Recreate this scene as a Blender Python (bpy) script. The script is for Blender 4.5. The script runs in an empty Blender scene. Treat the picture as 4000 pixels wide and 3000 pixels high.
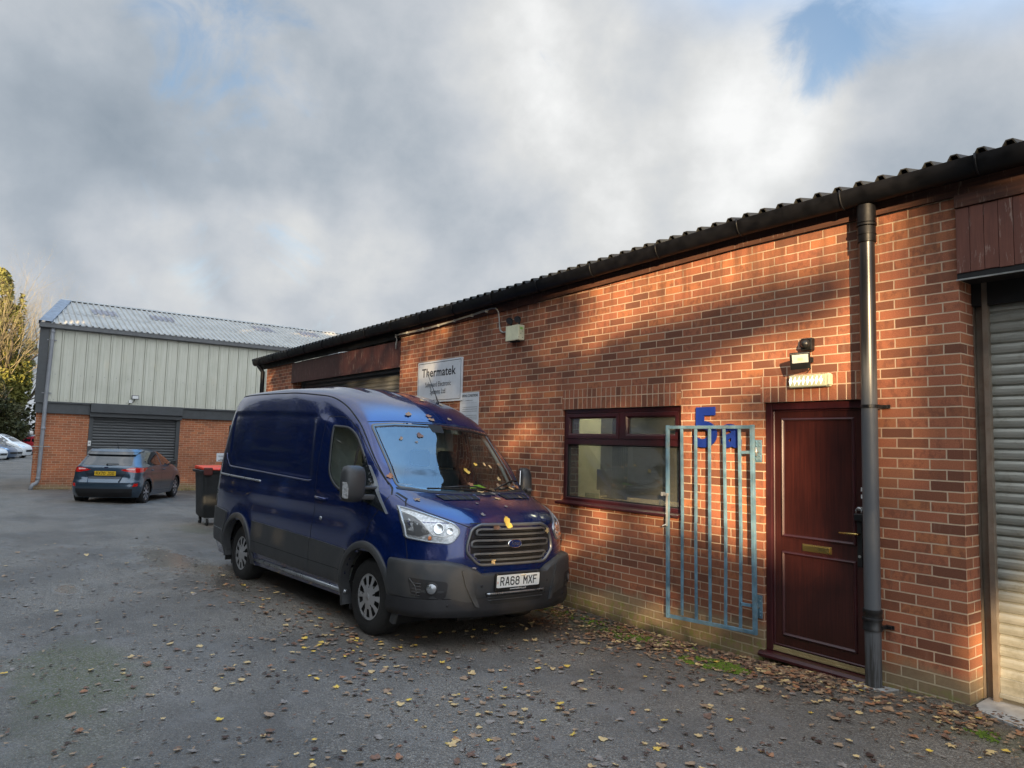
import bpy, bmesh, math, random
from mathutils import Vector, Matrix, noise
from mathutils.bvhtree import BVHTree
from mathutils.geometry import delaunay_2d_cdt
R_ = math.radians
scene = bpy.context.scene
COL = scene.collection
rnd = random.Random(7)

# ------------------------------------------------------------------ helpers
def tag(o, label=None, cat=None, group=None, kind=None):
    if label: o['label'] = label
    if cat: o['category'] = cat
    if group: o['group'] = group
    if kind: o['kind'] = kind
    return o

def empty(name, loc=(0, 0, 0), mat=None):
    o = bpy.data.objects.new(name, None); COL.objects.link(o)
    o.empty_display_size = .2
    if mat is not None: o.matrix_world = mat
    else: o.location = loc
    return o

def link_mesh(name, me, mats, parent=None, smooth=False):
    if not isinstance(mats, (list, tuple)): mats = [mats]
    for m in mats: me.materials.append(m)
    o = bpy.data.objects.new(name, me); COL.objects.link(o)
    if parent is not None: o.parent = parent
    if smooth: me.polygons.foreach_set('use_smooth', [True] * len(me.polygons))
    return o

def copy_tree(o, parent=None):
    c = o.copy(); COL.objects.link(c); c.parent = parent
    for ch in list(o.children): copy_tree(ch, c)
    return c

class MB:
    """collects shapes, links them as one mesh"""
    def __init__(s): s.v = []; s.f = []; s.m = []
    def add(s, vs, fs, mi=0):
        n = len(s.v); s.v += [tuple(v) for v in vs]
        s.f += [tuple(n + i for i in f) for f in fs]; s.m += [mi] * len(fs)
        return s
    def box(s, x0, x1, y0, y1, z0, z1, mi=0, M=None):
        if x0 > x1: x0, x1 = x1, x0
        if y0 > y1: y0, y1 = y1, y0
        if z0 > z1: z0, z1 = z1, z0
        vs = [(x, y, z) for z in (z0, z1) for y in (y0, y1) for x in (x0, x1)]
        if M is not None: vs = [M @ Vector(v) for v in vs]
        return s.add(vs, [(0, 2, 3, 1), (4, 5, 7, 6), (0, 1, 5, 4), (2, 6, 7, 3), (0, 4, 6, 2), (1, 3, 7, 5)], mi)
    def prism(s, poly, a0, a1, axis='y', mi=0):
        """poly: 2d points; extruded along axis"""
        def P(u, v, a):
            return {'y': (u, a, v), 'x': (a, u, v), 'z': (u, v, a)}[axis]
        n = len(poly)
        vs = [P(u, v, a0) for u, v in poly] + [P(u, v, a1) for u, v in poly]
        fs = [tuple(range(n - 1, -1, -1)), tuple(range(n, 2 * n))]
        fs += [(i, (i + 1) % n, n + (i + 1) % n, n + i) for i in range(n)]
        return s.add(vs, fs, mi)
    def tube(s, pts, r, n=10, mi=0, caps=True, closed=False):
        pts = [Vector(p) for p in pts]; k = len(pts)
        rr = r if isinstance(r, (list, tuple)) else [r] * k
        vs = []; up = None
        for i, p in enumerate(pts):
            if closed: d = pts[(i + 1) % k] - pts[i - 1]
            else: d = pts[min(i + 1, k - 1)] - pts[max(i - 1, 0)]
            if d.length < 1e-9: d = Vector((0, 0, 1))
            d.normalize()
            if up is None:
                up = Vector((0, 0, 1)) if abs(d.z) < .9 else Vector((1, 0, 0))
            a = d.cross(up)
            if a.length < 1e-4: a = d.cross(Vector((0, 1, 0)))
            a.normalize(); b = a.cross(d).normalized(); up = b
            for j in range(n):
                t = 2 * math.pi * j / n
                vs.append(p + a * (math.cos(t) * rr[i]) + b * (math.sin(t) * rr[i]))
        fs = []
        rng = k if closed else k - 1
        for i in range(rng):
            for j in range(n):
                i2 = (i + 1) % k
                fs.append((i * n + j, i * n + (j + 1) % n, i2 * n + (j + 1) % n, i2 * n + j))
        if caps and not closed:
            fs.append(tuple(range(n - 1, -1, -1))); fs.append(tuple((k - 1) * n + j for j in range(n)))
        return s.add(vs, fs, mi)
    def lathe(s, prof, n=32, axis='y', c=(0, 0, 0), mi=0):
        """prof: (radius, along) ; around axis through c"""
        vs = []; k = len(prof)
        for r, a in prof:
            for j in range(n):
                t = 2 * math.pi * j / n; x = r * math.cos(t); y = r * math.sin(t)
                q = {'y': (x, a, y), 'x': (a, x, y), 'z': (x, y, a)}[axis]
                vs.append((q[0] + c[0], q[1] + c[1], q[2] + c[2]))
        fs = [(i * n + j, i * n + (j + 1) % n, (i + 1) * n + (j + 1) % n, (i + 1) * n + j) for i in range(k - 1) for j in range(n)]
        return s.add(vs, fs, mi)
    def disc(s, r, a, n=32, axis='y', c=(0, 0, 0), mi=0):
        vs = []
        for j in range(n):
            t = 2 * math.pi * j / n; x = r * math.cos(t); y = r * math.sin(t)
            q = {'y': (x, a, y), 'x': (a, x, y), 'z': (x, y, a)}[axis]
            vs.append((q[0] + c[0], q[1] + c[1], q[2] + c[2]))
        return s.add(vs, [tuple(range(n))], mi)
    def build(s, name, mats, parent=None, smooth=False, bevel=0, off=None, angle=None):
        me = bpy.data.meshes.new(name)
        vs = s.v
        if off is not None: vs = [(a - off[0], b - off[1], c - off[2]) for a, b, c in vs]
        me.from_pydata(vs, [], s.f); me.update()
        bm = bmesh.new(); bm.from_mesh(me); bmesh.ops.recalc_face_normals(bm, faces=bm.faces); bm.to_mesh(me); bm.free()
        me.polygons.foreach_set('material_index', s.m)
        o = link_mesh(name, me, mats, parent, smooth)
        if bevel:
            b = o.modifiers.new('bevel', 'BEVEL'); b.width = bevel; b.segments = 2; b.limit_method = 'ANGLE'; b.angle_limit = R_(40)
            b.harden_normals = False
        if angle:
            me.polygons.foreach_set('use_smooth', [True] * len(me.polygons))
            me.set_sharp_from_angle(angle=R_(angle))
        return o

def text_obj(name, body, size, mat, M, parent=None, depth=.001, bold=0, sx=1, align='CENTER', shear=0, spacing=1):
    cu = bpy.data.curves.new(name, 'FONT'); cu.body = body; cu.size = size; cu.extrude = depth; cu.offset = bold
    cu.align_x = align; cu.align_y = 'CENTER'; cu.shear = shear; cu.space_character = spacing
    t = bpy.data.objects.new(name + '_t', cu); COL.objects.link(t)
    bpy.context.view_layer.update()
    dg = bpy.context.evaluated_depsgraph_get()
    me = bpy.data.meshes.new_from_object(t.evaluated_get(dg))
    bpy.data.objects.remove(t)
    me.transform(M @ Matrix.Diagonal((sx, 1, 1, 1)))
    me.materials.clear()
    me.name = name
    return link_mesh(name, me, mat, parent)

def wallM(u, y, z):   # text on a wall that faces +Y
    return Matrix(((-1, 0, 0, u), (0, 0, 1, y), (0, 1, 0, z), (0, 0, 0, 1)))

# ------------------------------------------------------------------ node helpers
class NT:
    def __init__(s, name):
        s.mat = bpy.data.materials.new(name); s.mat.use_nodes = True
        s.t = s.mat.node_tree; s.n = s.t.nodes; s.l = s.t.links
        s.bsdf = s.n['Principled BSDF']; s.out = s.n['Material Output']
    def node(s, typ, **kw):
        nd = s.n.new(typ)
        for k, v in kw.items():
            if k == 'inp':
                for a, b in v.items():
                    if hasattr(b, 'is_linked') or isinstance(b, bpy.types.NodeSocket): s.l.new(b, nd.inputs[a])
                    else: nd.inputs[a].default_value = b
            else: setattr(nd, k, v)
        return nd
    def coord(s, kind='Object'): return s.node('ShaderNodeTexCoord').outputs[kind]
    def noise(s, vec, scale, detail=4, rough=.55, dist=0, w=None):
        return s.node('ShaderNodeTexNoise', inp={'Vector': vec, 'Scale': scale, 'Detail': detail, 'Roughness': rough, 'Distortion': dist})
    def ramp(s, fac, stops, mode='LINEAR'):
        r = s.node('ShaderNodeValToRGB', inp={'Fac': fac}); r.color_ramp.interpolation = mode
        e = r.color_ramp.elements
        while len(e) < len(stops): e.new(.5)
        for i, (p, c) in enumerate(stops):
            e[i].position = p; e[i].color = (c, c, c, 1) if not hasattr(c, '__len__') else (c[0], c[1], c[2], 1)
        return r.outputs['Color']
    def mix(s, fac, a, b, mode='MIX'):
        m = s.node('ShaderNodeMix', data_type='RGBA', blend_type=mode)
        for i, v in ((0, fac), (6, a), (7, b)):
            if isinstance(v, bpy.types.NodeSocket): s.l.new(v, m.inputs[i])
            else:
                if i > 0 and not hasattr(v, '__len__'): v = (v, v, v)
                m.inputs[i].default_value = v if i == 0 else (v[0], v[1], v[2], 1)
        return m.outputs[2]
    def math(s, op, a, b=0, c=0, clamp=False):
        m = s.node('ShaderNodeMath', operation=op, use_clamp=clamp)
        for i, v in enumerate((a, b, c)):
            if isinstance(v, bpy.types.NodeSocket): s.l.new(v, m.inputs[i])
            else: m.inputs[i].default_value = v
        return m.outputs[0]
    def maprange(s, v, a, b, c=0, d=1, smooth=True):
        m = s.node('ShaderNodeMapRange', interpolation_type='SMOOTHSTEP' if smooth else 'LINEAR')
        s.l.new(v, m.inputs[0])
        for i, x in enumerate((a, b, c, d)): m.inputs[i + 1].default_value = x
        return m.outputs[0]
    def sep(s, vec):
        n = s.node('ShaderNodeSeparateXYZ'); s.l.new(vec, n.inputs[0]); return n.outputs
    def comb(s, x, y, z):
        n = s.node('ShaderNodeCombineXYZ')
        for i, v in enumerate((x, y, z)):
            if isinstance(v, bpy.types.NodeSocket): s.l.new(v, n.inputs[i])
            else: n.inputs[i].default_value = v
        return n.outputs[0]
    def mapping(s, vec, scale=(1, 1, 1), loc=(0, 0, 0), rot=(0, 0, 0)):
        m = s.node('ShaderNodeMapping'); s.l.new(vec, m.inputs[0])
        m.inputs['Scale'].default_value = scale; m.inputs['Location'].default_value = loc; m.inputs['Rotation'].default_value = rot
        return m.outputs[0]
    def bump(s, h, strength=.3, dist=.01, normal=None):
        b = s.node('ShaderNodeBump', inp={'Height': h, 'Strength': strength, 'Distance': dist})
        if normal is not None: s.l.new(normal, b.inputs['Normal'])
        return b.outputs[0]
    def set(s, **kw):
        names = {'base': 'Base Color', 'rough': 'Roughness', 'metal': 'Metallic', 'normal': 'Normal', 'coat': 'Coat Weight', 'coatr': 'Coat Roughness',
                 'spec': 'Specular IOR Level', 'trans': 'Transmission Weight', 'ior': 'IOR', 'alpha': 'Alpha', 'emit': 'Emission Color', 'emits': 'Emission Strength',
                 'sheen': 'Sheen Weight', 'sss': 'Subsurface Weight'}
        for k, v in kw.items():
            i = s.bsdf.inputs[names[k]]
            if isinstance(v, bpy.types.NodeSocket): s.l.new(v, i)
            else:
                if k in ('base', 'emit'): v = (v[0], v[1], v[2], 1)
                i.default_value = v
        return s.mat

def simple(name, base, rough=.5, metal=0, coat=0, var=.15, nscale=6, bump=0, bscale=60, spec=.5, rvar=.1, dirt=0, dirtcol=(.05, .045, .035)):
    n = NT(name); c = n.coord()
    nz = n.noise(c, nscale, 5).outputs['Fac']
    lo = tuple(max(0, x * (1 - var)) for x in base); hi = tuple(min(1, x * (1 + var)) for x in base)
    col = n.mix(n.maprange(nz, .3, .7), lo, hi)
    if dirt:
        d = n.noise(c, nscale * 2.7, 8, .7).outputs['Fac']
        col = n.mix(n.math('MULTIPLY', n.maprange(d, .45, .75), dirt), col, dirtcol)
    n.set(base=col, metal=metal, coat=coat, spec=spec)
    n.set(rough=n.maprange(nz, .2, .8, max(.02, rough - rvar), min(1, rough + rvar)))
    if bump:
        b = n.noise(c, bscale, 4).outputs['Fac']
        n.set(normal=n.bump(b, bump, .004))
    return n.mat

# ------------------------------------------------------------------ materials
def brick_mat(name, vertical=False, off=(.005, 0), warm=1.0, plinth=True, seed=0, sunny=False):
    wg = 1 + (warm - 1) * .45
    n = NT(name); c = n.coord(); x, y, z = n.sep(c)
    nx, ny, nz = n.sep(n.node('ShaderNodeNewGeometry').outputs['Normal'])
    side = n.math('GREATER_THAN', n.math('ABSOLUTE', nx), .7)
    hor = n.math('ADD', n.math('MULTIPLY', x, n.math('SUBTRACT', 1, side)), n.math('MULTIPLY', y, side))
    hor = n.math('ADD', hor, off[0])
    zz = n.math('ADD', z, off[1])
    uv = n.comb(zz, hor, 0) if vertical else n.comb(hor, zz, 0)
    # slightly wobbling joints
    wob = n.noise(c, 9, 3).outputs['Color']
    wv = n.node('ShaderNodeVectorMath', operation='SCALE'); n.l.new(wob, wv.inputs[0]); wv.inputs['Scale'].default_value = .006
    av = n.node('ShaderNodeVectorMath', operation='ADD'); n.l.new(uv, av.inputs[0]); n.l.new(wv.outputs[0], av.inputs[1])
    sv = n.node('ShaderNodeVectorMath', operation='SUBTRACT'); n.l.new(av.outputs[0], sv.inputs[0]); sv.inputs[1].default_value = (.003, .003, .003)
    br = n.node('ShaderNodeTexBrick', offset=0 if vertical else .5, offset_frequency=2, squash=1, squash_frequency=1)
    n.l.new(sv.outputs[0], br.inputs['Vector'])
    for k, v in {'Color1': (0, 0, 0, 1), 'Color2': (1, 1, 1, 1), 'Mortar': (0, 0, 0, 1), 'Scale': 1, 'Mortar Size': .0055, 'Mortar Smooth': .25, 'Bias': 0,
                 'Brick Width': .225, 'Row Height': .075}.items(): br.inputs[k].default_value = v
    rndv = br.outputs['Color']; mort = br.outputs['Fac']
    # per brick value, then colour
    col = n.ramp(rndv, [(0, (.14 * warm, .055 * wg, .036)), (.10, (.17 * warm, .062 * wg, .038)), (.24, (.32 * warm, .118 * wg, .060)), (.5, (.45 * warm, .153 * wg, .078)), (.72, (.40 * warm, .136 * wg, .074)), (.9, (.53 * warm, .195 * wg, .080)), (1, (.32 * warm, .128 * wg, .074))])
    # dark bands across single bricks
    sx = n.mapping(uv, scale=(22, 14, 1) if not vertical else (14, 22, 1))
    band = n.noise(sx, 1, 3, .6).outputs['Fac']
    bmask = n.math('MULTIPLY', n.maprange(band, .42, .66), n.maprange(n.node('ShaderNodeTexWhiteNoise', inp={'Vector': n.comb(rndv, 0, 0)}).outputs['Value'], .25, .55))
    col = n.mix(n.math('MULTIPLY', bmask, .6), col, (.14, .055, .038))
    col = n.mix(.12, col, (.60, .25, .13))
    if name == 'orange brick': col = n.mix(.42, col, (.66, .26, .125))
    fine = n.noise(c, 120, 4, .7).outputs['Fac']
    col = n.mix(n.maprange(fine, .35, .75), n.mix(.32, col, (.03, .012, .008)), col)
    big = n.noise(c, 1.1, 4).outputs['Fac']
    col = n.mix(n.math('MULTIPLY', n.maprange(big, .4, .75), .35), col, (.16, .06, .04))
    eff = n.noise(n.mapping(c, scale=(3, 3, 1)), 2.2, 6, .65).outputs['Fac']
    col = n.mix(n.math('MULTIPLY', n.maprange(eff, .58, .8), .35), col, (.5, .36, .26))
    mn = n.noise(c, 40, 4).outputs['Fac']
    mcol = n.mix(mn, (.46, .33, .22), (.66, .51, .36))
    mcol = n.mix(n.math('MULTIPLY', n.maprange(big, .35, .7), .4), mcol, (.42, .24, .17))
    full = n.mix(mort, col, mcol)
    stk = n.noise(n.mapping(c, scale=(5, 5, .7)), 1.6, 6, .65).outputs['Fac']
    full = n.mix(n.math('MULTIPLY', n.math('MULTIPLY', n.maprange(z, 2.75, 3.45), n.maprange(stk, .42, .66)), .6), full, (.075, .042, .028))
    full = n.mix(n.math('MULTIPLY', n.maprange(n.noise(c, .7, 5, .6).outputs['Fac'], .48, .68), .3), full, (.12, .06, .04))
    if plinth:
        wn = n.noise(c, 3.2, 5).outputs['Fac']; hgt = n.math('ADD', z, n.math('MULTIPLY', n.math('SUBTRACT', wn, .5), .30))
        pm = n.maprange(hgt, .10, .24, 1, 0)
        pcol = n.mix(n.noise(c, 30, 5).outputs['Fac'], (.19, .145, .085), (.33, .26, .15)); pcol = n.mix(mort, pcol, (.42, .36, .24)); full = n.mix(n.math('MULTIPLY', pm, .78), full, pcol)
        gm = n.math('MULTIPLY', n.maprange(hgt, -.04, .10, 1, 0), n.maprange(n.noise(c, 14, 6, .7).outputs['Fac'], .45, .62))
        full = n.mix(n.math('MULTIPLY', gm, .8), full, (.20, .21, .05))
        # slightly darker towards the foot of the wall
        bl = n.maprange(hgt, -.16, -.02, .6, 0)
        full = n.mix(bl, full, (.04, .04, .02))
    h = n.math('ADD', n.math('MULTIPLY', n.math('SUBTRACT', 1, mort), 1), n.math('MULTIPLY', fine, .35))
    h = n.math('ADD', h, n.math('MULTIPLY', n.noise(c, 45, 3).outputs['Fac'], .4))
    n.set(base=full, rough=.88, normal=n.bump(h, .7, .006), spec=.3)
    return n.mat

def asphalt_mat():
    n = NT('asphalt'); c = n.coord(); x, y, z = n.sep(c)
    v = n.node('ShaderNodeTexVoronoi', inp={'Vector': c, 'Scale': 110.0})
    stone = v.outputs['Color']; sg = n.sep(stone)[0]
    f2 = n.noise(c, 260, 3, .7).outputs['Fac']
    base = n.ramp(sg, [(0, (.115, .100, .080)), (.5, (.190, .168, .140)), (.85, (.27, .24, .20)), (1, (.40, .36, .30))])
    base = n.mix(n.maprange(f2, .3, .8), n.mix(.3, base, (.03, .03, .03)), base)
    big = n.noise(c, .55, 6, .6).outputs['Fac']
    med = n.noise(c, 2.3, 6, .6).outputs['Fac']
    base = n.mix(n.math('MULTIPLY', n.maprange(big, .38, .62), .6), base, (.075, .068, .060))
    base = n.mix(n.math('MULTIPLY', n.maprange(med, .5, .7), .5), base, (.20, .188, .172))
    big2 = n.noise(n.mapping(c, scale=(.5, 1.6, 1)), .9, 7, .65).outputs['Fac']; base = n.mix(n.math('MULTIPLY', n.maprange(big2, .52, .68), .45), base, (.06, .054, .046))
    # litter dust along the wall
    nearw = n.maprange(y, .1, 1.6, 1, 0)
    base = n.mix(n.math('MULTIPLY', nearw, n.math('MULTIPLY', n.maprange(med, .3, .6), .5)), base, (.055, .042, .028))
    # moss stains with shapes of their own
    def blob(cx, cy, rx, ry, lo=.42, hi=.6, sc=3.5):
        dx = n.math('DIVIDE', n.math('SUBTRACT', x, cx), rx); dy = n.math('DIVIDE', n.math('SUBTRACT', y, cy), ry)
        d = n.math('SQRT', n.math('ADD', n.math('MULTIPLY', dx, dx), n.math('MULTIPLY', dy, dy)))
        d = n.math('ADD', d, n.math('MULTIPLY', n.math('SUBTRACT', n.noise(c, sc, 5, .6).outputs['Fac'], .5), 1.6))
        return n.maprange(d, .4, 1.1, 1, 0)
    g = n.maprange(n.noise(c, 60, 4, .7).outputs['Fac'], .35, .65)
    for (cx, cy, rx, ry, a) in MOSS_STAINS:
        base = n.mix(n.math('MULTIPLY', n.math('MULTIPLY', blob(cx, cy, rx, ry), g), a), base, (.07, .085, .02))
    wet = None
    for (cx, cy, rx, ry) in WET:
        b = blob(cx, cy, rx, ry, sc=2.2); wet = b if wet is None else n.math('MAXIMUM', wet, b)
    gen = n.maprange(n.noise(c, .8, 4).outputs['Fac'], .4, .7, 0, .5)
    w = n.math('MAXIMUM', wet, gen)
    base = n.mix(n.math('MULTIPLY', w, .15), base, (.06, .06, .06))
    rough = n.math('SUBTRACT', .60, n.math('ADD', n.math('MULTIPLY', gen, .25), n.math('MULTIPLY', wet, .48)))
    rough = n.math('MAXIMUM', n.math('ADD', rough, n.math('MULTIPLY', n.math('SUBTRACT', f2, .5), .2)), .06)
    h = n.math('ADD', n.math('MULTIPLY', v.outputs['Distance'], -1), n.math('MULTIPLY', f2, .4))
    h = n.math('MULTIPLY', h, n.math('SUBTRACT', 1, n.math('MULTIPLY', wet, .88)))
    n.set(base=base, rough=rough, normal=n.bump(h, .9, .007), spec=n.math('MULTIPLY_ADD', wet, .5, .5))
    return n.mat

MOSS_STAINS = [(4.2, 4.75, 1.2, .50, .95), (1.75, .5, .50, .26, .95), (2.9, .32, .9, .2, .75), (-.45, .5, .6, .25, .6), (3.0, 4.9, .8, .4, .35), (3.6, .3, 1.2, .25, .5), (13, 1.9, 1.0, .4, .5)]
WET = [(9.3, 3.15, 1.7, .50), (7.7, 2.85, 1.5, .38), (7.61, 4.52, .42, .17)]
M = {}
M['asphalt'] = asphalt_mat()
M['brick'] = brick_mat('red brick with pale mortar')
M['soldier'] = brick_mat('soldier course brick', vertical=True, off=(.0, .02), plinth=False)
M['brick_far'] = brick_mat('orange brick', off=(.05, 0), warm=1.3)
M['black_plastic'] = simple('black plastic', (.012, .012, .013), .38, var=.3, bump=.15, bscale=40, dirt=.4, dirtcol=(.04, .038, .03))
M['gutter'] = simple('weathered black gutter', (.003, .003, .004), .5, var=.4, nscale=9, bump=.3, bscale=25, dirt=.15, dirtcol=(.012, .011, .010), spec=.25)
M['pipe_grey'] = simple('grey painted pipe', (.16, .165, .17), .45, var=.2, nscale=8, dirt=.35, dirtcol=(.07, .06, .05))
M['fibre'] = simple('dark fibre cement roof', (.014, .014, .014), .8, var=.4, nscale=5, bump=.4, bscale=40, dirt=.5, dirtcol=(.025, .028, .014))

def wood_mat(name, a, b, rough=.55, chips=.0, sc=(14, 14, .9), coat=0, axis='z'):
    n = NT(name); c = n.coord()
    g = n.noise(n.mapping(c, scale=sc), 3.0, 6, .62, .4).outputs['Fac']
    col = n.mix(n.maprange(g, .3, .7), a, b)
    nb = n.noise(c, 3, 4).outputs['Fac']
    col = n.mix(n.math('MULTIPLY', n.maprange(nb, .35, .7), .4), col, tuple(v * .5 for v in a))
    if chips:
        ch = n.noise(n.mapping(c, scale=(30, 30, 5)), 1.2, 6, .7).outputs['Fac']
        col = n.mix(n.math('MULTIPLY', n.maprange(ch, .57, .66), chips), col, (.42, .34, .28))
    n.set(base=col, rough=rough, coat=coat, coatr=.2, normal=n.bump(g, .15, .003))
    return n.mat
M['maroon_door'] = wood_mat('rosewood door leaf', (.030, .007, .006), (.064, .014, .010), .36, sc=(40, 40, .8), coat=.15)
M['maroon'] = wood_mat('rosewood frame', (.040, .008, .010), (.060, .012, .014), .34, coat=.15)
M['boards'] = wood_mat('peeling brown painted boards', (.12, .040, .026), (.17, .060, .038), .6, chips=.45)
M['fascia_old'] = wood_mat('dark brown stained fascia', (.055, .018, .015), (.09, .030, .024), .5, chips=.35)
M['strip'] = wood_mat('brown eaves board', (.045, .017, .010), (.10, .036, .019), .8, chips=.2, sc=(.9, 14, 14))

def shutter_mat(name, a, b, dirt=.5):
    n = NT(name); c = n.coord(); x, y, z = n.sep(c)
    st = n.noise(n.mapping(c, scale=(1.2, 1.2, 18)), 1.5, 6, .6).outputs['Fac']
    col = n.mix(n.maprange(st, .3, .7), a, b)
    d = n.noise(c, 7, 7, .7).outputs['Fac']
    col = n.mix(n.math('MULTIPLY', n.maprange(d, .5, .75), dirt), col, (.13, .12, .07))
    n.set(base=col, rough=.42, metal=.35, normal=n.bump(n.noise(c, 30, 4).outputs['Fac'], .2, .003))
    return n.mat
M['shutter'] = shutter_mat('galvanised shutter slats', (.27, .27, .235), (.38, .375, .33))
M['shutter_dark'] = shutter_mat('dark grey shutter slats', (.085, .09, .092), (.12, .125, .128), .1)
M['shutter_mid'] = shutter_mat('grey shutter slats', (.13, .14, .14), (.2, .2, .2), .4)
M['jamb'] = simple('stained steel shutter guide', (.21, .17, .13), .55, .2, var=.3, nscale=3, dirt=.7, dirtcol=(.16, .09, .05))
M['steel'] = simple('worn galvanised steel', (.45, .45, .43), .45, .7, var=.25)
M['concrete'] = simple('pale concrete', (.36, .36, .35), .85, var=.25, nscale=5, bump=.3, bscale=80, dirt=.6, dirtcol=(.2, .18, .14))
M['gate'] = simple('faded pale blue gate paint', (.11, .205, .27), .55, var=.3, nscale=9, bump=.25, bscale=50, dirt=.8, dirtcol=(.19, .22, .21))
M['blue_number'] = simple('cobalt blue painted metal', (.008, .030, .22), .5, var=.12)
M['sign_white'] = simple('white sign panel', (.66, .68, .70), .4, var=.05, dirt=.15, dirtcol=(.45, .42, .36))
M['ink'] = simple('black lettering', (.012, .012, .014), .5, var=0)
M['ink_grey'] = simple('grey small print', (.12, .12, .13), .5, var=0)
M['cream'] = simple('cream painted metal', (.66, .64, .44), .5, var=.08, dirt=.25, dirtcol=(.3, .25, .15))
M['cable'] = simple('grey cable sheath', (.36, .36, .33), .6, var=.2)
M['brass'] = simple('polished brass', (.62, .43, .14), .28, 1, var=.15)
M['chrome'] = simple('bright chrome', (.72, .73, .74), .14, 1, var=.05, rvar=.05)
M['satin'] = simple('satin silver trim', (.36, .38, .40), .30, .75, var=.08)
M['grille_grey'] = simple('satin grey grille plastic', (.15, .155, .16), .36, .45, var=.08)
M['white_paint'] = simple('white plastic', (.72, .72, .70), .4, var=.05)

def glass_mat(name, tint=(.9, .95, .95), rough=.01, alpha=.25, dark=(.01, .012, .014), refl=1.25):
    n = NT(name)
    # thin pane: mostly see-through, mirror-like at grazing angles, faint dirt
    tr = n.node('ShaderNodeBsdfTransparent', inp={'Color': (tint[0], tint[1], tint[2], 1)})
    gl = n.node('ShaderNodeBsdfGlossy', inp={'Color': (1, 1, 1, 1), 'Roughness': rough})
    gg = n.node('ShaderNodeNewGeometry'); dp_ = n.node('ShaderNodeVectorMath', operation='DOT_PRODUCT'); n.l.new(gg.outputs['Normal'], dp_.inputs[0]); n.l.new(gg.outputs['Incoming'], dp_.inputs[1])
    cs_ = n.math('SUBTRACT', 1, n.math('ABSOLUTE', dp_.outputs['Value'])); fr_ = n.math('MULTIPLY_ADD', n.math('POWER', cs_, 5), .94, .055)
    m = n.node('ShaderNodeMixShader')
    fa = n.math('MULTIPLY_ADD', fr_, refl, .0, clamp=True)
    n.l.new(fa, m.inputs[0]); n.l.new(tr.outputs[0], m.inputs[1]); n.l.new(gl.outputs[0], m.inputs[2])
    df = n.node('ShaderNodeBsdfDiffuse', inp={'Color': (dark[0], dark[1], dark[2], 1)})
    m2 = n.node('ShaderNodeMixShader', inp={0: alpha}); n.l.new(m.outputs[0], m2.inputs[1]); n.l.new(df.outputs[0], m2.inputs[2])
    n.l.new(m2.outputs[0], n.out.inputs[0])
    return n.mat
M['window_glass'] = glass_mat('dusty window glass', (.80, .82, .78), .03, .28, (.17, .17, .145), 1.5)
M['screen_glass'] = glass_mat('vehicle glass', (.62, .70, .70), .01, .05, (.05, .06, .06), 2.2)
M['lens'] = glass_mat('clear lamp lens', (.96, .97, .97), .02, .05, (.5, .5, .5))
M['tint_glass'] = simple('dark tinted car glass', (.012, .015, .018), .05, 0, coat=1, var=.05, rvar=.02)

def paint_mat(name, base, metal=.35, rough=.3, flake=.25, coat=1.0, drops=False, dirt=.12):
    n = NT(name); c = n.coord()
    f = n.noise(c, 900, 2).outputs['Fac']
    lo = tuple(v * (1 - flake) for v in base); hi = tuple(min(1, v * (1 + flake)) for v in base)
    col = n.mix(n.maprange(f, .3, .7), lo, hi)
    d = n.noise(c, 5, 8, .7).outputs['Fac']
    col = n.mix(n.math('MULTIPLY', n.maprange(d, .5, .8), dirt), col, (.12, .11, .1))
    n.set(base=col, metal=metal, coat=coat, coatr=.04, rough=rough)
    if drops:
        x, y, z = n.sep(c)
        v = n.node('ShaderNodeTexVoronoi', inp={'Vector': n.mapping(c, scale=(1, 1, .6)), 'Scale': 85.0, 'Randomness': 1.0})
        dr = n.maprange(v.outputs['Distance'], .0, .33, 1, 0)
        dm = n.maprange(n.noise(c, 6, 4).outputs['Fac'], .38, .6)
        h = n.math('MULTIPLY', dr, dm)
        bn = n.bump(h, .35, .0015)
        n.l.new(bn, n.bsdf.inputs['Coat Normal'])
    return n.mat
M['van_paint'] = paint_mat('deep blue metallic paint', (.0025, .016, .108), .5, .23, drops=True)
M['cladding'] = simple('dark grey textured bumper plastic', (.038, .040, .043), .5, var=.15, nscale=3, bump=.35, bscale=300, dirt=.3, dirtcol=(.07, .068, .062))
M['valance'] = simple('black lower valance plastic', (.014, .014, .016), .6, var=.2, bump=.3, bscale=200)
M['rubber'] = simple('tyre rubber', (.010, .010, .010), .72, var=.3, bump=.4, bscale=120, dirt=.35, dirtcol=(.035, .032, .028))
M['hubcap'] = simple('silver plastic wheel trim', (.42, .42, .43), .34, .55, var=.08, dirt=.35, dirtcol=(.15, .14, .12))
M['dark_metal'] = simple('dark underbody metal', (.012, .012, .012), .7, .2)
M['seat'] = simple('dark grey seat cloth', (.045, .047, .052), .9, var=.2, bump=.4, bscale=150)
M['dash'] = simple('dark grey dashboard', (.03, .032, .036), .6, var=.2)
M['liner'] = simple('pale grey cab lining', (.50, .49, .44), .85, var=.1)
M['hivis'] = simple('bright yellow green cloth', (.50, .85, .05), .8, var=.1)
M['amber'] = simple('amber lamp plastic', (.75, .22, .05), .25, var=.1)
M['red_lens'] = simple('red lamp lens', (.50, .012, .010), .12, 0, coat=1, var=.2)
M['clear_refl'] = simple('faceted reflector', (.50, .51, .52), .2, .5, var=.35, nscale=45)
M['plate_white'] = simple('white number plate', (.80, .80, .76), .35, var=.03)
M['plate_yellow'] = simple('yellow number plate', (.72, .46, .03), .35, var=.05)
M['badge_blue'] = simple('dark blue enamel', (.008, .02, .09), .2, 0, coat=1, var=0)
M['clad_cream'] = None
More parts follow.
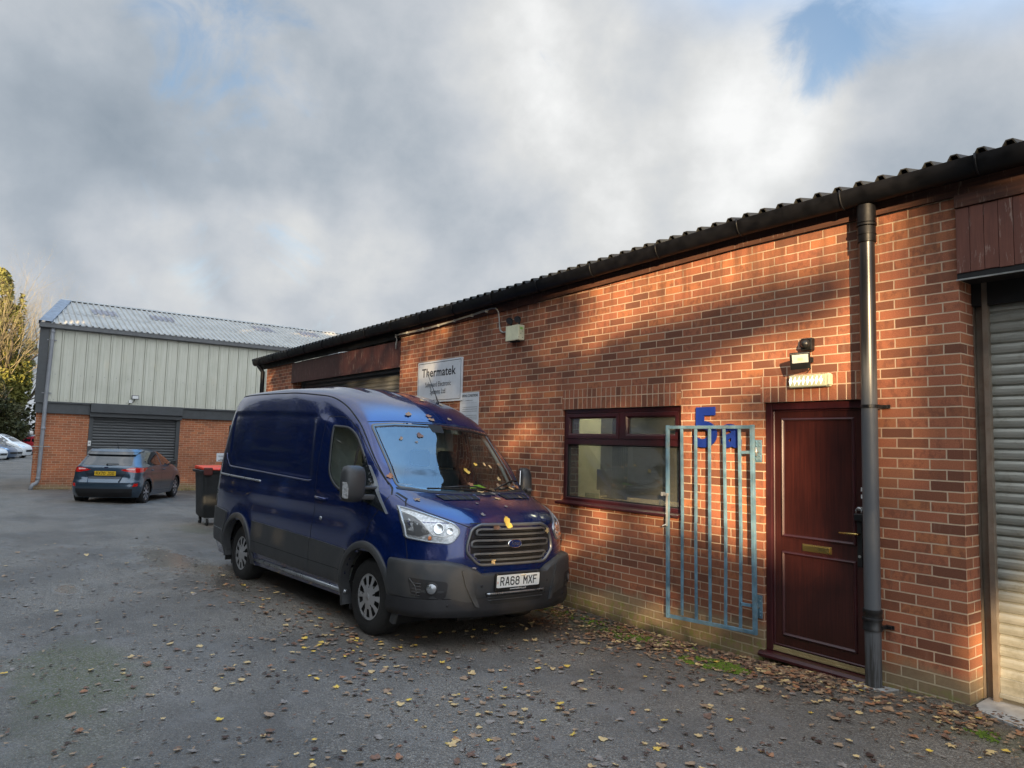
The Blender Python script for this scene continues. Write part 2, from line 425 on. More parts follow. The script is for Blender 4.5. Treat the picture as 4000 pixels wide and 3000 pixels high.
def clad_mat():
    n = NT('pale grey green cladding'); c = n.coord(); x, y, z = n.sep(c)
    st = n.noise(n.mapping(c, scale=(6, 6, .35)), 2.5, 6, .65).outputs['Fac']
    col = n.mix(n.maprange(st, .3, .7), (.55, .55, .455), (.62, .62, .53))
    g = n.noise(c, 1.3, 5).outputs['Fac']
    col = n.mix(n.math('MULTIPLY', n.maprange(g, .45, .7), .25), col, (.38, .39, .31))
    n.set(base=col, rough=.5, spec=.4)
    return n.mat
M['clad_cream'] = clad_mat()
M['dark_trim'] = simple('dark grey trim metal', (.062, .068, .072), .5, .1, var=.12, dirt=.2, dirtcol=(.12, .12, .11))
M['roof_light'] = simple('pale weathered roof sheet', (.40, .39, .36), .8, spec=.15, var=.10, nscale=2, dirt=.4, dirtcol=(.31, .30, .29))
M['flashing'] = simple('blue grey roof flashing', (.19, .225, .27), .6, 0, var=.3, nscale=6, dirt=.5, dirtcol=(.32, .34, .38))
M['rooflight'] = simple('dull lilac rooflight sheet', (.25, .24, .255), .7, var=.2)
M['bin'] = simple('dark charcoal bin plastic', (.022, .024, .026), .55, var=.25, nscale=4, bump=.1, dirt=.4, dirtcol=(.045, .045, .045))
M['bin_lid'] = simple('bright red bin lid', (.80, .06, .02), .45, var=.15)
M['bark'] = simple('grey brown bark', (.10, .08, .055), .9, var=.35, nscale=8, bump=.6, bscale=30)
M['twig'] = simple('pale tan twigs', (.25, .21, .12), .9, var=.3, nscale=2)

def leaf_mat(name, cols, rough=.6, sc=2.0, trans=.15):
    n = NT(name); c = n.coord()
    nz = n.noise(n.node('ShaderNodeNewGeometry').outputs['Position'], sc, 5, .7).outputs['Fac']
    k = len(cols)
    col = n.ramp(nz, [(.25 + .5 * i / (k - 1), cc) for i, cc in enumerate(cols)])
    n.set(base=col, rough=rough, spec=.3)
    return n.mat
M['ivy'] = leaf_mat('ivy foliage', [(.07, .078, .018), (.15, .155, .035), (.25, .225, .055)], sc=.8)
M['hedge'] = leaf_mat('dark hedge foliage', [(.03, .035, .014), (.06, .065, .025), (.10, .09, .04)], sc=.9)
M['yellow_leaf_mass'] = leaf_mat('yellowing foliage', [(.15, .14, .025), (.30, .26, .045)], sc=1.0)
def fallen(name, a, b, veins=(.5, .4, .2), rough=.55):
    n = NT(name); c = n.coord()
    nz = n.noise(n.node('ShaderNodeNewGeometry').outputs['Position'], 28, 5, .7).outputs['Fac']
    n.set(base=n.mix(n.maprange(nz, .35, .65), a, b), rough=rough, spec=.35)
    return n.mat
M['leaf_yellow'] = fallen('yellow autumn leaf', (.72, .50, .07), (.60, .38, .08))
M['leaf_gold'] = fallen('pale gold autumn leaf', (.60, .44, .20), (.46, .31, .15))
M['leaf_orange'] = fallen('orange autumn leaf', (.36, .17, .08), (.25, .11, .055))
M['leaf_brown'] = fallen('brown autumn leaf', (.20, .11, .07), (.11, .06, .04))
M['leaf_tan'] = fallen('pale tan autumn leaf', (.34, .23, .14), (.22, .14, .085))
M['leaf_dark'] = fallen('dark wet leaf', (.035, .02, .014), (.06, .03, .02))
M['leaf_pale'] = fallen('bleached grey leaf', (.26, .23, .20), (.18, .15, .13))
M['moss'] = leaf_mat('bright moss', [(.035, .055, .008), (.085, .13, .012), (.14, .19, .02)], rough=.95, sc=22)

# ------------------------------------------------------------------ ground
def sm(a, b, x):
    t = max(0, min(1, (x - a) / (b - a))); return t * t * (3 - 2 * t)
def lerp_tab(tab, x):
    if x <= tab[0][0]: return tab[0][1]
    for (a, va), (b, vb) in zip(tab, tab[1:]):
        if x <= b: return va + (vb - va) * (x - a) / (b - a)
    return tab[-1][1]
BASE = [(-.5, 0), (0, -.005), (.57, -.035), (1.6, -.105), (2.5, -.142), (4.3, -.135), (6, -.18), (14, -.2), (60, -.2)]
def gz(u, d):
    s = sm(-.3, 4.2, u)
    pl = s * (-.215 + .033 * max(0, min(d, 3.2)))
    pl += -.19 * sm(27, 60, u)
    w = math.exp(-(max(d, 0) / .28) ** 2)
    b = lerp_tab(BASE, u) if -1 < u < 16 else pl
    return b * w + pl * (1 - w)
def build_ground():
    us = []; u = -60
    def span(a, b, st):
        x = a
        while x < b - 1e-6: us.append(x); x += st
    span(-150, -10, 20); span(-10, -3, 1); span(-3, 9, .12); span(9, 30, .6); span(30, 110, 4); span(110, 600, 70); us.append(600)
    ds = []
    def sp2(a, b, st):
        x = a
        while x < b - 1e-6: ds.append(x); x += st
    sp2(-400, -40, 60); sp2(-40, -.6, 4); sp2(-.6, 7.2, .12); sp2(7.2, 40, 3); sp2(40, 400, 60); ds.append(400)
    vs = []; nd = len(ds)
    for u in us:
        for d in ds:
            z = gz(u, d)
            if -3 < u < 12 and -.5 < d < 7: z += .008 * (noise.noise(Vector((u * .9, d * .9, 3))))
            vs.append((u, d, z))
    fs = [(i * nd + j, (i + 1) * nd + j, (i + 1) * nd + j + 1, i * nd + j + 1) for i in range(len(us) - 1) for j in range(nd - 1)]
    mb = MB().add(vs, fs); o = mb.build('asphalt_yard', M['asphalt'], smooth=True)
    tag(o, kind='structure'); return o
build_ground()
# ------------------------------------------------------------------ brick unit building
WTOP = [(-30, 3.525), (1.8, 3.527), (3.3, 3.485), (5.3, 3.44), (8.3, 3.385), (16, 3.33)]
GTOP = [(-30, 3.74), (1.7, 3.737), (5.1, 3.66), (8.5, 3.615), (15.6, 3.552)]
def wt(u): return lerp_tab(WTOP, u)
def gt(u): return lerp_tab(GTOP, u)

def wall_open(mb, u0, u1, z0, ztop, y0, y1, openings, extra=()):
    """wall slab along x with rectangular openings (a,b,c,d); y1 is the outer face"""
    us = sorted({u0, u1, *extra, *[o[0] for o in openings], *[o[1] for o in openings]})
    zs = sorted({z0, *[o[2] for o in openings if o[2] > z0], *[o[3] for o in openings]})
    def hole(ua, ub, za, zb):
        um = (ua + ub) / 2; zm = (za + zb) / 2
        return any(a < um < b and c < zm < d for a, b, c, d in openings)
    for ua, ub in zip(us, us[1:]):
        zl = [z for z in zs]
        cells = list(zip(zl, zl[1:])) + [(zl[-1], None)]
        for za, zb in cells:
            ta = zb if zb is not None else ztop(ua); tb = zb if zb is not None else ztop(ub)
            if zb is not None and hole(ua, ub, za, zb): continue
            if zb is None and any(a < (ua + ub) / 2 < b and d > za + .01 for a, b, c, d in openings): continue
            for y in (y1, y0):
                mb.add([(ua, y, za), (ub, y, za), (ub, y, tb), (ua, y, ta)], [(0, 1, 2, 3)])
        # top
        mb.add([(ua, y0, ztop(ua)), (ub, y0, ztop(ub)), (ub, y1, ztop(ub)), (ua, y1, ztop(ua))], [(0, 1, 2, 3)])
    for a, b, c, d in openings:
        for u in (a, b): mb.add([(u, y0, max(c, z0)), (u, y1, max(c, z0)), (u, y1, d), (u, y0, d)], [(0, 1, 2, 3)])
        mb.add([(a, y0, d), (b, y0, d), (b, y1, d), (a, y1, d)], [(0, 1, 2, 3)])
        if c > z0: mb.add([(a, y0, c), (b, y0, c), (b, y1, c), (a, y1, c)], [(0, 1, 2, 3)])

WIN = (2.485, 4.245, 1.04, 2.1); DOOR = (.615, 1.575, -.4, 2.1)
unit = empty('brick_unit_building', (0, 0, 0))
tag(unit, 'long low red brick workshop building with black gutter behind the blue van', 'building')
mb = MB()
ext = [1.8, 3.3, 5.3]
wall_open(mb, 0, 8.31, -.5, wt, -.27, 0, [WIN, DOOR], ext)
mb.add([(0, -.27, -.5), (0, 0, -.5), (0, 0, wt(0)), (0, -.27, wt(0))], [(0, 1, 2, 3)])
mb.add([(8.31, -.27, -.5), (8.31, 0, -.5), (8.31, 0, wt(8.31)), (8.31, -.27, wt(8.31))], [(0, 1, 2, 3)])
mb.build('wall', M['brick'], unit)
mb = MB(); mb.box(13.25, 15.0, -.27, 0, -.5, wt(14)); mb.build('wall', M['brick'], unit)
mb = MB(); mb.box(14.73, 15.0, -12, -.272, -.5, 3.34); mb.build('wall', M['brick'], unit)
mb = MB(); mb.box(-6.4, -4.6, -.27, 0, -.5, 3.525); mb.build('wall', M['brick'], unit)
mb = MB(); mb.box(-12.7, -10.9, -.27, 0, -.5, 3.525); mb.build('wall', M['brick'], unit)
for a, b in ((WIN[0], WIN[1]), (.615, 1.6)):
    mb = MB(); mb.box(a, b, -.1, .0022, 2.101, 2.325); mb.build('soldier_course', M['soldier'], unit)
# eaves strip board, soffit
mb = MB()
us = [-13, -4, 0, 1.8, 3.3, 5.3, 8.31]
for a, b in zip(us, us[1:]):
    za, zb = wt(a), wt(b)
    mb.add([(a, .032, za), (b, .032, zb), (b, .032, zb + .10), (a, .032, za + .10)], [(0, 1, 2, 3)])
    mb.add([(a, 0, za + .003), (b, 0, zb + .003), (b, .032, zb), (a, .032, za)], [(0, 1, 2, 3)])
mb.build('eaves_board', M['strip'], unit)
mb = MB()
for a, b in zip([8.31, 10.5, 13, 15.5], [10.5, 13, 15.5]):
    mb.add([(a, .03, wt(a) - .02), (b, .03, wt(b) - .02), (b, .03, wt(b) + .2), (a, .03, wt(a) + .2)], [(0, 1, 2, 3)])
mb.build('eaves_board', M['gutter'], unit)

# gutter: half round channel with brackets and joints
def gutter(us, name='gutter'):
    mb = MB(); n = 14; R = .074
    rows = []
    for u in us:
        zt = gt(u); row = []
        for k in range(n + 1):
            t = math.pi * k / n
            row.append((u, .135 + R * math.cos(t), zt - .01 - R * 1.75 * math.sin(t) ** .8 * (1 if 0 < k < n else 0)))
        for k in range(n, -1, -1):
            t = math.pi * k / n
            row.append((u, .135 + (R - .006) * math.cos(t), zt - .01 - (R * 1.75 - .006) * math.sin(t) ** .8 * (1 if 0 < k < n else 0)))
        rows.append(row)
    m = len(rows[0]); vs = [v for r in rows for v in r]
    fs = [(i * m + j, i * m + (j + 1) % m, (i + 1) * m + (j + 1) % m, (i + 1) * m + j) for i in range(len(rows) - 1) for j in range(m)]
    fs.append(tuple(range(m))); fs.append(tuple((len(rows) - 1) * m + j for j in range(m)))
    mb.add(vs, fs)
    g = mb.build(name, M['gutter'], unit, angle=50)
    x = us[0] + .45
    while x < us[-1]:
        pts = []; jb = MB()
        for k in range(13):
            t = math.pi * k / 12
            pts.append((x, .135 + (R + .006) * math.cos(t), gt(x) - .004 - (R * 1.75 + .006) * math.sin(t) ** .8 * (1 if 0 < k < 12 else 0)))
        jb.tube(pts, .008, 6)
        x += .95
        jb.build('bracket', M['gutter'], g, smooth=True)
    x = us[0] + .9
    while x < us[-1]:
        n2 = 12; vs = []; jb = MB()
        for xx in (x - .05, x + .05):
            for k in range(n2 + 1):
                t = math.pi * k / n2
                vs.append((xx, .135 + (R + .005) * math.cos(t), gt(x) - .006 - (R * 1.75 + .005) * math.sin(t) ** .8 * (1 if 0 < k < n2 else 0)))
        jb.add(vs, [(k, k + 1, n2 + 2 + k, n2 + 1 + k) for k in range(n2)])
        x += 1.9
        jb.build('joint', M['gutter'], g, smooth=True)
gutter([-13, -5, -1, .6, 1.7, 3.3, 5.1, 7, 8.5, 11, 13.5, 15.5])
# dark boxed soffit behind gutter
mb = MB()
for a, b in zip([-13, 1.8, 5.1, 8.5], [1.8, 5.1, 8.5, 15.5]):
    za, zb = wt(a) + .101, wt(b) + .101
    if a >= 8: za, zb = wt(a) + .201, wt(b) + .201
    mb.add([(a, .03, za), (b, .03, zb), (b, .13, gt(b) - .08), (a, .13, gt(a) - .08)], [(0, 1, 2, 3)])
    mb.add([(a, .03, za), (b, .03, zb), (b, .028, gt(b) + .03), (a, .028, gt(a) + .03)], [(0, 1, 2, 3)])
mb.build('soffit', M['gutter'], unit)

# corrugated roof sheets
def roof_sheets():
    mb = MB(); P = .1685; prof = [(0, 0), (.045, 0), (.070, .043), (.108, .043), (.133, 0)]
    us = []; x = -13.0 + .05
    k = 0
    while x < 15.6:
        for a, h in prof: us.append((x + a, h))
        x += P
    rows = []
    for (y, dz) in ((.175, 0), (.174, .0), (-1.5, .33), (-9, 1.85)):
        rows.append([(u, y, gt(u) - .004 + h + dz) for u, h in us])
    n = len(us)
    vs = [v for r in rows for v in r]
    fs = [(i * n + j, i * n + j + 1, (i + 1) * n + j + 1, (i + 1) * n + j) for i in range(len(rows) - 1) for j in range(n - 1)]
    mb.add(vs, fs)
    o = mb.build('roof', M['fibre'], unit)
    s = o.modifiers.new('thick', 'SOLIDIFY'); s.thickness = .009; s.offset = 0
    mb = MB()
    # end pieces closing the corrugations (foam fillers)
    mb.box(-13, 15.5, .06, .10, 3.5, 3.56)
roof_sheets()
mb = MB(); mb.box(-13, 14.99, -9.2, -9.0, -.5, 5.3); mb.build('wall', M['brick'], unit)
# far gable of the roof and internal dark lining so nothing shines through
mb = MB(); mb.add([(15.0, 0, 3.33), (15.0, -9, 3.33), (15.0, -9, 5.2)], [(0, 1, 2)]); mb.build('gable', M['brick'], unit); mb = MB(); mb.add([(-13, 0, 3.33), (-13, -9, 3.33), (-13, -9, 5.3)], [(0, 1, 2)])
mb.build('gable', M['brick'], unit); mb = MB(); mb.box(-13, -12.98, -9, 0, -.5, 3.5); mb.build('wall', M['brick'], unit)

# shutters (right opening seen at the frame edge, left opening behind the van)
def slats(name, u0, u1, z0, z1, y, mat, parent, p=.075):
    mb = MB(); z = z0
    prof = [(0, 0), (.012, .1), (.016, .35), (.014, .62), (.006, .86), (-.004, .93), (-.002, 1.0)]
    pts = []
    while z < z1:
        for a, t in prof: pts.append((y + a, z + t * p))
        z += p
    vs = [(u, a, b) for u in (u0, u1) for a, b in pts]; n = len(pts)
    mb.add(vs, [(i, i + 1, n + i + 1, n + i) for i in range(n - 1)])
    return mb.build(name, mat, parent, smooth=False)
s1 = slats('roller_shutter', -4.55, -.1, .16, 3.0, -.27, M['shutter'], unit)
mb = MB(); mb.box(-4.55, -.1, -.275, -.235, .04, .17); mb.box(-4.55, -.1, -.235, -.215, .04, .07); mb.build('bottom_rail', M['shutter'], s1, bevel=.004)
for u in (-.105, -4.6):
    mb = MB()
    a, b = (-.10, -.004) if u > -1 else (-4.6, -4.5)
    mb.box(a, b, -.275, -.262, .0, 3.0); mb.box(a, a + .006, -.262, -.205, .0, 3.0); mb.box(b - .006, b, -.262, -.225, 0, 3.0); mb.box(a - .004, a + .03, -.205, -.2, 0, 3.0)
    mb.build('guide_rail', M['jamb'], s1)
mb = MB(); mb.box(-4.6, -.01, -.5, -.36, 2.6, 3.4); mb.build('shutter_box', M['dark_metal'], s1)
# timber fascia boards over the right shutter
def boards(u0, u1, z0, z1, y, w, mat, name='fascia_boards'):
    mb = MB(); x = u1; r = random.Random(3)
    while x > u0:
        a = max(u0, x - w); dz = r.uniform(-.004, .004)
        mb.box(a + .0015, x - .0015, y - .022, y + r.uniform(-.001, .001), z0 + dz, z1)
        x -= w
    return mb.build(name, mat, unit, bevel=.0025)
boards(-4.55, -.002, 2.965, 3.43, .035, .088, M['boards'])
mb = MB(); mb.box(-4.6, -.002, -.02, .012, 2.99, 3.5); mb.build('fascia_backing', M['fascia_old'], unit)
mb = MB(); mb.box(-4.6, .0, .012, .05, 3.435, 3.526); mb.build('fascia_rail', M['strip'], unit, bevel=.003)
mb = MB(); mb.box(-4.6, -.0, .030, .042, 2.910, 2.920); mb.build('drip_flashing', M['steel'], unit)
mb = MB(); mb.box(-4.6, -.003, -.26, .028, 2.922, 2.962); mb.build('soffit_strip', M['dark_metal'], unit)
mb = MB(); mb.box(-4.59, -.004, -.255, -.205, 2.76, 2.929); mb.box(-4.6, -.003, -.34, -.262, 2.9, 3.5); mb.build('lintel_dark_fill', M['dark_metal'], unit)  # lower box is dark to stand for the shaded gap over the shutter
# left shutter opening
s2 = slats('roller_shutter', 8.32, 13.24, -.2, 3.0, -.26, M['shutter_mid'], unit)
mb = MB(); mb.box(8.315, 8.40, -.26, -.2, -.25, 3.0); mb.build('guide_rail', M['shutter_mid'], s2)
mb = MB(); mb.box(13.15, 13.245, -.26, -.2, -.25, 3.0); mb.build('guide_rail', M['shutter_mid'], s2)
mb = MB(); mb.box(8.312, 13.30, -.03, .012, 2.905, 3.33)
mb.build('fascia_boards', M['fascia_old'], unit)
mb = MB(); mb.box(8.312, 13.3, .0, .024, 2.89, 2.915); mb.build('fascia_rail', M['fascia_old'], unit)
mb = MB(); mb.box(8.33, 13.3, -.25, -.2, 2.93, 3.4); mb.build('lintel_dark_fill', M['dark_metal'], unit)
# more dark behind openings
mb = MB(); mb.box(-4.5, -.1, -.56, -.51, -.3, 3.4); mb.build('backing', M['dark_metal'], unit)

# window ----------------------------------------------------------
def ring(mb, u0, u1, z0, z1, w, y0, y1, ch=.0):
    """frame ring with a chamfer to the inside"""
    o = [(u0, z0), (u1, z0), (u1, z1), (u0, z1)]; i = [(u0 + w, z0 + w), (u1 - w, z0 + w), (u1 - w, z1 - w), (u0 + w, z1 - w)]
    m = [(u0 + w - ch, z0 + w - ch), (u1 - w + ch, z0 + w - ch), (u1 - w + ch, z1 - w + ch), (u0 + w - ch, z1 - w + ch)]
    vs = [(a, y0, b) for a, b in o] + [(a, y1, b) for a, b in o] + [(a, y1, b) for a, b in m] + [(a, y1 - ch, b) for a, b in i] + [(a, y0, b) for a, b in i]
    fs = []
    for k in range(4):
        q = (k + 1) % 4
        for l in range(4): fs.append((l * 4 + k, l * 4 + q, (l + 1) * 4 + q, (l + 1) * 4 + k))
        fs.append((16 + k, 16 + q, q, k))
    mb.add(vs, fs)
win = MB(); ring(win, WIN[0] + .003, WIN[1] - .003, 1.045, 2.097, .05, -.10, -.035, .008)
win.box(2.53, 4.20, -.098, -.032, 1.70, 1.765); win.box(3.285, 3.35, -.096, -.030, 1.766, 2.05)
wf = win.build('window', M['maroon'], unit, bevel=.002)
tag(wf, 'dark red framed window with two small top lights')
for a, b in ((2.535, 3.284), (3.351, 4.195)):
    m2 = MB(); ring(m2, a, b, 1.766, 2.047, .055, -.09, -.022, .018); m2.build('sash', M['maroon'], wf, bevel=.002)
    m2 = MB(); m2.box(a + .052, b - .052, -.062, -.058, 1.818, 1.995); m2.build('pane', M['window_glass'], wf)
m2 = MB(); m2.box(2.53, 4.2, -.070, -.066, 1.09, 1.705); m2.build('pane', M['window_glass'], wf)
m2 = MB(); ring(m2, 2.534, 4.196, 1.094, 1.699, .012, -.064, -.05, .0); m2.build('gasket', M['dark_metal'], wf)
m2 = MB()
m2.prism([(-.1, 1.056), (-.1, 1.02), (.045, 1.012), (.052, 1.016), (.052, 1.036), (-.03, 1.056)], WIN[0] - .012, WIN[1] + .05, 'x')
m2.build('sill', M['maroon'], wf, bevel=.003)

# room behind the window
def rmat(): 
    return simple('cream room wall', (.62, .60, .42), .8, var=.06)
M['room'] = rmat(); M['room_shaded'] = simple('room wall darkened for unlit depth', (.045, .045, .04), .8, var=.1)  # dark wall copy stands in for the unlit depth of the room
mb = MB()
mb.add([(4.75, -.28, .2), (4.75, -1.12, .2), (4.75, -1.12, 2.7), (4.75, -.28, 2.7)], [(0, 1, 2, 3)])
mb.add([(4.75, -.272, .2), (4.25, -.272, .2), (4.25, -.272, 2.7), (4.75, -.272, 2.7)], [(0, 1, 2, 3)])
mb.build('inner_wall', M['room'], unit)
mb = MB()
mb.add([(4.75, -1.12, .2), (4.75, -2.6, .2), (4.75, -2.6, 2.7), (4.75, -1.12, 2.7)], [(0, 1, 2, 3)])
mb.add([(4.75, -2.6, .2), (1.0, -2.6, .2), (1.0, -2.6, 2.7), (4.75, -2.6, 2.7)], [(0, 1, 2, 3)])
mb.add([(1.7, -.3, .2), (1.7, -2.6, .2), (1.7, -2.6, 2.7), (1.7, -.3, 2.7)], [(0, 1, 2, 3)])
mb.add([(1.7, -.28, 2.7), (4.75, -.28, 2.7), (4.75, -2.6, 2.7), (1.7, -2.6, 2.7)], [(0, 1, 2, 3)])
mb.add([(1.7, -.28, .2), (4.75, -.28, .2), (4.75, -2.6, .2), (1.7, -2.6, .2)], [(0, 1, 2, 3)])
mb.build('inner_wall', M['room_shaded'], unit)
em_ = NT('lit ceiling tube'); em_.set(base=(1, 1, .9), emit=(1, .93, .68), emits=13)
cl_ = empty('ceiling_light', (4.1, -1.3, 2.66)); tag(cl_, 'glowing strip light on the ceiling inside the dark red window', 'light')
k = MB(); k.box(4.25, 4.55, -2.1, -.55, 2.64, 2.69); k.build('housing', M['white_paint'], cl_, off=(4.1, -1.3, 2.66))
k = MB(); k.box(4.3, 4.5, -2.05, -.6, 2.615, 2.6395); k.build('tube', em_.mat, cl_, off=(4.1, -1.3, 2.66))
desk = empty('office_desk', (3.3, -.7, .2)); tag(desk, 'pale wooden desk seen through the dark red window', 'desk')
M['deskwood'] = simple('pale desk wood', (.50, .34, .16), .5, var=.15)
mb = MB(); mb.box(2.3, 4.5, -1.05, -.32, 1.03, 1.06); mb.build('desk_top', M['deskwood'], desk, off=(3.3, -.7, .2))
for u in (2.35, 4.42):
    mb = MB(); mb.box(u, u + .05, -1.0, -.36, .21, 1.029); mb.build('leg', M['deskwood'], desk, off=(3.3, -.7, .2))
mon = empty('computer_monitor', (4.15, -.75, 1.06)); tag(mon, 'black computer monitor inside the window', 'monitor')
mb = MB(); mb.box(3.98, 4.36, -.72, -.68, 1.15, 1.40); mb.build('screen', M['dash'], mon, off=(4.15, -.75, 1.06), bevel=.006)
mb = MB(); mb.box(4.12, 4.2, -.78, -.70, 1.061, 1.2); mb.box(4.05, 4.27, -.85, -.66, 1.061, 1.072); mb.build('stand', M['dash'], mon, off=(4.15, -.75, 1.06))
M['green_curtain'] = simple('green curtain', (.12, .15, .08), .9, var=.3, nscale=9)
mb = MB(); pts = []
for i in range(40):
    x = 3.78 + i * .0065; pts.append((x, -.62 + .022 * math.sin(i * 1.3)))
vs = [(a, b, z) for z in (1.07, 2.3) for a, b in pts]; mb.add(vs, [(i, i + 1, 41 + i, 40 + i) for i in range(39)])
o = mb.build('green_curtain', M['green_curtain'], None, smooth=True); tag(o, 'green curtain hanging inside the dark red window', 'curtain')
mb = MB(); mb.box(4.02, 4.19, -.40, -.335, 1.061, 1.13); o = mb.build('green_carton', simple('green carton', (.16, .24, .10), .6), None); tag(o, 'small green carton on the inner window ledge', 'carton')
mb = MB(); mb.lathe([(0, 1.061), (.02, 1.061), (.02, 1.13), (0, 1.13)], 14, 'z', (3.05, -.36, 0)); o = mb.build('white_pot', M['white_paint'], None, smooth=True); tag(o, 'small white pot on the desk inside the window', 'pot')

# front door ------------------------------------------------------
du0, du1 = DOOR[0] + .003, DOOR[1] - .003
fr = MB(); y0, y1 = -.12, -.028
for a, b in ((du0, du0 + .062), (du1 - .062, du1)): fr.box(a, b, y0, y1, -.01, 2.097)
fr.box(du0 + .0625, du1 - .0625, y0, y1, 2.035, 2.097)
dfr = fr.build('front_door', M['maroon'], unit, bevel=.008); tag(dfr, 'dark red front door with brass letterbox')
lu0, lu1 = du0 + .064, du1 - .064
lf = MB(); lf.box(lu0, lu1, -.10, -.056, .045, 2.033)
lf.build('door_leaf', M['maroon_door'], dfr, bevel=.004)
def moulding(u0, u1, z0, z1):
    m3 = MB(); w = .028
    o = [(u0, z0), (u1, z0), (u1, z1), (u0, z1)]
    prof = [(0, -.056), (.006, -.044), (.014, -.040), (.022, -.047), (w, -.054)]
    vs = []
    for a, y in prof:
        vs += [(u0 + a, y, z0 + a), (u1 - a, y, z0 + a), (u1 - a, y, z1 - a), (u0 + a, y, z1 - a)]
    fs = [(l * 4 + k, l * 4 + (k + 1) % 4, (l + 1) * 4 + (k + 1) % 4, (l + 1) * 4 + k) for l in range(len(prof) - 1) for k in range(4)]
    m3.add(vs, fs); return m3.build('moulding', M['maroon'], dfr, smooth=False)
moulding(.79, 1.435, .955, 1.965); moulding(.79, 1.435, .135, .84)
m3 = MB(); ring(m3, lu0, lu1, .05, 2.03, .012, -.056, -.045, .006); m3.build('weather_seal', M['maroon'], dfr)
# letterbox
lb = MB(); lb.box(.992, 1.243, -.056, -.047, .862, .920); lbo = lb.build('letterbox', M['brass'], dfr, bevel=.003)
lb = MB(); lb.box(1.004, 1.231, -.047, -.041, .870, .912); lb.build('flap', M['brass'], lbo, bevel=.003)
# handle
hb = MB(); hb.box(.742, .782, -.056, -.046, .80, 1.16); hdl = hb.build('handle_plate', M['dark_metal'], dfr, bevel=.006)
hb = MB(); hb.tube([(.762, -.05, 1.052), (.762, -.012, 1.052), (.775, -.004, 1.052), (.80, -.002, 1.052), (.90, -.002, 1.050)], [.010, .009, .009, .0085, .0075], 10); hb.build('lever', M['brass'], hdl, smooth=True)
hb = MB(); hb.lathe([(0, -.046), (.011, -.046), (.011, -.04), (0, -.04)], 14, 'y', (.762, 0, .88)); hb.build('keyhole', M['steel'], hdl)
for z in (1.385, 1.33):
    hb = MB(); hb.box(.692, .735, -.03, -.025, z, z + .03); hb.build('label_tag', M['white_paint'], dfr)
hb = MB(); hb.box(.69, .77, -.056, -.035, 1.235, 1.262); hb.box(.685, .70, -.06, -.02, 1.20, 1.28); hb.build('hasp', M['steel'], dfr, bevel=.002)
# threshold
th = MB(); th.box(lu0 - .06, lu1 + .06, -.10, -.035, .0, .018); th.box(lu0 - .06, lu1 + .06, -.06, -.040, .0185, .042); th.build('threshold', simple('pale gold threshold bar', (.52, .42, .22), .35, .6), dfr, bevel=.002)
th = MB(); th.prism([(-.12, -.002), (.03, -.012), (.052, -.03), (.052, -.052), (.04, -.056), (-.12, -.056)], DOOR[0] - .03, DOOR[1] + .03, 'x'); th.build('sill', M['maroon'], dfr, bevel=.003)
th = MB(); th.box(DOOR[0], DOOR[1], -.2, -.03, -.5, -.058); th.build('step', M['brick'], unit)
pl = empty('padlock', (.755, -.025, 1.16)); tag(pl, 'black padlock with steel shackle on the dark red door', 'padlock')
pb = MB(); pb.box(-.034, .034, -.012, .012, -.005, .05); pb.build('body', M['black_plastic'], pl, bevel=.006)
pb = MB(); pb.tube([(.02, 0, .05), (.02, 0, .075)] + [(.02 * math.cos(t), 0, .075 + .02 * math.sin(t)) for t in [math.pi * k / 8 for k in range(1, 8)]] + [(-.02, 0, .075), (-.02, 0, .05)], .0045, 8)
pb.build('shackle', M['chrome'], pl, smooth=True)

# downpipe --------------------------------------------------------
def pipe_mat():
    n = NT('downpipe black with faded grey paint'); c = n.coord(); x, y, z = n.sep(c)
    nz = n.noise(n.mapping(c, scale=(20, 20, 1.2)), 1.2, 5, .6).outputs['Fac']
    zz = n.math('ADD', z, n.math('MULTIPLY', n.math('SUBTRACT', nz, .5), 1.2))
    up = n.maprange(zz, 1.9, 2.6, 0, 1)
    col = n.mix(up, (.09, .095, .102), (.012, .012, .014))
    st = n.noise(n.mapping(c, scale=(30, 30, 2)), 1.5, 6, .7).outputs['Fac']
    low = n.maprange(zz, .1, .5, 1, 0)
    col = n.mix(n.math('MULTIPLY', low, n.maprange(st, .35, .6)), col, (.03, .028, .025))
    col = n.mix(n.math('MULTIPLY', n.maprange(st, .62, .8), .5), col, (.12, .11, .09))
    n.set(base=col, rough=n.math('SUBTRACT', .5, n.math('MULTIPLY', up, .18)), spec=.5)
    return n.mat
M['downpipe'] = pipe_mat()
dp = MB(); cu, cy, r = .60, .095, .057
dp.tube([(cu, cy, gz(cu, .1) - .03), (cu, cy, .45), (cu, cy, 2), (cu, cy, 3.44)], r, 28)
dpo = dp.build('downpipe', M['downpipe'], unit, smooth=False, angle=40)
for (z0, z1, rr) in ((3.30, 3.43, .066), (3.43, 3.455, .073), (3.455, 3.60, .068), (3.36, 3.37, .071)):
    k = MB(); k.lathe([(rr - .012, z0), (rr, z0 + .004), (rr, z1 - .004), (rr - .012, z1)], 28, 'z', (cu, cy, 0)); k.build('collar', M['gutter'], dpo, smooth=False, angle=40)
k = MB(); k.lathe([(.05, .375), (.066, .378), (.066, .40), (.063, .405), (.063, .45), (.069, .455), (.069, .468), (.063, .472), (.063, .50), (.067, .505), (.067, .53), (.05, .533)], 28, 'z', (cu, cy, 0)); k.build('collar', M['black_plastic'], dpo, angle=40)
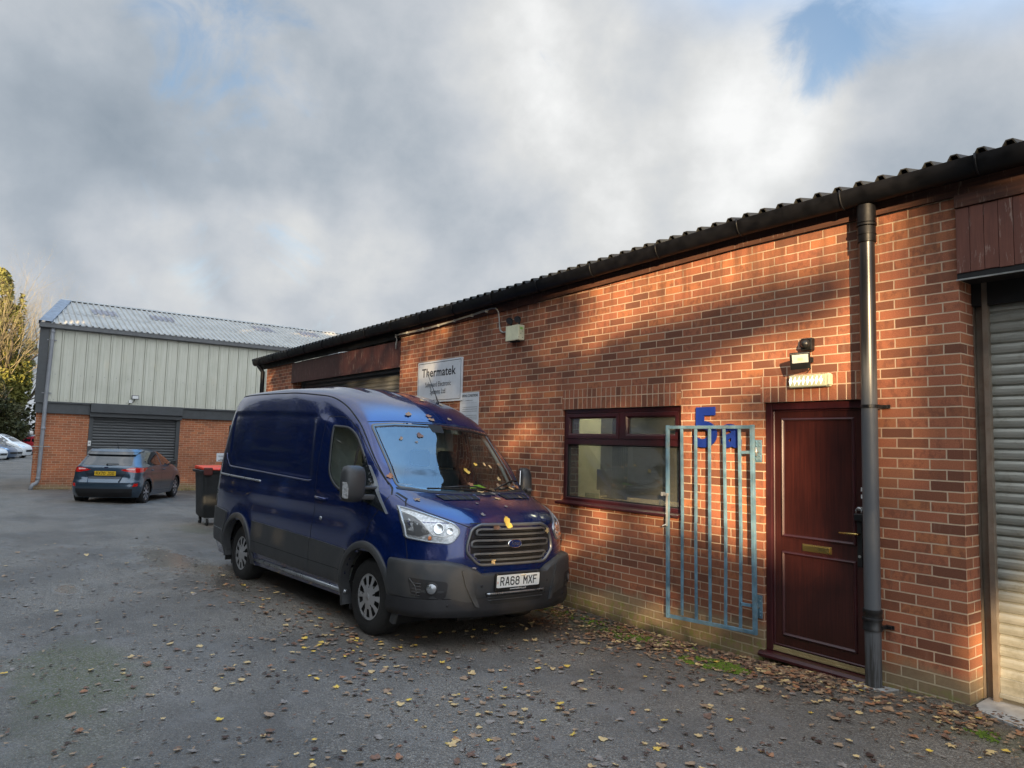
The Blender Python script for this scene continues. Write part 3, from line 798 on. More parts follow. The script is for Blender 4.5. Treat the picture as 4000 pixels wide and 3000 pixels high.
for z in (2.035, .405):
    k = MB(); k.lathe([(.056, z - .013), (.062, z - .013), (.062, z + .013), (.056, z + .013)], 28, 'z', (cu, cy, 0)); k.box(cu - .115, cu - .055, .005, .012, z - .014, z + .014); k.box(cu - .07, cu - .052, .005, .095, z - .013, z + .013); k.box(cu - .1, cu - .065, .004, .03, z - .012, z + .012)
    k.build('bracket', M['black_plastic'], dpo, bevel=.002)
dp = MB(); dp.tube([(15.12, .06, -.3), (15.12, .06, 3.25), (15.2, .1, 3.35), (15.25, .13, 3.42)], .05, 14); dp.build('downpipe', M['gutter'], unit, smooth=True)

# gate ------------------------------------------------------------
gate = empty('metal_gate', (1.64, .075, .1)); tag(gate, 'pale blue steel bar gate folded back flat against the brick wall', 'gate')
GO = (1.64, .075, .1)
def flat(mb, p, q, w=.028, t=.026):
    p = Vector(p); q = Vector(q); d = (q - p).normalized(); s = Vector((0, 1, 0)).cross(d).normalized() * (w / 2); y = Vector((0, t / 2, 0))
    vs = [p - s - y, p + s - y, p + s + y, p - s + y, q - s - y, q + s - y, q + s + y, q - s + y]
    mb.add(vs, [(0, 1, 2, 3), (7, 6, 5, 4), (0, 4, 5, 1), (1, 5, 6, 2), (2, 6, 7, 3), (3, 7, 4, 0)])
gm = MB(); Y = .08
flat(gm, (2.585, Y, 1.884), (1.62, Y, 1.884), .030); flat(gm, (2.562, Y, .085), (1.60, Y, .135), .032)
flat(gm, (2.582, Y, 1.903), (2.56, Y, .067), .030, .031); flat(gm, (1.632, Y, 1.903), (1.606, Y, .117), .034, .031)
gm.build('frame', M['gate'], gate, off=GO, bevel=.003)
for a, b in ((2.408, 2.39), (2.242, 2.225), (2.084, 2.07), (1.924, 1.905), (1.763, 1.752)):
    gm = MB(); mid = (a + b) / 2 + rnd.uniform(-.012, .012)
    flat(gm, (a, Y, 1.869), (mid, Y + rnd.uniform(-.006, .012), 1.0), .024, .020); flat(gm, (mid, Y, 1.0), (b, Y, .12), .024, .020)
    gm.build('bar', M['gate'], gate, off=GO, bevel=.002)
for z in (1.660, .350):
    gm = MB(); flat(gm, (1.752, Y, z), (1.64, Y, z + .004), .026, .02); gm.build('brace', M['gate'], gate, off=GO, bevel=.002)
for z in (1.678, .345):
    gm = MB(); gm.box(1.585, 1.655, .002, .010, z - .10, z + .095)
    hp = gm.build('hinge_plate', M['gate'], gate, off=GO, bevel=.002)
    for dz in (-.075, -.045, .045, .075):
        for du in (1.602, 1.637): gm = MB(); gm.lathe([(0, .018), (.006, .0165), (.008, .010)], 8, 'y', (du, 0, z + dz)); gm.build('bolt', M['gate'], hp, off=GO, smooth=True)
    gm = MB(); gm.tube([(1.617, .045, z - .045), (1.617, .045, z + .03)], .011, 10); gm.tube([(1.617, .01, z - .01), (1.617, .05, z - .01)], .009, 8); gm.tube([(1.617, .05, z - .01), (1.64, .075, z - .01)], .009, 8)
    gm.build('hinge_pin', M['steel'], gate, off=GO, smooth=True)
gm = MB(); gm.box(2.55, 2.635, .095, .115, 1.222, 1.247); gm.box(2.615, 2.63, .07, .118, 1.215, 1.253); gm.box(2.56, 2.575, .095, .11, .93, 1.22); gm.tube([(2.567, .105, .95), (2.60, .125, .93)], .007, 8)
gm.build('latch', M['steel'], gate, off=GO, bevel=.002)

# number 5 and letter a --------------------------------------------
def raised(name, body, size, u, z, label, cat):
    o = text_obj(name, body, size, M['blue_number'], wallM(0, 0, 0), None, depth=.006, bold=size * .034, sx=1.17)
    bb = [Vector(v.co) for v in o.data.vertices]
    cx = (min(v.x for v in bb) + max(v.x for v in bb)) / 2; cz = (min(v.z for v in bb))
    for v in o.data.vertices: v.co.x -= cx; v.co.z -= cz
    o.location = (u, .028, z); tag(o, label, cat); return o
raised('number_five', '5', .500, 2.175, 1.695, 'large cobalt blue figure 5 on the brick wall behind the gate', 'number')
raised('letter_a', 'a', .400, 1.885, 1.700, 'small cobalt blue letter a on the brick wall behind the gate', 'letter')

PLATE_STROKES = {'R': [[(0, 0), (0, 1), (.62, 1), (.9, .86), (.9, .64), (.62, .5), (0, .5)], [(.5, .5), (.95, 0)]], 'A': [[(0, 0), (.42, 1), (.58, 1), (1, 0)], [(.17, .3), (.83, .3)]],
 '6': [[(.92, .84), (.7, 1), (.25, 1), (0, .82), (0, .18), (.25, 0), (.72, 0), (.95, .18), (.95, .42), (.72, .58), (.05, .58)]], '8': [[(.25, .53), (.05, .68), (.05, .85), (.27, 1), (.70, 1), (.92, .85), (.92, .68), (.72, .53), (.25, .53), (0, .38), (0, .16), (.25, 0), (.72, 0), (.97, .16), (.97, .38), (.72, .53)]],
 'M': [[(0, 0), (0, 1), (.5, .42), (1, 1), (1, 0)]], 'X': [[(0, 0), (1, 1)], [(0, 1), (1, 0)]], 'F': [[(0, 0), (0, 1), (.95, 1)], [(0, .52), (.75, .52)]], '7': [[(0, 1), (.95, 1), (.35, 0)]],
 '0': [[(.25, 0), (0, .2), (0, .8), (.25, 1), (.7, 1), (.95, .8), (.95, .2), (.7, 0), (.25, 0)]], 'J': [[(0, .22), (.22, 0), (.62, 0), (.85, .2), (.85, 1), (.45, 1)]], 'D': [[(0, 0), (0, 1), (.6, 1), (.92, .78), (.92, .22), (.6, 0), (0, 0)]]}
PLATE_STROKES['O'] = PLATE_STROKES['0']
def plate_text(word, mat, A, parent, h=.079, w=.040, gap=.060, t=.0115):
    cnt = 0; mb = MB(); total = sum((gap * .62 if ch == ' ' else gap) for ch in word) - (gap - w); x = -total / 2
    for ch in word:
        if ch == ' ': x += gap * .62; continue
        for st in PLATE_STROKES[ch]:
            P = [Vector((x + a * w, (b - .5) * (h - t))) for a, b in st]
            for i in range(len(P) - 1):
                d = (P[i + 1] - P[i]).normalized(); m = Vector((-d.y, d.x)) * t / 2; e = d * t * .42; cnt += 1; zz = cnt * .00002
                mb.add([A @ Vector((v.x, v.y, zz)) for v in (P[i] - e + m, P[i] - e - m, P[i + 1] + e - m, P[i + 1] + e + m)], [(0, 1, 2, 3)])
        x += gap
    return mb.build('lettering', mat, parent)
# signs -------------------------------------------------------------
def rrect(u0, u1, z0, z1, r, n=5):
    pts = []
    for cx, cz, a0 in ((u1 - r, z1 - r, 0), (u0 + r, z1 - r, 90), (u0 + r, z0 + r, 180), (u1 - r, z0 + r, 270)):
        for k in range(n + 1):
            t = R_(a0 + 90 * k / n); pts.append((cx + r * math.cos(t), cz + r * math.sin(t)))
    return pts
def ring_poly(mb, outer, inner, P):
    n = len(outer); vs = [P(*q) for q in outer] + [P(*q) for q in inner]
    mb.add(vs, [(i, (i + 1) % n, n + (i + 1) % n, n + i) for i in range(n)])
sg = empty('company_sign', (7.03, .02, 2.28)); tag(sg, 'white wall sign reading Thermatek Safeguard Electronic Systems Ltd', 'sign')
SO = (7.03, .02, 2.28)
sm_ = MB(); sm_.prism(rrect(6.40, 7.66, 2.28, 2.905, .02), .008, .028, 'y'); sm_.build('panel', M['sign_white'], sg, off=SO)
sb = MB(); ring_poly(sb, rrect(6.425, 7.635, 2.305, 2.88, .018), rrect(6.433, 7.627, 2.313, 2.872, .014), lambda a, b: (a, .0292, b)); sb.build('border', M['ink'], sg, off=SO)
def sign_text(name, body, size, u, z, mat, y=.0295, **k):
    return text_obj(name, body, size, mat, wallM(u - SO[0], y - SO[1], z - SO[2]), sg, depth=.0006, **k)
sign_text('lettering', 'Thermatek', .185, 7.05, 2.725, M['ink'], bold=.0026, sx=1.12, spacing=1.04)
sign_text('lettering', 'Safeguard Electronic', .105, 7.05, 2.545, M['ink'], bold=0, sx=.86)
sign_text('lettering', 'Systems Ltd', .105, 7.05, 2.435, M['ink'], bold=0, sx=.86)
sc = MB()
for u in (6.46, 7.60):
    for z in (2.345, 2.84): sc.lathe([(0, .032), (.007, .031), (.008, .0285)], 8, 'y', (u, 0, z))
sc.build('screw', M['steel'], sg, off=SO, smooth=True)

def notice(name, label, u0, u1, z0, z1, ax='y', pos=0.0, head='PARKING CONDITIONS', lines=None, seed=1):
    """small white notice; ax 'y': on wall facing +Y at y=pos; ax 'x': on wall facing -X at x=pos (u0..u1 are y values)"""
    base = (u0 + u1) / 2
    if ax == 'y':
        root = empty(name, (base, pos, z0)); O = root.location.copy()
        P = lambda a, b, h: (a - O[0], pos + h - O[1], b - O[2])
    else:
        root = empty(name, (pos, base, z0)); O = root.location.copy()
        P = lambda a, b, h: (pos - h - O[0], a - O[1], b - O[2])
    tag(root, label, 'sign')
    rr_ = rrect(u0, u1, z0, z1, .008)
    m4 = MB(); n = len(rr_)
    m4.add([P(a, b, .002) for a, b in rr_] + [P(a, b, .008) for a, b in rr_], [tuple(range(n)), tuple(range(n, 2 * n))] + [(i, (i + 1) % n, n + (i + 1) % n, n + i) for i in range(n)])
    m4.build('panel', M['sign_white'], root)
    w = u1 - u0; h = z1 - z0; r = random.Random(seed)
    t = MB()
    for (zr, a, b, th) in lines:
        # a printed line is a row of word-sized dashes
        x = u1 - w * a; e = u1 - w * b
        while x > e:
            wl = min(r.uniform(.012, .035), x - e); 
            t.add([P(x, z1 - h * zr, .0092), P(x - wl, z1 - h * zr, .0092), P(x - wl, z1 - h * zr - th, .0092), P(x, z1 - h * zr - th, .0092)], [(0, 1, 2, 3)])
            x -= wl + .007
    t.build('small_print', M['ink_grey'], root)
    if head:
        if ax == 'y': Mx = wallM(base - O[0], pos + .0092 - O[1], z1 - h * .075 - O[2])
        else: Mx = Matrix(((0, 0, -1, -.0092), (-1, 0, 0, 0), (0, 1, 0, z1 - h * .1 - O[2]), (0, 0, 0, 1)))
        text_obj('lettering', head, w * .105 if ax == 'y' else w * .1, M['ink'], Mx, root, depth=.0004, bold=.0006, sx=.82)
    return root
L1 = [(.17, .32, .68, .008), (.23, .1, .9, .002)] + [(.32 + .045 * k, .16, .93, .007) for k in range(3)] + [(.50 + .04 * k, .08, .93, .006) for k in range(3)] + [(.68 + .04 * k, .08, .9, .006) for k in range(4)]
notice('parking_notice', 'white parking conditions notice beside the company sign above the van', 5.985, 6.455, 1.75, 2.388, 'y', 0.0, lines=L1)

# emergency light box, cable, floodlight, bulkhead -------------------
eb = empty('emergency_light', (5.14, 0, 3.0)); tag(eb, 'cream emergency light box with twin lamps under the eaves', 'light'); EO = (5.14, 0, 3.0)
k = MB(); k.box(5.005, 5.275, .004, .105, 3.0, 3.195); k.build('case', M['cream'], eb, off=EO, bevel=.006)
k = MB(); k.box(5.0035, 5.005, .035, .075, 3.135, 3.165); k.build('indicator', simple('green indicator', (.25, .6, .12), .4), eb, off=EO)
k = MB()
for (yy, zz) in ((.03, 3.11), (.06, 3.08), (.09, 3.03), (.03, 3.03)): k.box(5.002, 5.0051, yy, yy + .008, zz, zz + .008)
k.build('screw', M['dark_metal'], eb, off=EO)
k = MB(); k.box(5.07, 5.21, .02, .08, 2.985, 2.9995); k.build('cable_gland', M['dark_metal'], eb, off=EO)
for u in (5.225, 5.055):
    k = MB(); k.tube([(u, .055, 3.195), (u, .055, 3.24)], .012, 10); lm = k.build('lamp', M['dark_metal'], eb, off=EO, smooth=True)
    a = Matrix.Translation((u + .005, .07, 3.275)) @ Matrix.Rotation(R_(25), 4, 'Z') @ Matrix.Rotation(R_(-35), 4, 'X')
    k = MB(); prof = [(0, -.03), (.02, -.03), (.042, .0), (.047, .022), (.042, .026), (0, .026)]
    k.lathe(prof, 18, 'y'); k.v = [tuple(a @ Vector(v)) for v in k.v]; k.build('reflector', M['dark_metal'], lm, off=EO, angle=30)
    k = MB(); k.disc(.041, .0275, 18, 'y'); k.v = [tuple(a @ Vector(v)) for v in k.v]; k.build('lens', M['cladding'], lm, off=EO)
cb = MB()
pts = [(8.43, .03, 3.20), (8.42, .035, 3.28), (8.40, .03, 3.35), (8.41, .035, 3.42), (8.30, .05, 3.428), (7.9, .05, 3.425), (7.3, .05, 3.43), (6.7, .05, 3.445), (6.2, .05, 3.47), (5.9, .05, 3.49), (5.7, .045, 3.50), (5.60, .04, 3.49), (5.55, .03, 3.44), (5.535, .025, 3.35), (5.53, .02, 3.25), (5.51, .02, 3.18), (5.45, .022, 3.15), (5.36, .03, 3.143), (5.275, .045, 3.143)]
cb.tube(pts, .010, 8); cb.tube([(8.35, .06, 3.415), (7.5, .062, 3.405), (6.9, .062, 3.425), (6.0, .062, 3.465), (5.75, .05, 3.485)], .006, 6)
cbl = empty('electric_cable', (8.4, 0, 3.2)); tag(cbl, 'pale grey cable clipped under the gutter down to the emergency light', 'cable')
cb.build('sheath', M['cable'], cbl, off=(8.4, 0, 3.2), smooth=True)
for u in (8.0, 7.5, 7.05, 6.6, 6.15, 5.8):
    cc = MB(); cc.box(u - .008, u + .008, .03, .07, lerp_tab([(5.6, 3.485), (6.2, 3.462), (6.9, 3.43), (8.2, 3.42)], u) - .022, lerp_tab([(5.6, 3.485), (6.2, 3.462), (6.9, 3.43), (8.2, 3.42)], u) + .018)
    cc.build('clip', M['cable'], cbl, off=(8.4, 0, 3.2), bevel=.002)
cc = MB(); cc.box(8.395, 8.43, .02, .055, 3.39, 3.44); cc.build('junction_box', M['cable'], cbl, off=(8.4, 0, 3.2), bevel=.002)

fl = empty('floodlight', (1.16, 0, 2.42)); tag(fl, 'small black floodlight with motion sensor above the door', 'light'); FO = (1.16, 0, 2.42)
k = MB(); k.box(1.085, 1.185, .004, .055, 2.515, 2.62); sen = k.build('sensor', M['black_plastic'], fl, off=FO, bevel=.008)
k = MB(); k.lathe([(.0, .098), (.02, .092), (.034, .078), (.038, .055)], 18, 'y', (1.135, 0, 2.57)); k.build('sensor_dome', M['black_plastic'], sen, off=FO, smooth=True)
a = Matrix.Translation((1.15, .120, 2.425)) @ Matrix.Rotation(R_(38), 4, 'Z') @ Matrix.Rotation(R_(-28), 4, 'X') @ Matrix.Rotation(R_(6), 4, 'Y')
def xf(mb, A): mb.v = [tuple(A @ Vector(v)) for v in mb.v]; return mb
k = MB(); k.box(-.078, .078, -.016, .012, -.072, .072); fb = xf(k, a).build('lamp_body', M['black_plastic'], fl, off=FO, bevel=.006)
k = MB(); k.box(-.062, .062, .0122, .0142, -.012, .060); xf(k, a).build('lamp_glass', simple('pale lamp window', (.62, .64, .58), .15, 0, coat=.5, var=.1), fb, off=FO)
k = MB(); k.box(-.02, .02, .0143, .0155, .008, .032); xf(k, a).build('led_chip', simple('pale yellow led chip', (.68, .62, .35), .4), fb, off=FO)
k = MB(); k.tube([(1.14, .01, 2.44), (1.13, .03, 2.41), (1.14, .07, 2.405), (1.17, .10, 2.43)], .006, 8); k.tube([(1.15, .02, 2.50), (1.14, .04, 2.45), (1.13, .01, 2.40), (1.12, .012, 2.37), (1.15, .02, 2.335)], .004, 6)
k.box(1.10, 1.16, .004, .03, 2.42, 2.46); k.build('arm', M['dark_metal'], fl, off=FO, smooth=False)

bh = empty('bulkhead_light', (1.12, 0, 2.21)); tag(bh, 'lit white strip light on the bricks above the dark red door', 'light'); BO = (1.12, 0, 2.21)
k = MB(); k.box(.945, 1.295, .004, .03, 2.212, 2.318); k.box(.935, .955, .004, .055, 2.222, 2.310); k.build('base', M['cream'], bh, off=BO, bevel=.004)
k = MB(); k.box(.962, 1.292, .0302, .058, 2.216, 2.314)
n = NT('lit translucent cover'); n.set(base=(.42, .42, .27), rough=.3, emit=(.95, .90, .52), emits=.09); k.build('diffuser', n.mat, bh, off=BO, bevel=.007)
em = NT('glowing led cells'); em.set(base=(1, 1, .9), emit=(1, .97, .78), emits=1.0)
k = MB()
for i in range(8):
    uu = .99 + i * .0385
    k.add([(uu, .0588, 2.265), (uu + .017, .0588, 2.292), (uu + .030, .0588, 2.265), (uu + .017, .0588, 2.238)], [(0, 1, 2, 3)])
    k.add([(uu + .008, .0586, 2.30), (uu + .016, .0586, 2.232), (uu + .022, .0586, 2.232), (uu + .014, .0586, 2.30)], [(0, 1, 2, 3)])
k.build('led_cells', em.mat, bh, off=BO)

# concrete pad at pipe foot and apron in front of right shutter
k = MB(); pts = [(.80, .02), (.78, .14), (.72, .20), (.60, .215), (.50, .19), (.47, .12), (.45, .03)]
k.add([(a, b, gz(a, b) + .012) for a, b in pts] + [(a * 1.0, b, gz(a, b) - .03) for a, b in pts], [tuple(range(7))] + [(i, (i + 1) % 7, 7 + (i + 1) % 7, 7 + i) for i in range(7)])
tag(k.build('concrete_pad', M['concrete']), kind='structure')
k = MB(); k.add([(-.01, -.6, .012), (-.03, -.02, .012), (-.09, .09, .012), (-.35, .20, .010), (-4.6, .27, .010), (-4.6, -.6, .012)], [(0, 1, 2, 3, 4, 5)])
k.add([(-.03, -.02, .012), (-.09, .09, .012), (-.35, .20, .010), (-4.6, .27, .010), (-.03, -.02, -.05), (-.09, .09, -.05), (-.35, .20, -.05), (-4.6, .27, -.05)], [(0, 1, 5, 4), (1, 2, 6, 5), (2, 3, 7, 6)])
tag(k.build('concrete_apron', M['concrete']), kind='structure')
# ------------------------------------------------------------------ vehicles: slice bodies
def interp_levels(levels, zs):
    """levels: [(z,[ctrl...])]; monotone-ish cubic interpolation over z"""
    Z = [l[0] for l in levels]; n = len(Z); K = len(levels[0][1])
    out = []
    def tang(vals):
        m = [0] * n
        d = [(vals[i + 1] - vals[i]) / (Z[i + 1] - Z[i]) for i in range(n - 1)]
        m[0] = d[0]; m[-1] = d[-1]
        for i in range(1, n - 1):
            if d[i - 1] * d[i] <= 0: m[i] = 0
            else:
                h0 = Z[i] - Z[i - 1]; h1 = Z[i + 1] - Z[i]; w1 = 2 * h1 + h0; w2 = h1 + 2 * h0
                m[i] = (w1 + w2) / (w1 / d[i - 1] + w2 / d[i])
        return m
    T = []
    for k in range(K):
        T.append([( [levels[i][1][k][c] for i in range(n)], ) for c in (0, 1)])
        for c in (0, 1): T[k][c] = (T[k][c][0], tang(T[k][c][0]))
    for z in zs:
        i = 0
        while i < n - 2 and z > Z[i + 1]: i += 1
        h = Z[i + 1] - Z[i]; t = max(0, min(1, (z - Z[i]) / h))
        h00 = 2 * t ** 3 - 3 * t * t + 1; h10 = t ** 3 - 2 * t * t + t; h01 = -2 * t ** 3 + 3 * t * t; h11 = t ** 3 - t * t
        row = []
        for k in range(K):
            p = []
            for c in (0, 1):
                v, m = T[k][c]; p.append(h00 * v[i] + h10 * h * m[i] + h01 * v[i + 1] + h11 * h * m[i + 1])
            row.append(tuple(p))
        out.append(row)
    return out

def catmull(pts, counts):
    """centripetal Catmull-Rom through 2d/3d points, counts[k] samples in segment k"""
    P = [Vector((*p, 0)[:3]) if len(p) == 2 else Vector(p) for p in pts]
    P = [P[0] + (P[0] - P[1])] + P + [P[-1] + (P[-1] - P[-2])]
    out = []
    for k in range(len(pts) - 1):
        p0, p1, p2, p3 = P[k:k + 4]
        t0 = 0; t1 = t0 + max(1e-4, (p1 - p0).length ** .5); t2 = t1 + max(1e-4, (p2 - p1).length ** .5); t3 = t2 + max(1e-4, (p3 - p2).length ** .5)
        for j in range(counts[k]):
            t = t1 + (t2 - t1) * j / counts[k]
            A1 = (t1 - t) / (t1 - t0) * p0 + (t - t0) / (t1 - t0) * p1; A2 = (t2 - t) / (t2 - t1) * p1 + (t - t1) / (t2 - t1) * p2
            A3 = (t3 - t) / (t3 - t2) * p2 + (t - t2) / (t3 - t2) * p3
            B1 = (t2 - t) / (t2 - t0) * A1 + (t - t0) / (t2 - t0) * A2; B2 = (t3 - t) / (t3 - t1) * A2 + (t - t1) / (t3 - t1) * A3
            out.append((t2 - t) / (t2 - t1) * B1 + (t - t1) / (t2 - t1) * B2)
    out.append(P[-2].copy())
    return out

def slice_body(levels, zs, counts, flat_ends=True):
    rows = interp_levels(levels, zs); V = []; 
    for z, r in zip(zs, rows):
        # mirror ghost at the ends for a smooth centre line
        c = catmull([(x, y) for x, y in r], counts)
        half = [(p.x, max(0.0, p.y), z) for p in c]
        half[0] = (half[0][0], 0, z); half[-1] = (half[-1][0], 0, z)
        full = half + [(x, -y, z) for x, y, zz in reversed(half[1:-1])]
        V.append(full)
    m = len(V[0])
    vs = [v for r in V for v in r]
    fs = [(i * m + j, i * m + (j + 1) % m, (i + 1) * m + (j + 1) % m, (i + 1) * m + j) for i in range(len(V) - 1) for j in range(m)]
    return vs, fs, m

def pt_in(poly, x, y):
    c = False; n = len(poly); j = n - 1
    for i in range(n):
        xi, yi = poly[i]; xj, yj = poly[j]
        if (yi > y) != (yj > y) and x < (xj - xi) * (y - yi) / (yj - yi) + xi: c = not c
        j = i
    return c
def seg_dist(poly, x, y, closed=True):
    best = 1e9; n = len(poly)
    for i in range(n if closed else n - 1):
        ax, ay = poly[i]; bx, by = poly[(i + 1) % n]; dx, dy = bx - ax, by - ay
        L = dx * dx + dy * dy; t = 0 if L == 0 else max(0, min(1, ((x - ax) * dx + (y - ay) * dy) / L))
        best = min(best, math.hypot(x - ax - t * dx, y - ay - t * dy))
    return best
def rpoly(pts, r, n=5):
    """rounded polygon; r number or list"""
    out = []; k = len(pts); rr = r if isinstance(r, (list, tuple)) else [r] * k
    for i in range(k):
        p0 = Vector(pts[i - 1]); p1 = Vector(pts[i]); p2 = Vector(pts[(i + 1) % k])
        a = (p0 - p1); b = (p2 - p1); q = min(rr[i], a.length * .45, b.length * .45)
        if q < 1e-5: out.append(tuple(p1)); continue
        s = p1 + a.normalized() * q; e = p1 + b.normalized() * q
        for j in range(n + 1):
            t = j / n; v = s * (1 - t) ** 2 + p1 * 2 * t * (1 - t) + e * t * t; out.append((v.x, v.y))
    return out
def resample(poly, step, closed=True):
    out = []; n = len(poly)
    for i in range(n if closed else n - 1):
        a = Vector(poly[i]); b = Vector(poly[(i + 1) % n]); L = (b - a).length; k = max(1, int(math.ceil(L / step)))
        for j in range(k): out.append(tuple(a + (b - a) * j / k))
    if not closed: out.append(tuple(poly[-1]))
    return out
def inset_poly(poly, d):
    """offset each vertex inward by d (poly any orientation)"""
    n = len(poly); A = sum(poly[i][0] * poly[(i + 1) % n][1] - poly[(i + 1) % n][0] * poly[i][1] for i in range(n)); sg = 1 if A > 0 else -1
    out = []
    for i in range(n):
        p0 = Vector(poly[i - 1]); p1 = Vector(poly[i]); p2 = Vector(poly[(i + 1) % n])
        e = (p1 - p0); f = (p2 - p1)
        if e.length < 1e-7: e = f
        if f.length < 1e-7: f = e
        n1 = Vector((-e.y, e.x)).normalized() * sg; n2 = Vector((-f.y, f.x)).normalized() * sg
        m = (n1 + n2); 
        if m.length < 1e-5: m = n1
        m.normalize(); k = 1 / max(.5, m.dot(n1)); out.append(tuple(p1 + m * d * k))
    return out

class Skin:
    """projects flat outlines onto a body surface"""
    def __init__(s, vs, fs): s.bvh = BVHTree.FromPolygons([Vector(v) for v in vs], fs)
    def cast(s, axis, a, b):
        if axis == 'R': o, d = Vector((a, -3, b)), Vector((0, 1, 0))      # right side: (x,z)
        elif axis == 'L': o, d = Vector((a, 3, b)), Vector((0, -1, 0))
        elif axis == 'F': o, d = Vector((4, a, b)), Vector((-1, 0, 0))    # front: (y,z)
        elif axis == 'B': o, d = Vector((-9, a, b)), Vector((1, 0, 0))
        else: o, d = Vector((a, b, 5)), Vector((0, 0, -1))                # top: (x,y)
        h, nrm, i, dist = s.bvh.ray_cast(o, d)
        if h is None:
            h, nrm, i, dist = s.bvh.find_nearest(o + d * 2.5)
            if h is None: return o, -d
        if nrm.dot(d) > 0: nrm = -nrm
        return h, nrm
    def patch(s, mb, poly, axis, off=.003, skirt=.006, step=.035, dome=0, mi=0):
        b = resample(poly, step); k = len(b)
        xs = [p[0] for p in b]; ys = [p[1] for p in b]
        inner = []
        x = min(xs) + step / 2
        while x < max(xs):
            y = min(ys) + step / 2
            while y < max(ys):
                if pt_in(poly, x, y) and seg_dist(poly, x, y) > step * .45: inner.append((x, y))
                y += step
            x += step
        pts = b + inner
        r = delaunay_2d_cdt([Vector(p) for p in pts], [(i, (i + 1) % k) for i in range(k)], [list(range(k))], 2, 1e-6)
        V2, E2, F2 = r[0], r[1], r[2]
        V = []
        for v in V2:
            h, nr = s.cast(axis, v.x, v.y); o = off
            if dome: o += dome * min(1, seg_dist(poly, v.x, v.y) / .03) ** .6
            V.append(h + nr * o)
        F = [tuple(f) for f in F2 if pt_in(poly, sum(V2[i].x for i in f) / len(f), sum(V2[i].y for i in f) / len(f))]
        mb.add(V, F, mi)
        if skirt:
            vs = []
            for p in b:
                h, nr = s.cast(axis, *p); vs += [h + nr * off, h - nr * skirt]
            mb.add(vs, [(2 * i, 2 * ((i + 1) % k), 2 * ((i + 1) % k) + 1, 2 * i + 1) for i in range(k)], mi)
        return mb
    def ringp(s, mb, outer, inner, axis, off=.004, skirt=.006, mi=0, hump=0):
        """outer and inner must have equal point counts"""
        n = len(outer); L = []
        def line(pts, o): return [(lambda hn: hn[0] + hn[1] * o)(s.cast(axis, *p)) for p in pts]
        mid = [((a[0] + b[0]) / 2, (a[1] + b[1]) / 2) for a, b in zip(outer, inner)]
        rows = [line(outer, -skirt), line(outer, off), line(mid, off + hump), line(inner, off), line(inner, -skirt)]
        vs = [v for r in rows for v in r]
        mb.add(vs, [(l * n + i, l * n + (i + 1) % n, (l + 1) * n + (i + 1) % n, (l + 1) * n + i) for l in range(4) for i in range(n)], mi)
        return mb
    def strip(s, mb, path, axis, w=.006, off=.0012, step=.03, closed=False, skirt=.0, mi=0):
        p = resample(path, step, closed); n = len(p); vs = []
        for i in range(n):
            a = Vector(p[i - 1] if (closed or i) else p[i]); b = Vector(p[(i + 1) % n] if (closed or i < n - 1) else p[i])
            d = (b - a); d = d.normalized() if d.length > 1e-6 else Vector((1, 0)); q = Vector((-d.y, d.x)) * w / 2
            for sgn in (1, -1):
                c = Vector(p[i]) + q * sgn; h, nr = s.cast(axis, c.x, c.y); vs.append(h + nr * off)
        m = n if closed else n - 1
        mb.add(vs, [(2 * i, 2 * i + 1, 2 * ((i + 1) % n) + 1, 2 * ((i + 1) % n)) for i in range(m)], mi)
        return mb
    def tube(s, mb, path, axis, r=.01, off=.0, step=.04, n=8, mi=0):
        p = resample(path, step, False)
        mb.tube([(lambda hn: hn[0] + hn[1] * off)(s.cast(axis, *q)) for q in p], r, n, mi)
        return mb

def body_mesh(name, vs, fs, keep, mat, parent, angle=35):
    me = bpy.data.meshes.new(name)
    F = [f for f in fs if keep(tuple(sum(vs[i][c] for i in f) / len(f) for c in range(3)))]
    me.from_pydata(vs, [], F); me.update()
    bm = bmesh.new(); bm.from_mesh(me)
    bmesh.ops.delete(bm, geom=[v for v in bm.verts if not v.link_faces], context='VERTS')
    bmesh.ops.recalc_face_normals(bm, faces=bm.faces); bm.to_mesh(me); bm.free()
    o = link_mesh(name, me, mat, parent)
    me.polygons.foreach_set('use_smooth', [True] * len(me.polygons))
    me.set_sharp_from_angle(angle=R_(angle))
    return o

def vehicle_matrix(ux, dy, hd, z0, pi_=0, ro=0):
    c, s = math.cos(hd), math.sin(hd)
    fw = Vector((-c, s, 0)); lf = Vector((-s, -c, 0)); up = Vector((0, 0, 1))
    f2 = fw * math.cos(pi_) + up * math.sin(pi_); u2 = -fw * math.sin(pi_) + up * math.cos(pi_)
    l2 = lf * math.cos(ro) + u2 * math.sin(ro); u3 = -lf * math.sin(ro) + u2 * math.cos(ro)
    return Matrix(((f2.x, l2.x, u3.x, ux), (f2.y, l2.y, u3.y, dy), (f2.z, l2.z, u3.z, z0), (0, 0, 0, 1)))

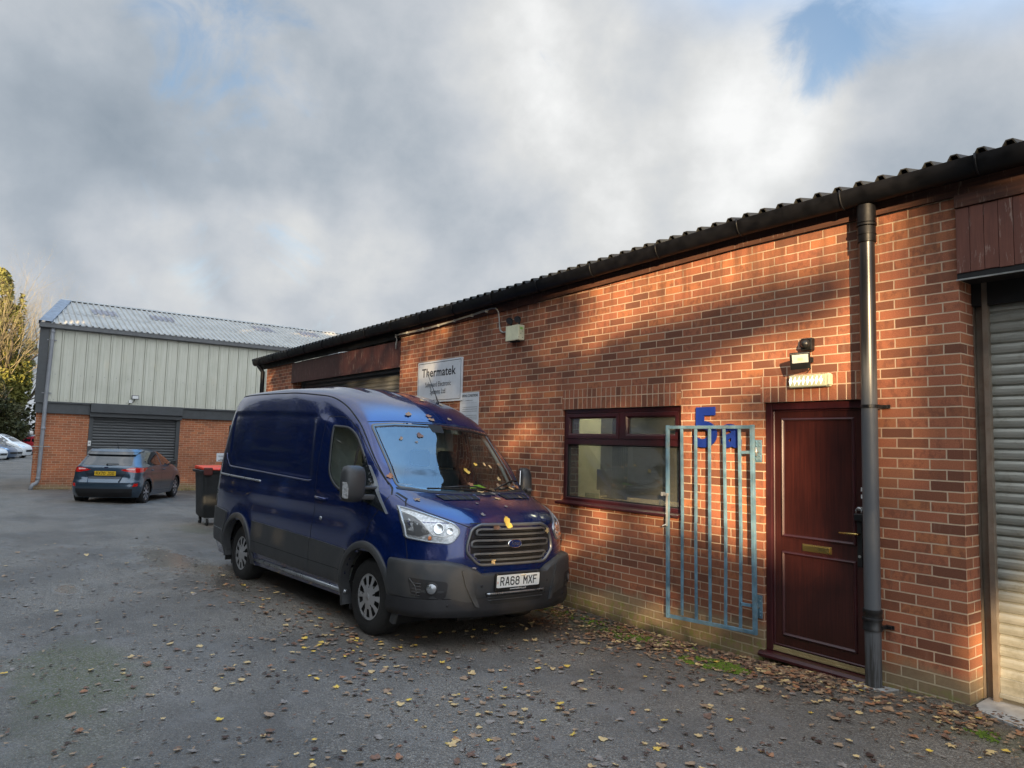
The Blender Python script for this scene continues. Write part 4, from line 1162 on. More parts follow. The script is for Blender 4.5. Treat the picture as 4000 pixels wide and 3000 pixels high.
# ================================================================== VAN
van = empty('delivery_van', mat=vehicle_matrix(4.24517, 1.48362, -.0619, -.16626, .00747, -.0332))
tag(van, 'dark blue high roof panel van with leaves on its windscreen beside the brick wall', 'van')
W = {.26: .94, .5: 1.0, .75: 1.01, .95: 1.01, 1.08: 1.008, 1.13: 1.006, 1.20: 1.0, 1.27: .998, 1.33: .993, 1.37: .99, 1.6: .975, 1.8: .955, 2.0: .93, 2.1: .915, 2.2: .895, 2.3: .872, 2.38: .843, 2.44: .80, 2.48: .70, 2.505: .36, 2.513: .04}
XR = {.26: -4.42, .5: -4.45, .75: -4.45, .95: -4.45, 1.08: -4.45, 1.13: -4.45, 1.2: -4.45, 1.27: -4.45, 1.33: -4.45, 1.37: -4.45, 1.6: -4.43, 1.8: -4.415, 2.0: -4.40, 2.1: -4.385, 2.2: -4.37, 2.3: -4.34, 2.38: -4.29, 2.44: -4.22, 2.48: -4.1, 2.505: -3.7, 2.513: -3.0}
FR = {  # idx 7..12
 .26: [(.2, .93), (.42, .92), (.62, .84), (.78, .70), (.89, .45), (.93, 0)],
 .5: [(.2, .995), (.45, .985), (.67, .90), (.82, .74), (.92, .5), (.965, 0)],
 .75: [(.2, 1.005), (.45, .985), (.66, .905), (.81, .745), (.92, .53), (.962, 0)],
 .95: [(.2, 1.005), (.44, .98), (.64, .90), (.79, .74), (.90, .54), (.955, 0)],
 1.08: [(.15, 1.0), (.40, .965), (.60, .895), (.765, .73), (.885, .52), (.94, 0)],
 1.13: [(.12, .995), (.36, .955), (.55, .885), (.71, .73), (.835, .52), (.895, 0)],
 1.20: [(.05, .985), (.28, .945), (.44, .88), (.60, .73), (.72, .5), (.785, 0)],
 1.27: [(.0, .975), (.18, .935), (.31, .87), (.43, .72), (.53, .5), (.60, 0)],
 1.33: [(-.06, .965), (.08, .925), (.17, .86), (.24, .76), (.31, .5), (.37, 0)],
 1.37: [(-.12, .96), (.0, .92), (.09, .855), (.135, .775), (.20, .45), (.255, 0)],
 1.6: [(-.5, .935), (-.26, .91), (-.15, .86), (-.105, .778), (-.03, .42), (.0, 0)],
 1.8: [(-.75, .915), (-.49, .89), (-.37, .845), (-.318, .778), (-.24, .42), (-.212, 0)],
 2.0: [(-1.0, .89), (-.73, .868), (-.59, .828), (-.53, .775), (-.455, .42), (-.43, 0)],
 2.1: [(-1.15, .875), (-.88, .852), (-.735, .812), (-.655, .74), (-.575, .42), (-.55, 0)],
 2.2: [(-1.35, .862), (-1.08, .832), (-.92, .785), (-.83, .70), (-.735, .40), (-.705, 0)],
 2.3: [(-1.6, .845), (-1.35, .812), (-1.17, .762), (-1.06, .67), (-.95, .38), (-.91, 0)],
 2.38: [(-1.9, .812), (-1.65, .772), (-1.45, .71), (-1.32, .61), (-1.19, .35), (-1.15, 0)],
 2.44: [(-2.1, .735), (-1.9, .69), (-1.72, .62), (-1.58, .53), (-1.45, .3), (-1.41, 0)],
 2.48: [(-2.3, .60), (-2.1, .55), (-1.95, .49), (-1.83, .40), (-1.73, .22), (-1.70, 0)],
 2.505: [(-2.6, .33), (-2.4, .3), (-2.3, .26), (-2.2, .2), (-2.12, .1), (-2.09, 0)],
 2.513: [(-2.9, .035), (-2.85, .032), (-2.82, .028), (-2.80, .02), (-2.78, .01), (-2.77, 0)]}
levels = []
for z in sorted(W):
    w, xr = W[z], XR[z]; a = -1.0 if z < 1.5 else (-1.25 if z < 2.05 else FR[z][0][0] - .35)
    levels.append((z, [(xr, 0), (xr, w * .55), (xr + .035, w * .82), (xr + .12, w * .955), (xr + .38, w), (-2.6 if z < 2.5 else -3.1, w), (a if z < 2.47 else min(a, -2.7), w if z < 2.47 else w * .99)] + FR[z]))
zs = [.26 + .03 * i for i in range(27)]                      # to 1.04
z = 1.06
while z < 1.42: zs.append(round(z, 4)); z += .008
while z < 2.33: zs.append(round(z, 4)); z += .025
while z < 2.5: zs.append(round(z, 4)); z += .011
zs += [2.502, 2.507, 2.511, 2.513]
counts = [6, 5, 6, 8, 42, 36, 26, 14, 10, 10, 12, 16]
vs, fs, mcol = slice_body(levels, zs, counts)
# stamped panels on the sides
panel = [(-4.12, 2.20), (-2.6, 2.17), (-1.45, 2.12), (-1.33, 1.375), (-3.70, 1.462), (-3.98, 1.63)]
def ss(a, b, x): return sm(a, b, x)
nv = []
for (x, y, z) in vs:
    s = 1 if y > 0 else -1
    if abs(y) > .78 and -4.3 < x < .5 and z < 2.3:
        d = 0
        if pt_in(panel, x, z): d -= .011 * ss(0, .045, seg_dist(panel, x, z))
        # belt crease
        d += .010 * math.exp(-((z - (1.33 + .012 * x)) / .045) ** 2) * ss(-1.2, -1.5, x) * 0
        # wheel arch flares
        for cx in (0, -3.3):
            r = math.hypot(x - cx, z - .345)
            d += .020 * math.exp(-((r - .50) / .07) ** 2)
        # lower waist shoulder
        d -= .008 * math.exp(-((z - 1.02) / .10) ** 2) * ss(.3, 0, abs(x + 1.7) - 1.2)
        y = y + s * d
    if z > 2.30 and x < -1.0 and abs(y) < .74:     # roof ribs
        for yc in (0, .24, .48, -.24, -.48):
            if abs(y - yc) < .09: z += .012 * math.cos((y - yc) / .09 * math.pi / 2) ** 2 * ss(-.95 - .6 * abs(yc) * .6, -1.35, x)
    nv.append((x, y, z))
vs = nv
skin = Skin(vs, fs)
# windscreen and door window outlines ---------------------------------
def ws_poly():
    top = [(-.775, 1.995), (-.5, 2.028), (0, 2.045), (.5, 2.028), (.775, 1.995)]
    bot = [(.79, 1.375), (.5, 1.352), (0, 1.34), (-.5, 1.352), (-.79, 1.375)]
    return rpoly(top + bot, [.05, 0, 0, 0, .05, .05, 0, 0, 0, .05])
ws = ws_poly()
dwin = rpoly([(-1.07, 1.985), (-.74, 1.965), (-.57, 1.885), (-.30, 1.64), (.04, 1.235), (-.62, 1.285), (-.80, 1.34), (-.96, 1.46)], [.04, .10, .10, .1, .03, .15, .12, .12])
ws_hole = inset_poly(resample(ws, .03), .022); dw_hole = inset_poly(resample(dwin, .03), .018)
grille = rpoly([(-.385, 1.093), (.385, 1.093), (.475, 1.055), (.525, .915), (.53, .84), (.405, .722), (-.405, .722), (-.53, .84), (-.525, .915), (-.475, 1.055)], [.03, .03, .05, .05, .04, .06, .06, .04, .05, .05])
def keep(c):
    x, y, z = c
    for cx in (0, -3.3):
        if math.hypot(x - cx, z - .345) < .44 and abs(y) > .45 and x < .56 and z < .83: return False
    if x > .5 and z < .40: return False
    if x > -.75 and z > 1.3 and abs(y) < .80 and pt_in(ws_hole, y, z): return False
    if abs(y) > .80 and pt_in(dw_hole, x, z): return False
    if x > .7 and pt_in(inset_poly(grille, .03), y, z): return False
    return True
body = body_mesh('body', vs, fs, keep, M['van_paint'], van)
P2 = lambda name, mb, mat, parent=body, **k: mb.build(name, mat, parent, **k)

# glazing
mb = MB(); skin.patch(mb, ws, 'F', off=.002, skirt=0, step=.05); g = mb.build('windscreen', M['screen_glass'], van, smooth=True)
wsr = resample(ws, .03); mb = MB(); skin.ringp(mb, wsr, inset_poly(wsr, .042), 'F', off=.0035, skirt=.008); mb.build('screen_border', M['tint_glass'], g, smooth=True)
mb = MB(); skin.patch(mb, rpoly([(-.09, 2.035), (.09, 2.035), (.075, 1.95), (-.075, 1.95)], .02), 'F', off=.0042, skirt=0); mb.build('sensor_patch', M['dark_metal'], g)
for ax in ('R', 'L'):
    mb = MB(); skin.patch(mb, dwin, ax, off=.0, skirt=0, step=.05); dg = mb.build('door_window', M['screen_glass'], van, smooth=True)
    dr = resample(dwin, .03); mb = MB(); skin.ringp(mb, dr, inset_poly(dr, .026), ax, off=.004, skirt=.01); mb.build('window_seal', M['cladding'], dg, smooth=True)
    mb = MB(); skin.patch(mb, [(-.50, 1.83), (-.455, 1.79), (-.43, 1.27), (-.475, 1.275)], ax, off=.003, skirt=0); mb.build('window_divider', M['dark_metal'], dg)
    # sail panel at the window foot
    mb = MB(); skin.patch(mb, [(-.33, 1.67), (-.22, 1.55), (.0, 1.34), (.24, 1.145), (.0, 1.20), (-.30, 1.25)], ax, off=.0045, skirt=.004); mb.build('mirror_sail', M['tint_glass'], dg)
    mb = MB(); skin.patch(mb, [(-.235, 1.575), (-.205, 1.57), (.02, 1.352), (.285, 1.14), (.26, 1.135), (-.015, 1.345)], ax, off=.008, skirt=.006); mb.build('sail_trim', simple('mid grey trim', (.16, .17, .18), .5) if ax == 'R' else M['cladding'], dg)

# panel gaps
door = [(-1.21, 2.08), (-.95, 2.075), (-.76, 2.03), (-.57, 1.925), (-.23, 1.645), (.0, 1.445), (.19, 1.31), (.18, 1.22), (.02, 1.02), (-.05, .85)]
def gap(path, ax, w_): mb = MB(); skin.strip(mb, path, ax, w_); mb.build('panel_gap', M['dark_metal'], body)
for ax in ('R', 'L'):
    gap(door, ax, .007); gap([(-1.21, 2.08), (-1.22, 1.5), (-1.17, 1.1), (-1.21, .84), (-1.21, .44)], ax, .007)
    gap([(.19, 1.33), (.34, 1.28), (.42, 1.22)], ax, .007)
    gap([(.56, .96), (.60, .80), (.60, .74)], ax, .006)
    gap([(-4.23, 2.25), (-4.24, .75)], ax, .007)
for s in (-1, 1): gap([(s * .862, 1.31), (s * .845, 1.23), (s * .76, 1.175), (s * .60, 1.106), (s * .48, 1.062)], 'F', .008)
gap([(-.47, 1.098), (.47, 1.098)], 'F', .008)
mb = MB(); skin.strip(mb, [(-.78, 2.018), (-.5, 2.045), (0, 2.06), (.5, 2.045), (.78, 2.018)], 'F', .008); mb.build('roof_seam', M['dark_metal'], body)
# slider rail, stamped crease highlight
for ax in ('R', 'L'):
    mb = MB(); skin.tube(mb, [(-4.26, 1.335), (-2.75, 1.295)], ax, .013, .0); mb.build('slider_rail', M['satin'] if ax == 'R' else M['cladding'], body, smooth=True)
    mb = MB(); skin.tube(mb, [(-4.10, 1.62), (-4.06, 1.56), (-3.90, 1.455), (-3.8, 1.445), (-1.42, 1.365), (-1.33, 1.372)], ax, .009, -.003); mb.build('panel_crease', M['van_paint'], body, smooth=True)
# roof gutters
for s in (-1, 1):
    pts = [(-4.28, s * .80, 2.425), (-3.5, s * .82, 2.42), (-2.6, s * .825, 2.40), (-1.75, s * .82, 2.35), (-1.36, s * .805, 2.31), (-1.12, s * .81, 2.25), (-.92, s * .815, 2.17), (-.74, s * .83, 2.08), (-.58, s * .839, 1.98), (-.44, s * .85, 1.86), (-.26, s * .862, 1.69), (-.10, s * .86, 1.54), (.06, s * .85, 1.41)]
    c = catmull(pts, [8] * 12)
    mb = MB(); mb.tube([tuple(skin.bvh.find_nearest(p)[0]) for p in c], .008, 6); mb.build('roof_channel', M['dark_metal'], body, smooth=True)

# headlamps
HL = rpoly([(-.915, 1.222), (-.85, 1.195), (-.765, 1.160), (-.61, 1.092), (-.575, 1.05), (-.575, 1.01), (-.645, .912), (-.81, .925), (-.948, .95), (-.945, 1.09)], [.012, 0, .03, .04, .02, .05, .05, 0, .03, 0])
def mir(poly): return [(-a, b) for a, b in poly]
for s in (1, -1):
    pl_ = HL if s == 1 else mir(HL)
    side = MB(); skin.patch(side, pl_, 'F', off=.002, skirt=0, step=.03)
    hl = side.build('headlamp', M['clear_refl'], van, smooth=True)
    pr = resample(pl_, .025)
    k = MB(); skin.ringp(k, pr, inset_poly(pr, .012), 'F', off=.012, skirt=.01); k.build('bezel', M['satin'], hl, smooth=True)
    k = MB(); skin.patch(k, inset_poly(pr, .010), 'F', off=.016, skirt=0, dome=.004); k.build('lens', M['lens'], hl, smooth=True)
    # dark inner pods, round reflector bowls, indicator
    k = MB(); skin.patch(k, [(-s * .93, 1.17), (-s * .87, 1.135), (-s * .80, 1.0), (-s * .87, .97), (-s * .94, .985)], 'F', off=.004, skirt=0); k.build('inner_pod', M['cladding'], hl)
    k = MB(); path = [(-s * .925, 1.185), (-s * .86, 1.13), (-s * .81, 1.035), (-s * .78, .985), (-s * .70, .975), (-s * .63, 1.0)]
    skin.tube(k, path, 'F', .006, .006); k.build('light_guide', M['white_paint'], hl, smooth=True)
    for (yy, zz, rr) in ((.735, 1.045, .052), (.655, 1.03, .036)):
        h, nr = skin.cast('F', -s * yy, zz); k = MB(); A = Matrix.Translation(h + nr * .004) @ nr.to_track_quat('Y', 'Z').to_matrix().to_4x4()
        k.lathe([(rr, 0), (rr, .007), (rr * .8, .004), (rr * .4, -.0), (0, -.001)], 22, 'y'); xf(k, A); k.build('bowl', M['chrome'], hl, smooth=True)
    h, nr = skin.cast('F', -s * .80, .96); k = MB(); A = Matrix.Translation(h + nr * .006)
    k.lathe([(.02, -.004), (.017, .004), (0, .008)], 14, 'x'); xf(k, A); k.build('indicator', M['amber'], hl, smooth=True)
# grille
gr = MB()
cx = .915
gr.add([(cx, y, z) for y, z in grille], [tuple(range(len(grille)))])
gro = gr.build('grille', M['valance'], van)
gl_ = resample(grille, .03); k = MB(); skin.ringp(k, gl_, inset_poly(gl_, .020), 'F', off=.016, skirt=.03, hump=.003); k.build('surround', M['grille_grey'], gro, smooth=True)
def bow(y): return .962 - .11 * y * y * 2.0
for (z0, z1, hw) in ((.990, 1.058, .43), (.885, .957, .475), (.765, .838, .46)):
    o = rpoly([(-hw, z0 + .01), (-hw + .03, z0), (hw - .03, z0), (hw, z0 + .01), (hw, z1 - .015), (hw - .04, z1), (-hw + .04, z1), (-hw, z1 - .015)] if z0 > .8 else [(-hw + .05, z0), (hw - .05, z0), (hw, z1 - .02), (hw - .03, z1), (-hw + .03, z1), (-hw, z1 - .02)], .02)
    o = resample(o, .04); i_ = inset_poly(o, .017)
    k = MB(); vs_ = []
    for pts, dx in ((o, -.02), (o, .004), (i_, .007), (i_, -.02)): vs_ += [(bow(y) + dx, y, z) for y, z in pts]
    n_ = len(o); k.add(vs_, [(l * n_ + i, l * n_ + (i + 1) % n_, (l + 1) * n_ + (i + 1) % n_, (l + 1) * n_ + i) for l in range(3) for i in range(n_)])
    k.build('grille_bar', M['grille_grey'], gro, smooth=False, angle=40)
k = MB()
for z in (1.022, .973, .92, .862, .80, .748):
    k.tube([(bow(y) - .012, y, z) for y in [-.46 + .092 * i for i in range(11)]], .006, 6)
for y in (-.36, -.24, 0, .24, .36):
    k.tube([(bow(y) - .015, y, 1.07), (bow(y) - .012, y, .75)], .004, 6)
k.build('grille_slats', M['black_plastic'], gro)
# badge
k = MB(); n_ = 36
k.add([(bow(0) + .004, 0, .9) for _ in ()], [])
vs_ = []
for rr, dx in ((1.0, -.03), (1.0, .012), (.93, .022), (.86, .018)):
    vs_ += [(bow(0) + dx, .088 * rr * math.cos(2 * math.pi * i / n_), .915 + .040 * rr * math.sin(2 * math.pi * i / n_)) for i in range(n_)]
k.add(vs_, [(l * n_ + i, l * n_ + (i + 1) % n_, (l + 1) * n_ + (i + 1) % n_, (l + 1) * n_ + i) for l in range(3) for i in range(n_)])
bdg = k.build('badge', M['chrome'], van, smooth=True)
k = MB(); k.add([(bow(0) + .019, .077 * math.cos(2 * math.pi * i / n_), .915 + .0345 * math.sin(2 * math.pi * i / n_)) for i in range(n_)], [tuple(range(n_))]); k.build('enamel', M['badge_blue'], bdg)
FM = lambda x, y, z: Matrix(((0, 0, 1, x), (1, 0, 0, y), (0, 1, 0, z), (0, 0, 0, 1)))     # text facing +x, reads along +y
text_obj('lettering', 'Ford', .058, M['chrome'], FM(bow(0) + .0195, 0, .915), bdg, depth=.001, shear=.35, sx=.95)

# bumper ---------------------------------------------------------------
plan = [(.43, 1.035), (.50, 1.028), (.68, .985), (.84, .86), (.93, .70), (.985, .54), (1.02, .40), (1.035, .2), (1.04, 0)]
half = catmull(plan, [4, 7, 8, 8, 8, 8, 8, 8])
full = [(p.x, p.y) for p in half]; full = full + [(x, -y) for x, y in reversed(full[:-1])]
def btop(y):
    y = abs(y); return lerp_tab([(0, .655), (.40, .655), (.47, .70), (.60, .745), (.74, .77), (1.1, .768)], y)
def bshape(x, y, t, inset):
    # move point towards the body by inset
    h = math.hypot(.35 * 0 + 1, 0)
    cxy = Vector((x - .2, y * .8)); L = cxy.length
    k = (L - inset) / L
    return .2 + (x - .2) * k, y * k
def brows(zfun):
    rows = []
    for inset, zf in zfun:
        rows.append([(*bshape(x, y, 0, inset(x, y) if callable(inset) else inset), zf(y)) for x, y in full])
    return rows
def groove(x, y): return .012 * ss(.50, .44, abs(y))
rows = brows([(lambda x, y: .05, lambda y: .43 - .05 * ss(.7, .5, abs(y)) ), (lambda x, y: .012 + groove(x, y), lambda y: .455 - .05 * ss(.7, .5, abs(y))), (lambda x, y: groove(x, y), lambda y: .52), (lambda x, y: groove(x, y) * .9, lambda y: .60),
              (lambda x, y: .004 + groove(x, y) * .5, lambda y: btop(y) - .03), (lambda x, y: .012, lambda y: btop(y) - .008), (lambda x, y: .03, lambda y: btop(y)), (lambda x, y: .12, lambda y: btop(y) + .006)])
n_ = len(full); k = MB(); k.add([v for r in rows for v in r], [(l * n_ + i, l * n_ + i + 1, (l + 1) * n_ + i + 1, (l + 1) * n_ + i) for l in range(len(rows) - 1) for i in range(n_ - 1)])
bumper = k.build('front_bumper', M['cladding'], van, angle=45)
bsk = Skin(k.v, k.f)
rows = brows([(.10, lambda y: .285), (.035, lambda y: .29), (.012, lambda y: .32), (.006, lambda y: .36), (.012, lambda y: .45)])
k2 = MB(); k2.add([v for r in rows for v in r], [(l * n_ + i, l * n_ + i + 1, (l + 1) * n_ + i + 1, (l + 1) * n_ + i) for l in range(len(rows) - 1) for i in range(n_ - 1)])
k2.build('lower_valance', M['valance'], bumper, angle=45)
allsk = Skin(k.v + k2.v, k.f + [tuple(i + len(k.v) for i in f) for f in k2.f])
k = MB(); allsk.patch(k, rpoly([(-.365, .497), (.365, .497), (.30, .395), (-.30, .395)], .02), 'F', off=.001, skirt=0); intk = k.build('lower_intake', M['dark_metal'], bumper)
k = MB(); allsk.tube(k, [(-.345, .488), (0, .488), (.345, .488)], 'F', .010, .010); k.build('intake_bar', M['satin'], intk, smooth=True)
k = MB()
for z in (.455, .43): allsk.tube(k, [(-.33, z), (.33, z)], 'F', .004, .004)
k.build('intake_slats', M['cladding'], intk, smooth=True)
for s in (1, -1):
    # bulged corner with a sharp inner edge
    pl_ = rpoly([(-s * .515, .69), (-s * .55, .71), (-s * .60, .70), (-s * .56, .56), (-s * .46, .385), (-s * .42, .375), (-s * .47, .50)], .012)
    k = MB(); allsk.patch(k, pl_, 'F', off=.016, skirt=.01, step=.03); k.build('bumper_corner_blade', M['cladding'], bumper, angle=50)
    pl_ = rpoly([(-s * .71, .60), (-s * .98, .63), (-s * .96, .50), (-s * .90, .46), (-s * .72, .445)], [.03, .02, .02, .02, .05])
    k = MB(); allsk.patch(k, pl_, 'F', off=.001, skirt=0); fp = k.build('fog_recess', M['valance'], bumper)
    h, nr = allsk.cast('F', -s * .835, .545); k = MB(); A = Matrix.Translation(h - nr * .006) @ nr.to_track_quat('X', 'Z').to_matrix().to_4x4()
    k.lathe([(.055, -.03), (.055, .010), (.047, .012), (.045, .004)], 24, 'x'); xf(k, A); fg = k.build('fog_lamp', M['black_plastic'], bumper, smooth=False, angle=40)
    k = MB(); k.lathe([(.045, .004), (.03, .010), (0, .013)], 24, 'x'); xf(k, A); k.build('lens', M['satin'], fg, smooth=True)
    k = MB(); allsk.tube(k, [(-s * .97, .62), (-s * .94, .56), (-s * .92, .47)], 'F', .006, .003); 
    for z in (.585, .56, .535, .51, .485): allsk.tube(k, [(-s * .955 + s * .0, z), (-s * .905, z - .004)], 'F', .004, .003)
    k.build('fog_louvre', M['cladding'], fp, smooth=True)
for (yy, zz) in ((-.70, .40), (-.40, .56), (.40, .56), (.70, .40), (-.58, .66), (.58, .66)):
    h, nr = allsk.cast('F', yy, zz); k = MB(); k.lathe([(.013, 0), (.012, .003), (0, .004)], 12, 'x'); xf(k, Matrix.Translation(h)); k.build('parking_sensor', M['valance'], bumper, smooth=True)
# number plate
k = MB(); A = Matrix.Translation((1.046, 0, .592)) @ Matrix.Rotation(R_(2), 4, 'Y')
k.box(-.018, .0, -.275, .275, -.085, .070); xf(k, A); ph = k.build('plate_holder', M['black_plastic'], van, bevel=.004)
k = MB(); k.prism(rrect(-.26, .26, -.0555, .0555, .01), .0005, .0035, 'x'); xf(k, A); npl = k.build('number_plate', M['plate_white'], ph)
plate_text('RA68 MXF', M['ink'], A @ FM(.0040, .004, 0), npl)
text_obj('lettering', 'www.trustford.co.uk', .026, M['white_paint'], A @ FM(.0006, 0, -.071), npl, depth=.0003, sx=.9)
k = MB(); k.add([A @ Vector((.0038, -.252 + a, b)) for a, b in ((0, -.02), (.008, -.02), (.008, 0), (0, 0))], [(0, 1, 2, 3)]); k.build('plate_bolt', M['amber'], npl)

# side cladding & arches -------------------------------------------------
for ax, s in (('R', -1), ('L', 1)):
    k = MB(); skin.patch(k, rpoly([(-2.86, .80), (-1.21, .768), (-1.21, .40), (-2.79, .43)], .02), ax, off=.018, skirt=.02, step=.05); cd = k.build('side_cladding', M['cladding'], van, angle=50)
    k = MB(); skin.patch(k, rpoly([(-1.198, .768), (-.36, .74), (-.44, .40), (-1.198, .40)], .02), ax, off=.018, skirt=.02, step=.05); k.build('door_cladding', M['cladding'], cd, angle=50)
    k = MB(); skin.strip(k, [(-2.80, .56), (-1.21, .54), (-.41, .535)], ax, .006, .0195); k.build('cladding_groove', M['dark_metal'], cd)
    k = MB(); skin.patch(k, rpoly([(-3.74, .85), (-4.20, .88), (-4.32, .88), (-4.33, .45), (-4.0, .42), (-3.80, .40)], .03), ax, off=.024, skirt=.02, step=.05); rb = k.build('rear_corner_cladding', M['cladding'], van, angle=50)
    k = MB(); skin.strip(k, [(-4.30, .62), (-3.83, .60)], ax, .008, .0255); k.build('cladding_groove', M['satin'] if s < 0 else M['dark_metal'], rb)
    for cx, a0, a1 in ((0, -18, 198), (-3.3, -8, 190)):
        k = MB(); n1 = 44; rows = []
        for rr, off in ((.500, -.004), (.497, .020), (.48, .030), (.455, .030), (.435, .026), (.428, -.02), (.425, -.07)):
            row = []
            for i in range(n1 + 1):
                t = R_(a0 + (a1 - a0) * i / n1); x = cx + rr * math.cos(t); z = .345 + rr * math.sin(t) * 1.04
                yy = skin.cast(ax, max(-4.2, min(.52, cx + .5 * math.cos(t))), max(.30, .345 + .5 * math.sin(t) * 1.04))[0].y
                row.append((x, yy + s * off, z))
            rows.append(row)
        k.add([v for r in rows for v in r], [(l * (n1 + 1) + i, l * (n1 + 1) + i + 1, (l + 1) * (n1 + 1) + i + 1, (l + 1) * (n1 + 1) + i) for l in range(len(rows) - 1) for i in range(n1)])
        k.build('wheel_arch_trim', M['cladding'], van, angle=50)
        k = MB(); vs_ = []
        for i in range(n1 + 1):
            t = R_(-25 + 230 * i / n1)
            for yy in (.93, .50): vs_.append((cx + .43 * math.cos(t), s * yy, .345 + .44 * math.sin(t)))
        k.add(vs_, [(2 * i, 2 * i + 1, 2 * i + 3, 2 * i + 2) for i in range(n1)])
        k.add([(cx + .43 * math.cos(R_(-25 + 230 * i / n1)), s * .50, .345 + .44 * math.sin(R_(-25 + 230 * i / n1))) for i in range(n1 + 1)], [tuple(range(n1 + 1))])
        k.build('arch_liner', M['dark_metal'], van)
    # sill step
    k = MB(); k.tube([(-2.80, s * .965, .335), (-.42, s * .965, .325)], .022, 10); k.build('sill_bar', M['satin'] if s < 0 else M['dark_metal'], van, smooth=True)
    # mud flaps
    k = MB(); k.box(-3.80, -3.785, s * .72, s * .98, .20, .46); k.build('mud_flap', M['rubber'], van)
# rear bumper & underside
k = MB(); k.box(-4.50, -4.36, -.86, .86, .42, .62); k.build('rear_bumper', M['cladding'], van, bevel=.03)
k = MB(); k.box(-4.3, .75, -.70, .70, .26, .34); k.box(-.9, .7, -.42, .42, .20, .27); k.build('underbody', M['dark_metal'], van)
k = MB(); k.tube([(-3.3, -.8, .345), (-3.3, .8, .345)], .05, 10); k.tube([(0, -.8, .32), (0, .8, .32)], .04, 10); k.build('axle', M['dark_metal'], van)
for s in (-1, 1):
    k = MB(); kk = rpoly([(s * .80, 1.62), (s * .875, 1.62), (s * .93, 1.05), (s * .86, 1.05)], .02)
    skin.patch(k, kk, 'B', off=.006, skirt=.004, step=.05); k.build('tail_lamp', M['red_lens'], van, smooth=True)
k = MB()
skin.tube(k, [(-4.30, 2.1), (-4.31, 1.9), (-4.325, 1.1), (-4.33, .95)], 'R', .012, .004); k.build('rear_edge_trim', M['satin'], body, smooth=True)
k = MB(); k.box(-4.42, -4.33, -.87, -.845, 1.90, 2.02); k.build('door_hinge', M['black_plastic'], body, bevel=.01)
# door handle, lock, front repeater
for ax, s in (('R', -1), ('L', 1)):
    h, nr = skin.cast(ax, -1.02, 1.20); k = MB()
    k.tube([h + Vector((-.11, 0, .008)), h + Vector((-.09, s * .03, .006)), h + Vector((.07, s * .034, -.004)), h + Vector((.10, 0, -.006))], [.012, .014, .014, .012], 10)
    k.build('door_handle', M['black_plastic'] if s > 0 else M['van_paint'], van, smooth=True)
    h, nr = skin.cast(ax, -1.01, .99); k = MB(); k.lathe([(.022, 0), (.02, s * .008), (0, s * .012)], 16, 'y'); xf(k, Matrix.Translation(h)); k.build('lock', M['satin'], van, smooth=True)

# wheels -------------------------------------------------------------------
def wheel(cx, s, name='wheel', R=.352, w=.225, rim=.222, yo=.955, parent=van, steer=0, caps=True, tyre_m='rubber', trim='hubcap', spokes=10, rimhole=(.115, .19), zc=None):
    k = MB(); half = w / 2
    prof = [(rim * .96, -half), (rim, -half + .002), (rim + .02, -half - .004), (R - .045, -half - .008), (R - .015, -half + .008), (R, -half + .03), (R, half - .03), (R - .015, half - .008), (R - .045, half + .008), (rim + .02, half + .004), (rim, half - .002), (rim * .96, half)]
    k.lathe(prof, 48, 'y')
    for i in range(3):
        a = -half + .055 + i * (w - .11) / 2; k.lathe([(R + .0005, a - .004), (R - .006, a), (R + .0005, a + .004)], 48, 'y')
    A = Matrix.Translation((cx, s * (yo - half), R - .007 if zc is None else zc)) @ Matrix.Rotation(R_(steer), 4, 'Z')
    wh = empty(name, mat=A) if False else None
    xf(k, A); t = k.build(name, M[tyre_m], parent, smooth=True)
    o = half * s
    k = MB(); k.lathe([(rim * .97, s * half), (rim * .93, s * (half - .03)), (rim * .9, s * (half - .10)), (0, s * (half - .10))], 40, 'y'); xf(k, A); k.build('rim', M['dark_metal'], t, smooth=True)
    # trim disc with openings
    k = MB(); n = spokes * 8; r0, r1 = rimhole
    radii = [(0, .004), (.045 * rim / .222, .006), (r0 * .72, .001), (r0, -.006), (r1, -.012), (rim * .955, -.010), (rim * .985, -.004), (rim * 1.0, -.012)]
    vs_ = []
    for r_, dy in radii:
        for j in range(n):
            t_ = 2 * math.pi * j / n; vs_.append((r_ * math.cos(t_), s * (half + dy), r_ * math.sin(t_)))
    F = []
    for l in range(len(radii) - 1):
        for j in range(n):
            if l == 3 and (j % 8) in (2, 3, 4, 5): continue
            if l == 2 and (j % 16) in (3, 4): continue
            F.append((l * n + j, l * n + (j + 1) % n, (l + 1) * n + (j + 1) % n, (l + 1) * n + j))
    k.add(vs_, F); xf(k, A); tr = k.build('wheel_trim', M[trim], t, smooth=False, angle=40)
    k = MB(); k.lathe([(.0, s * (half + .009)), (.03, s * (half + .009)), (.034, s * (half + .002))], 20, 'y'); xf(k, A); k.build('hub_cap', M[trim], tr, smooth=True)
    return t
for cx in (0, -3.3):
    wheel(cx, -1); wheel(cx, 1)

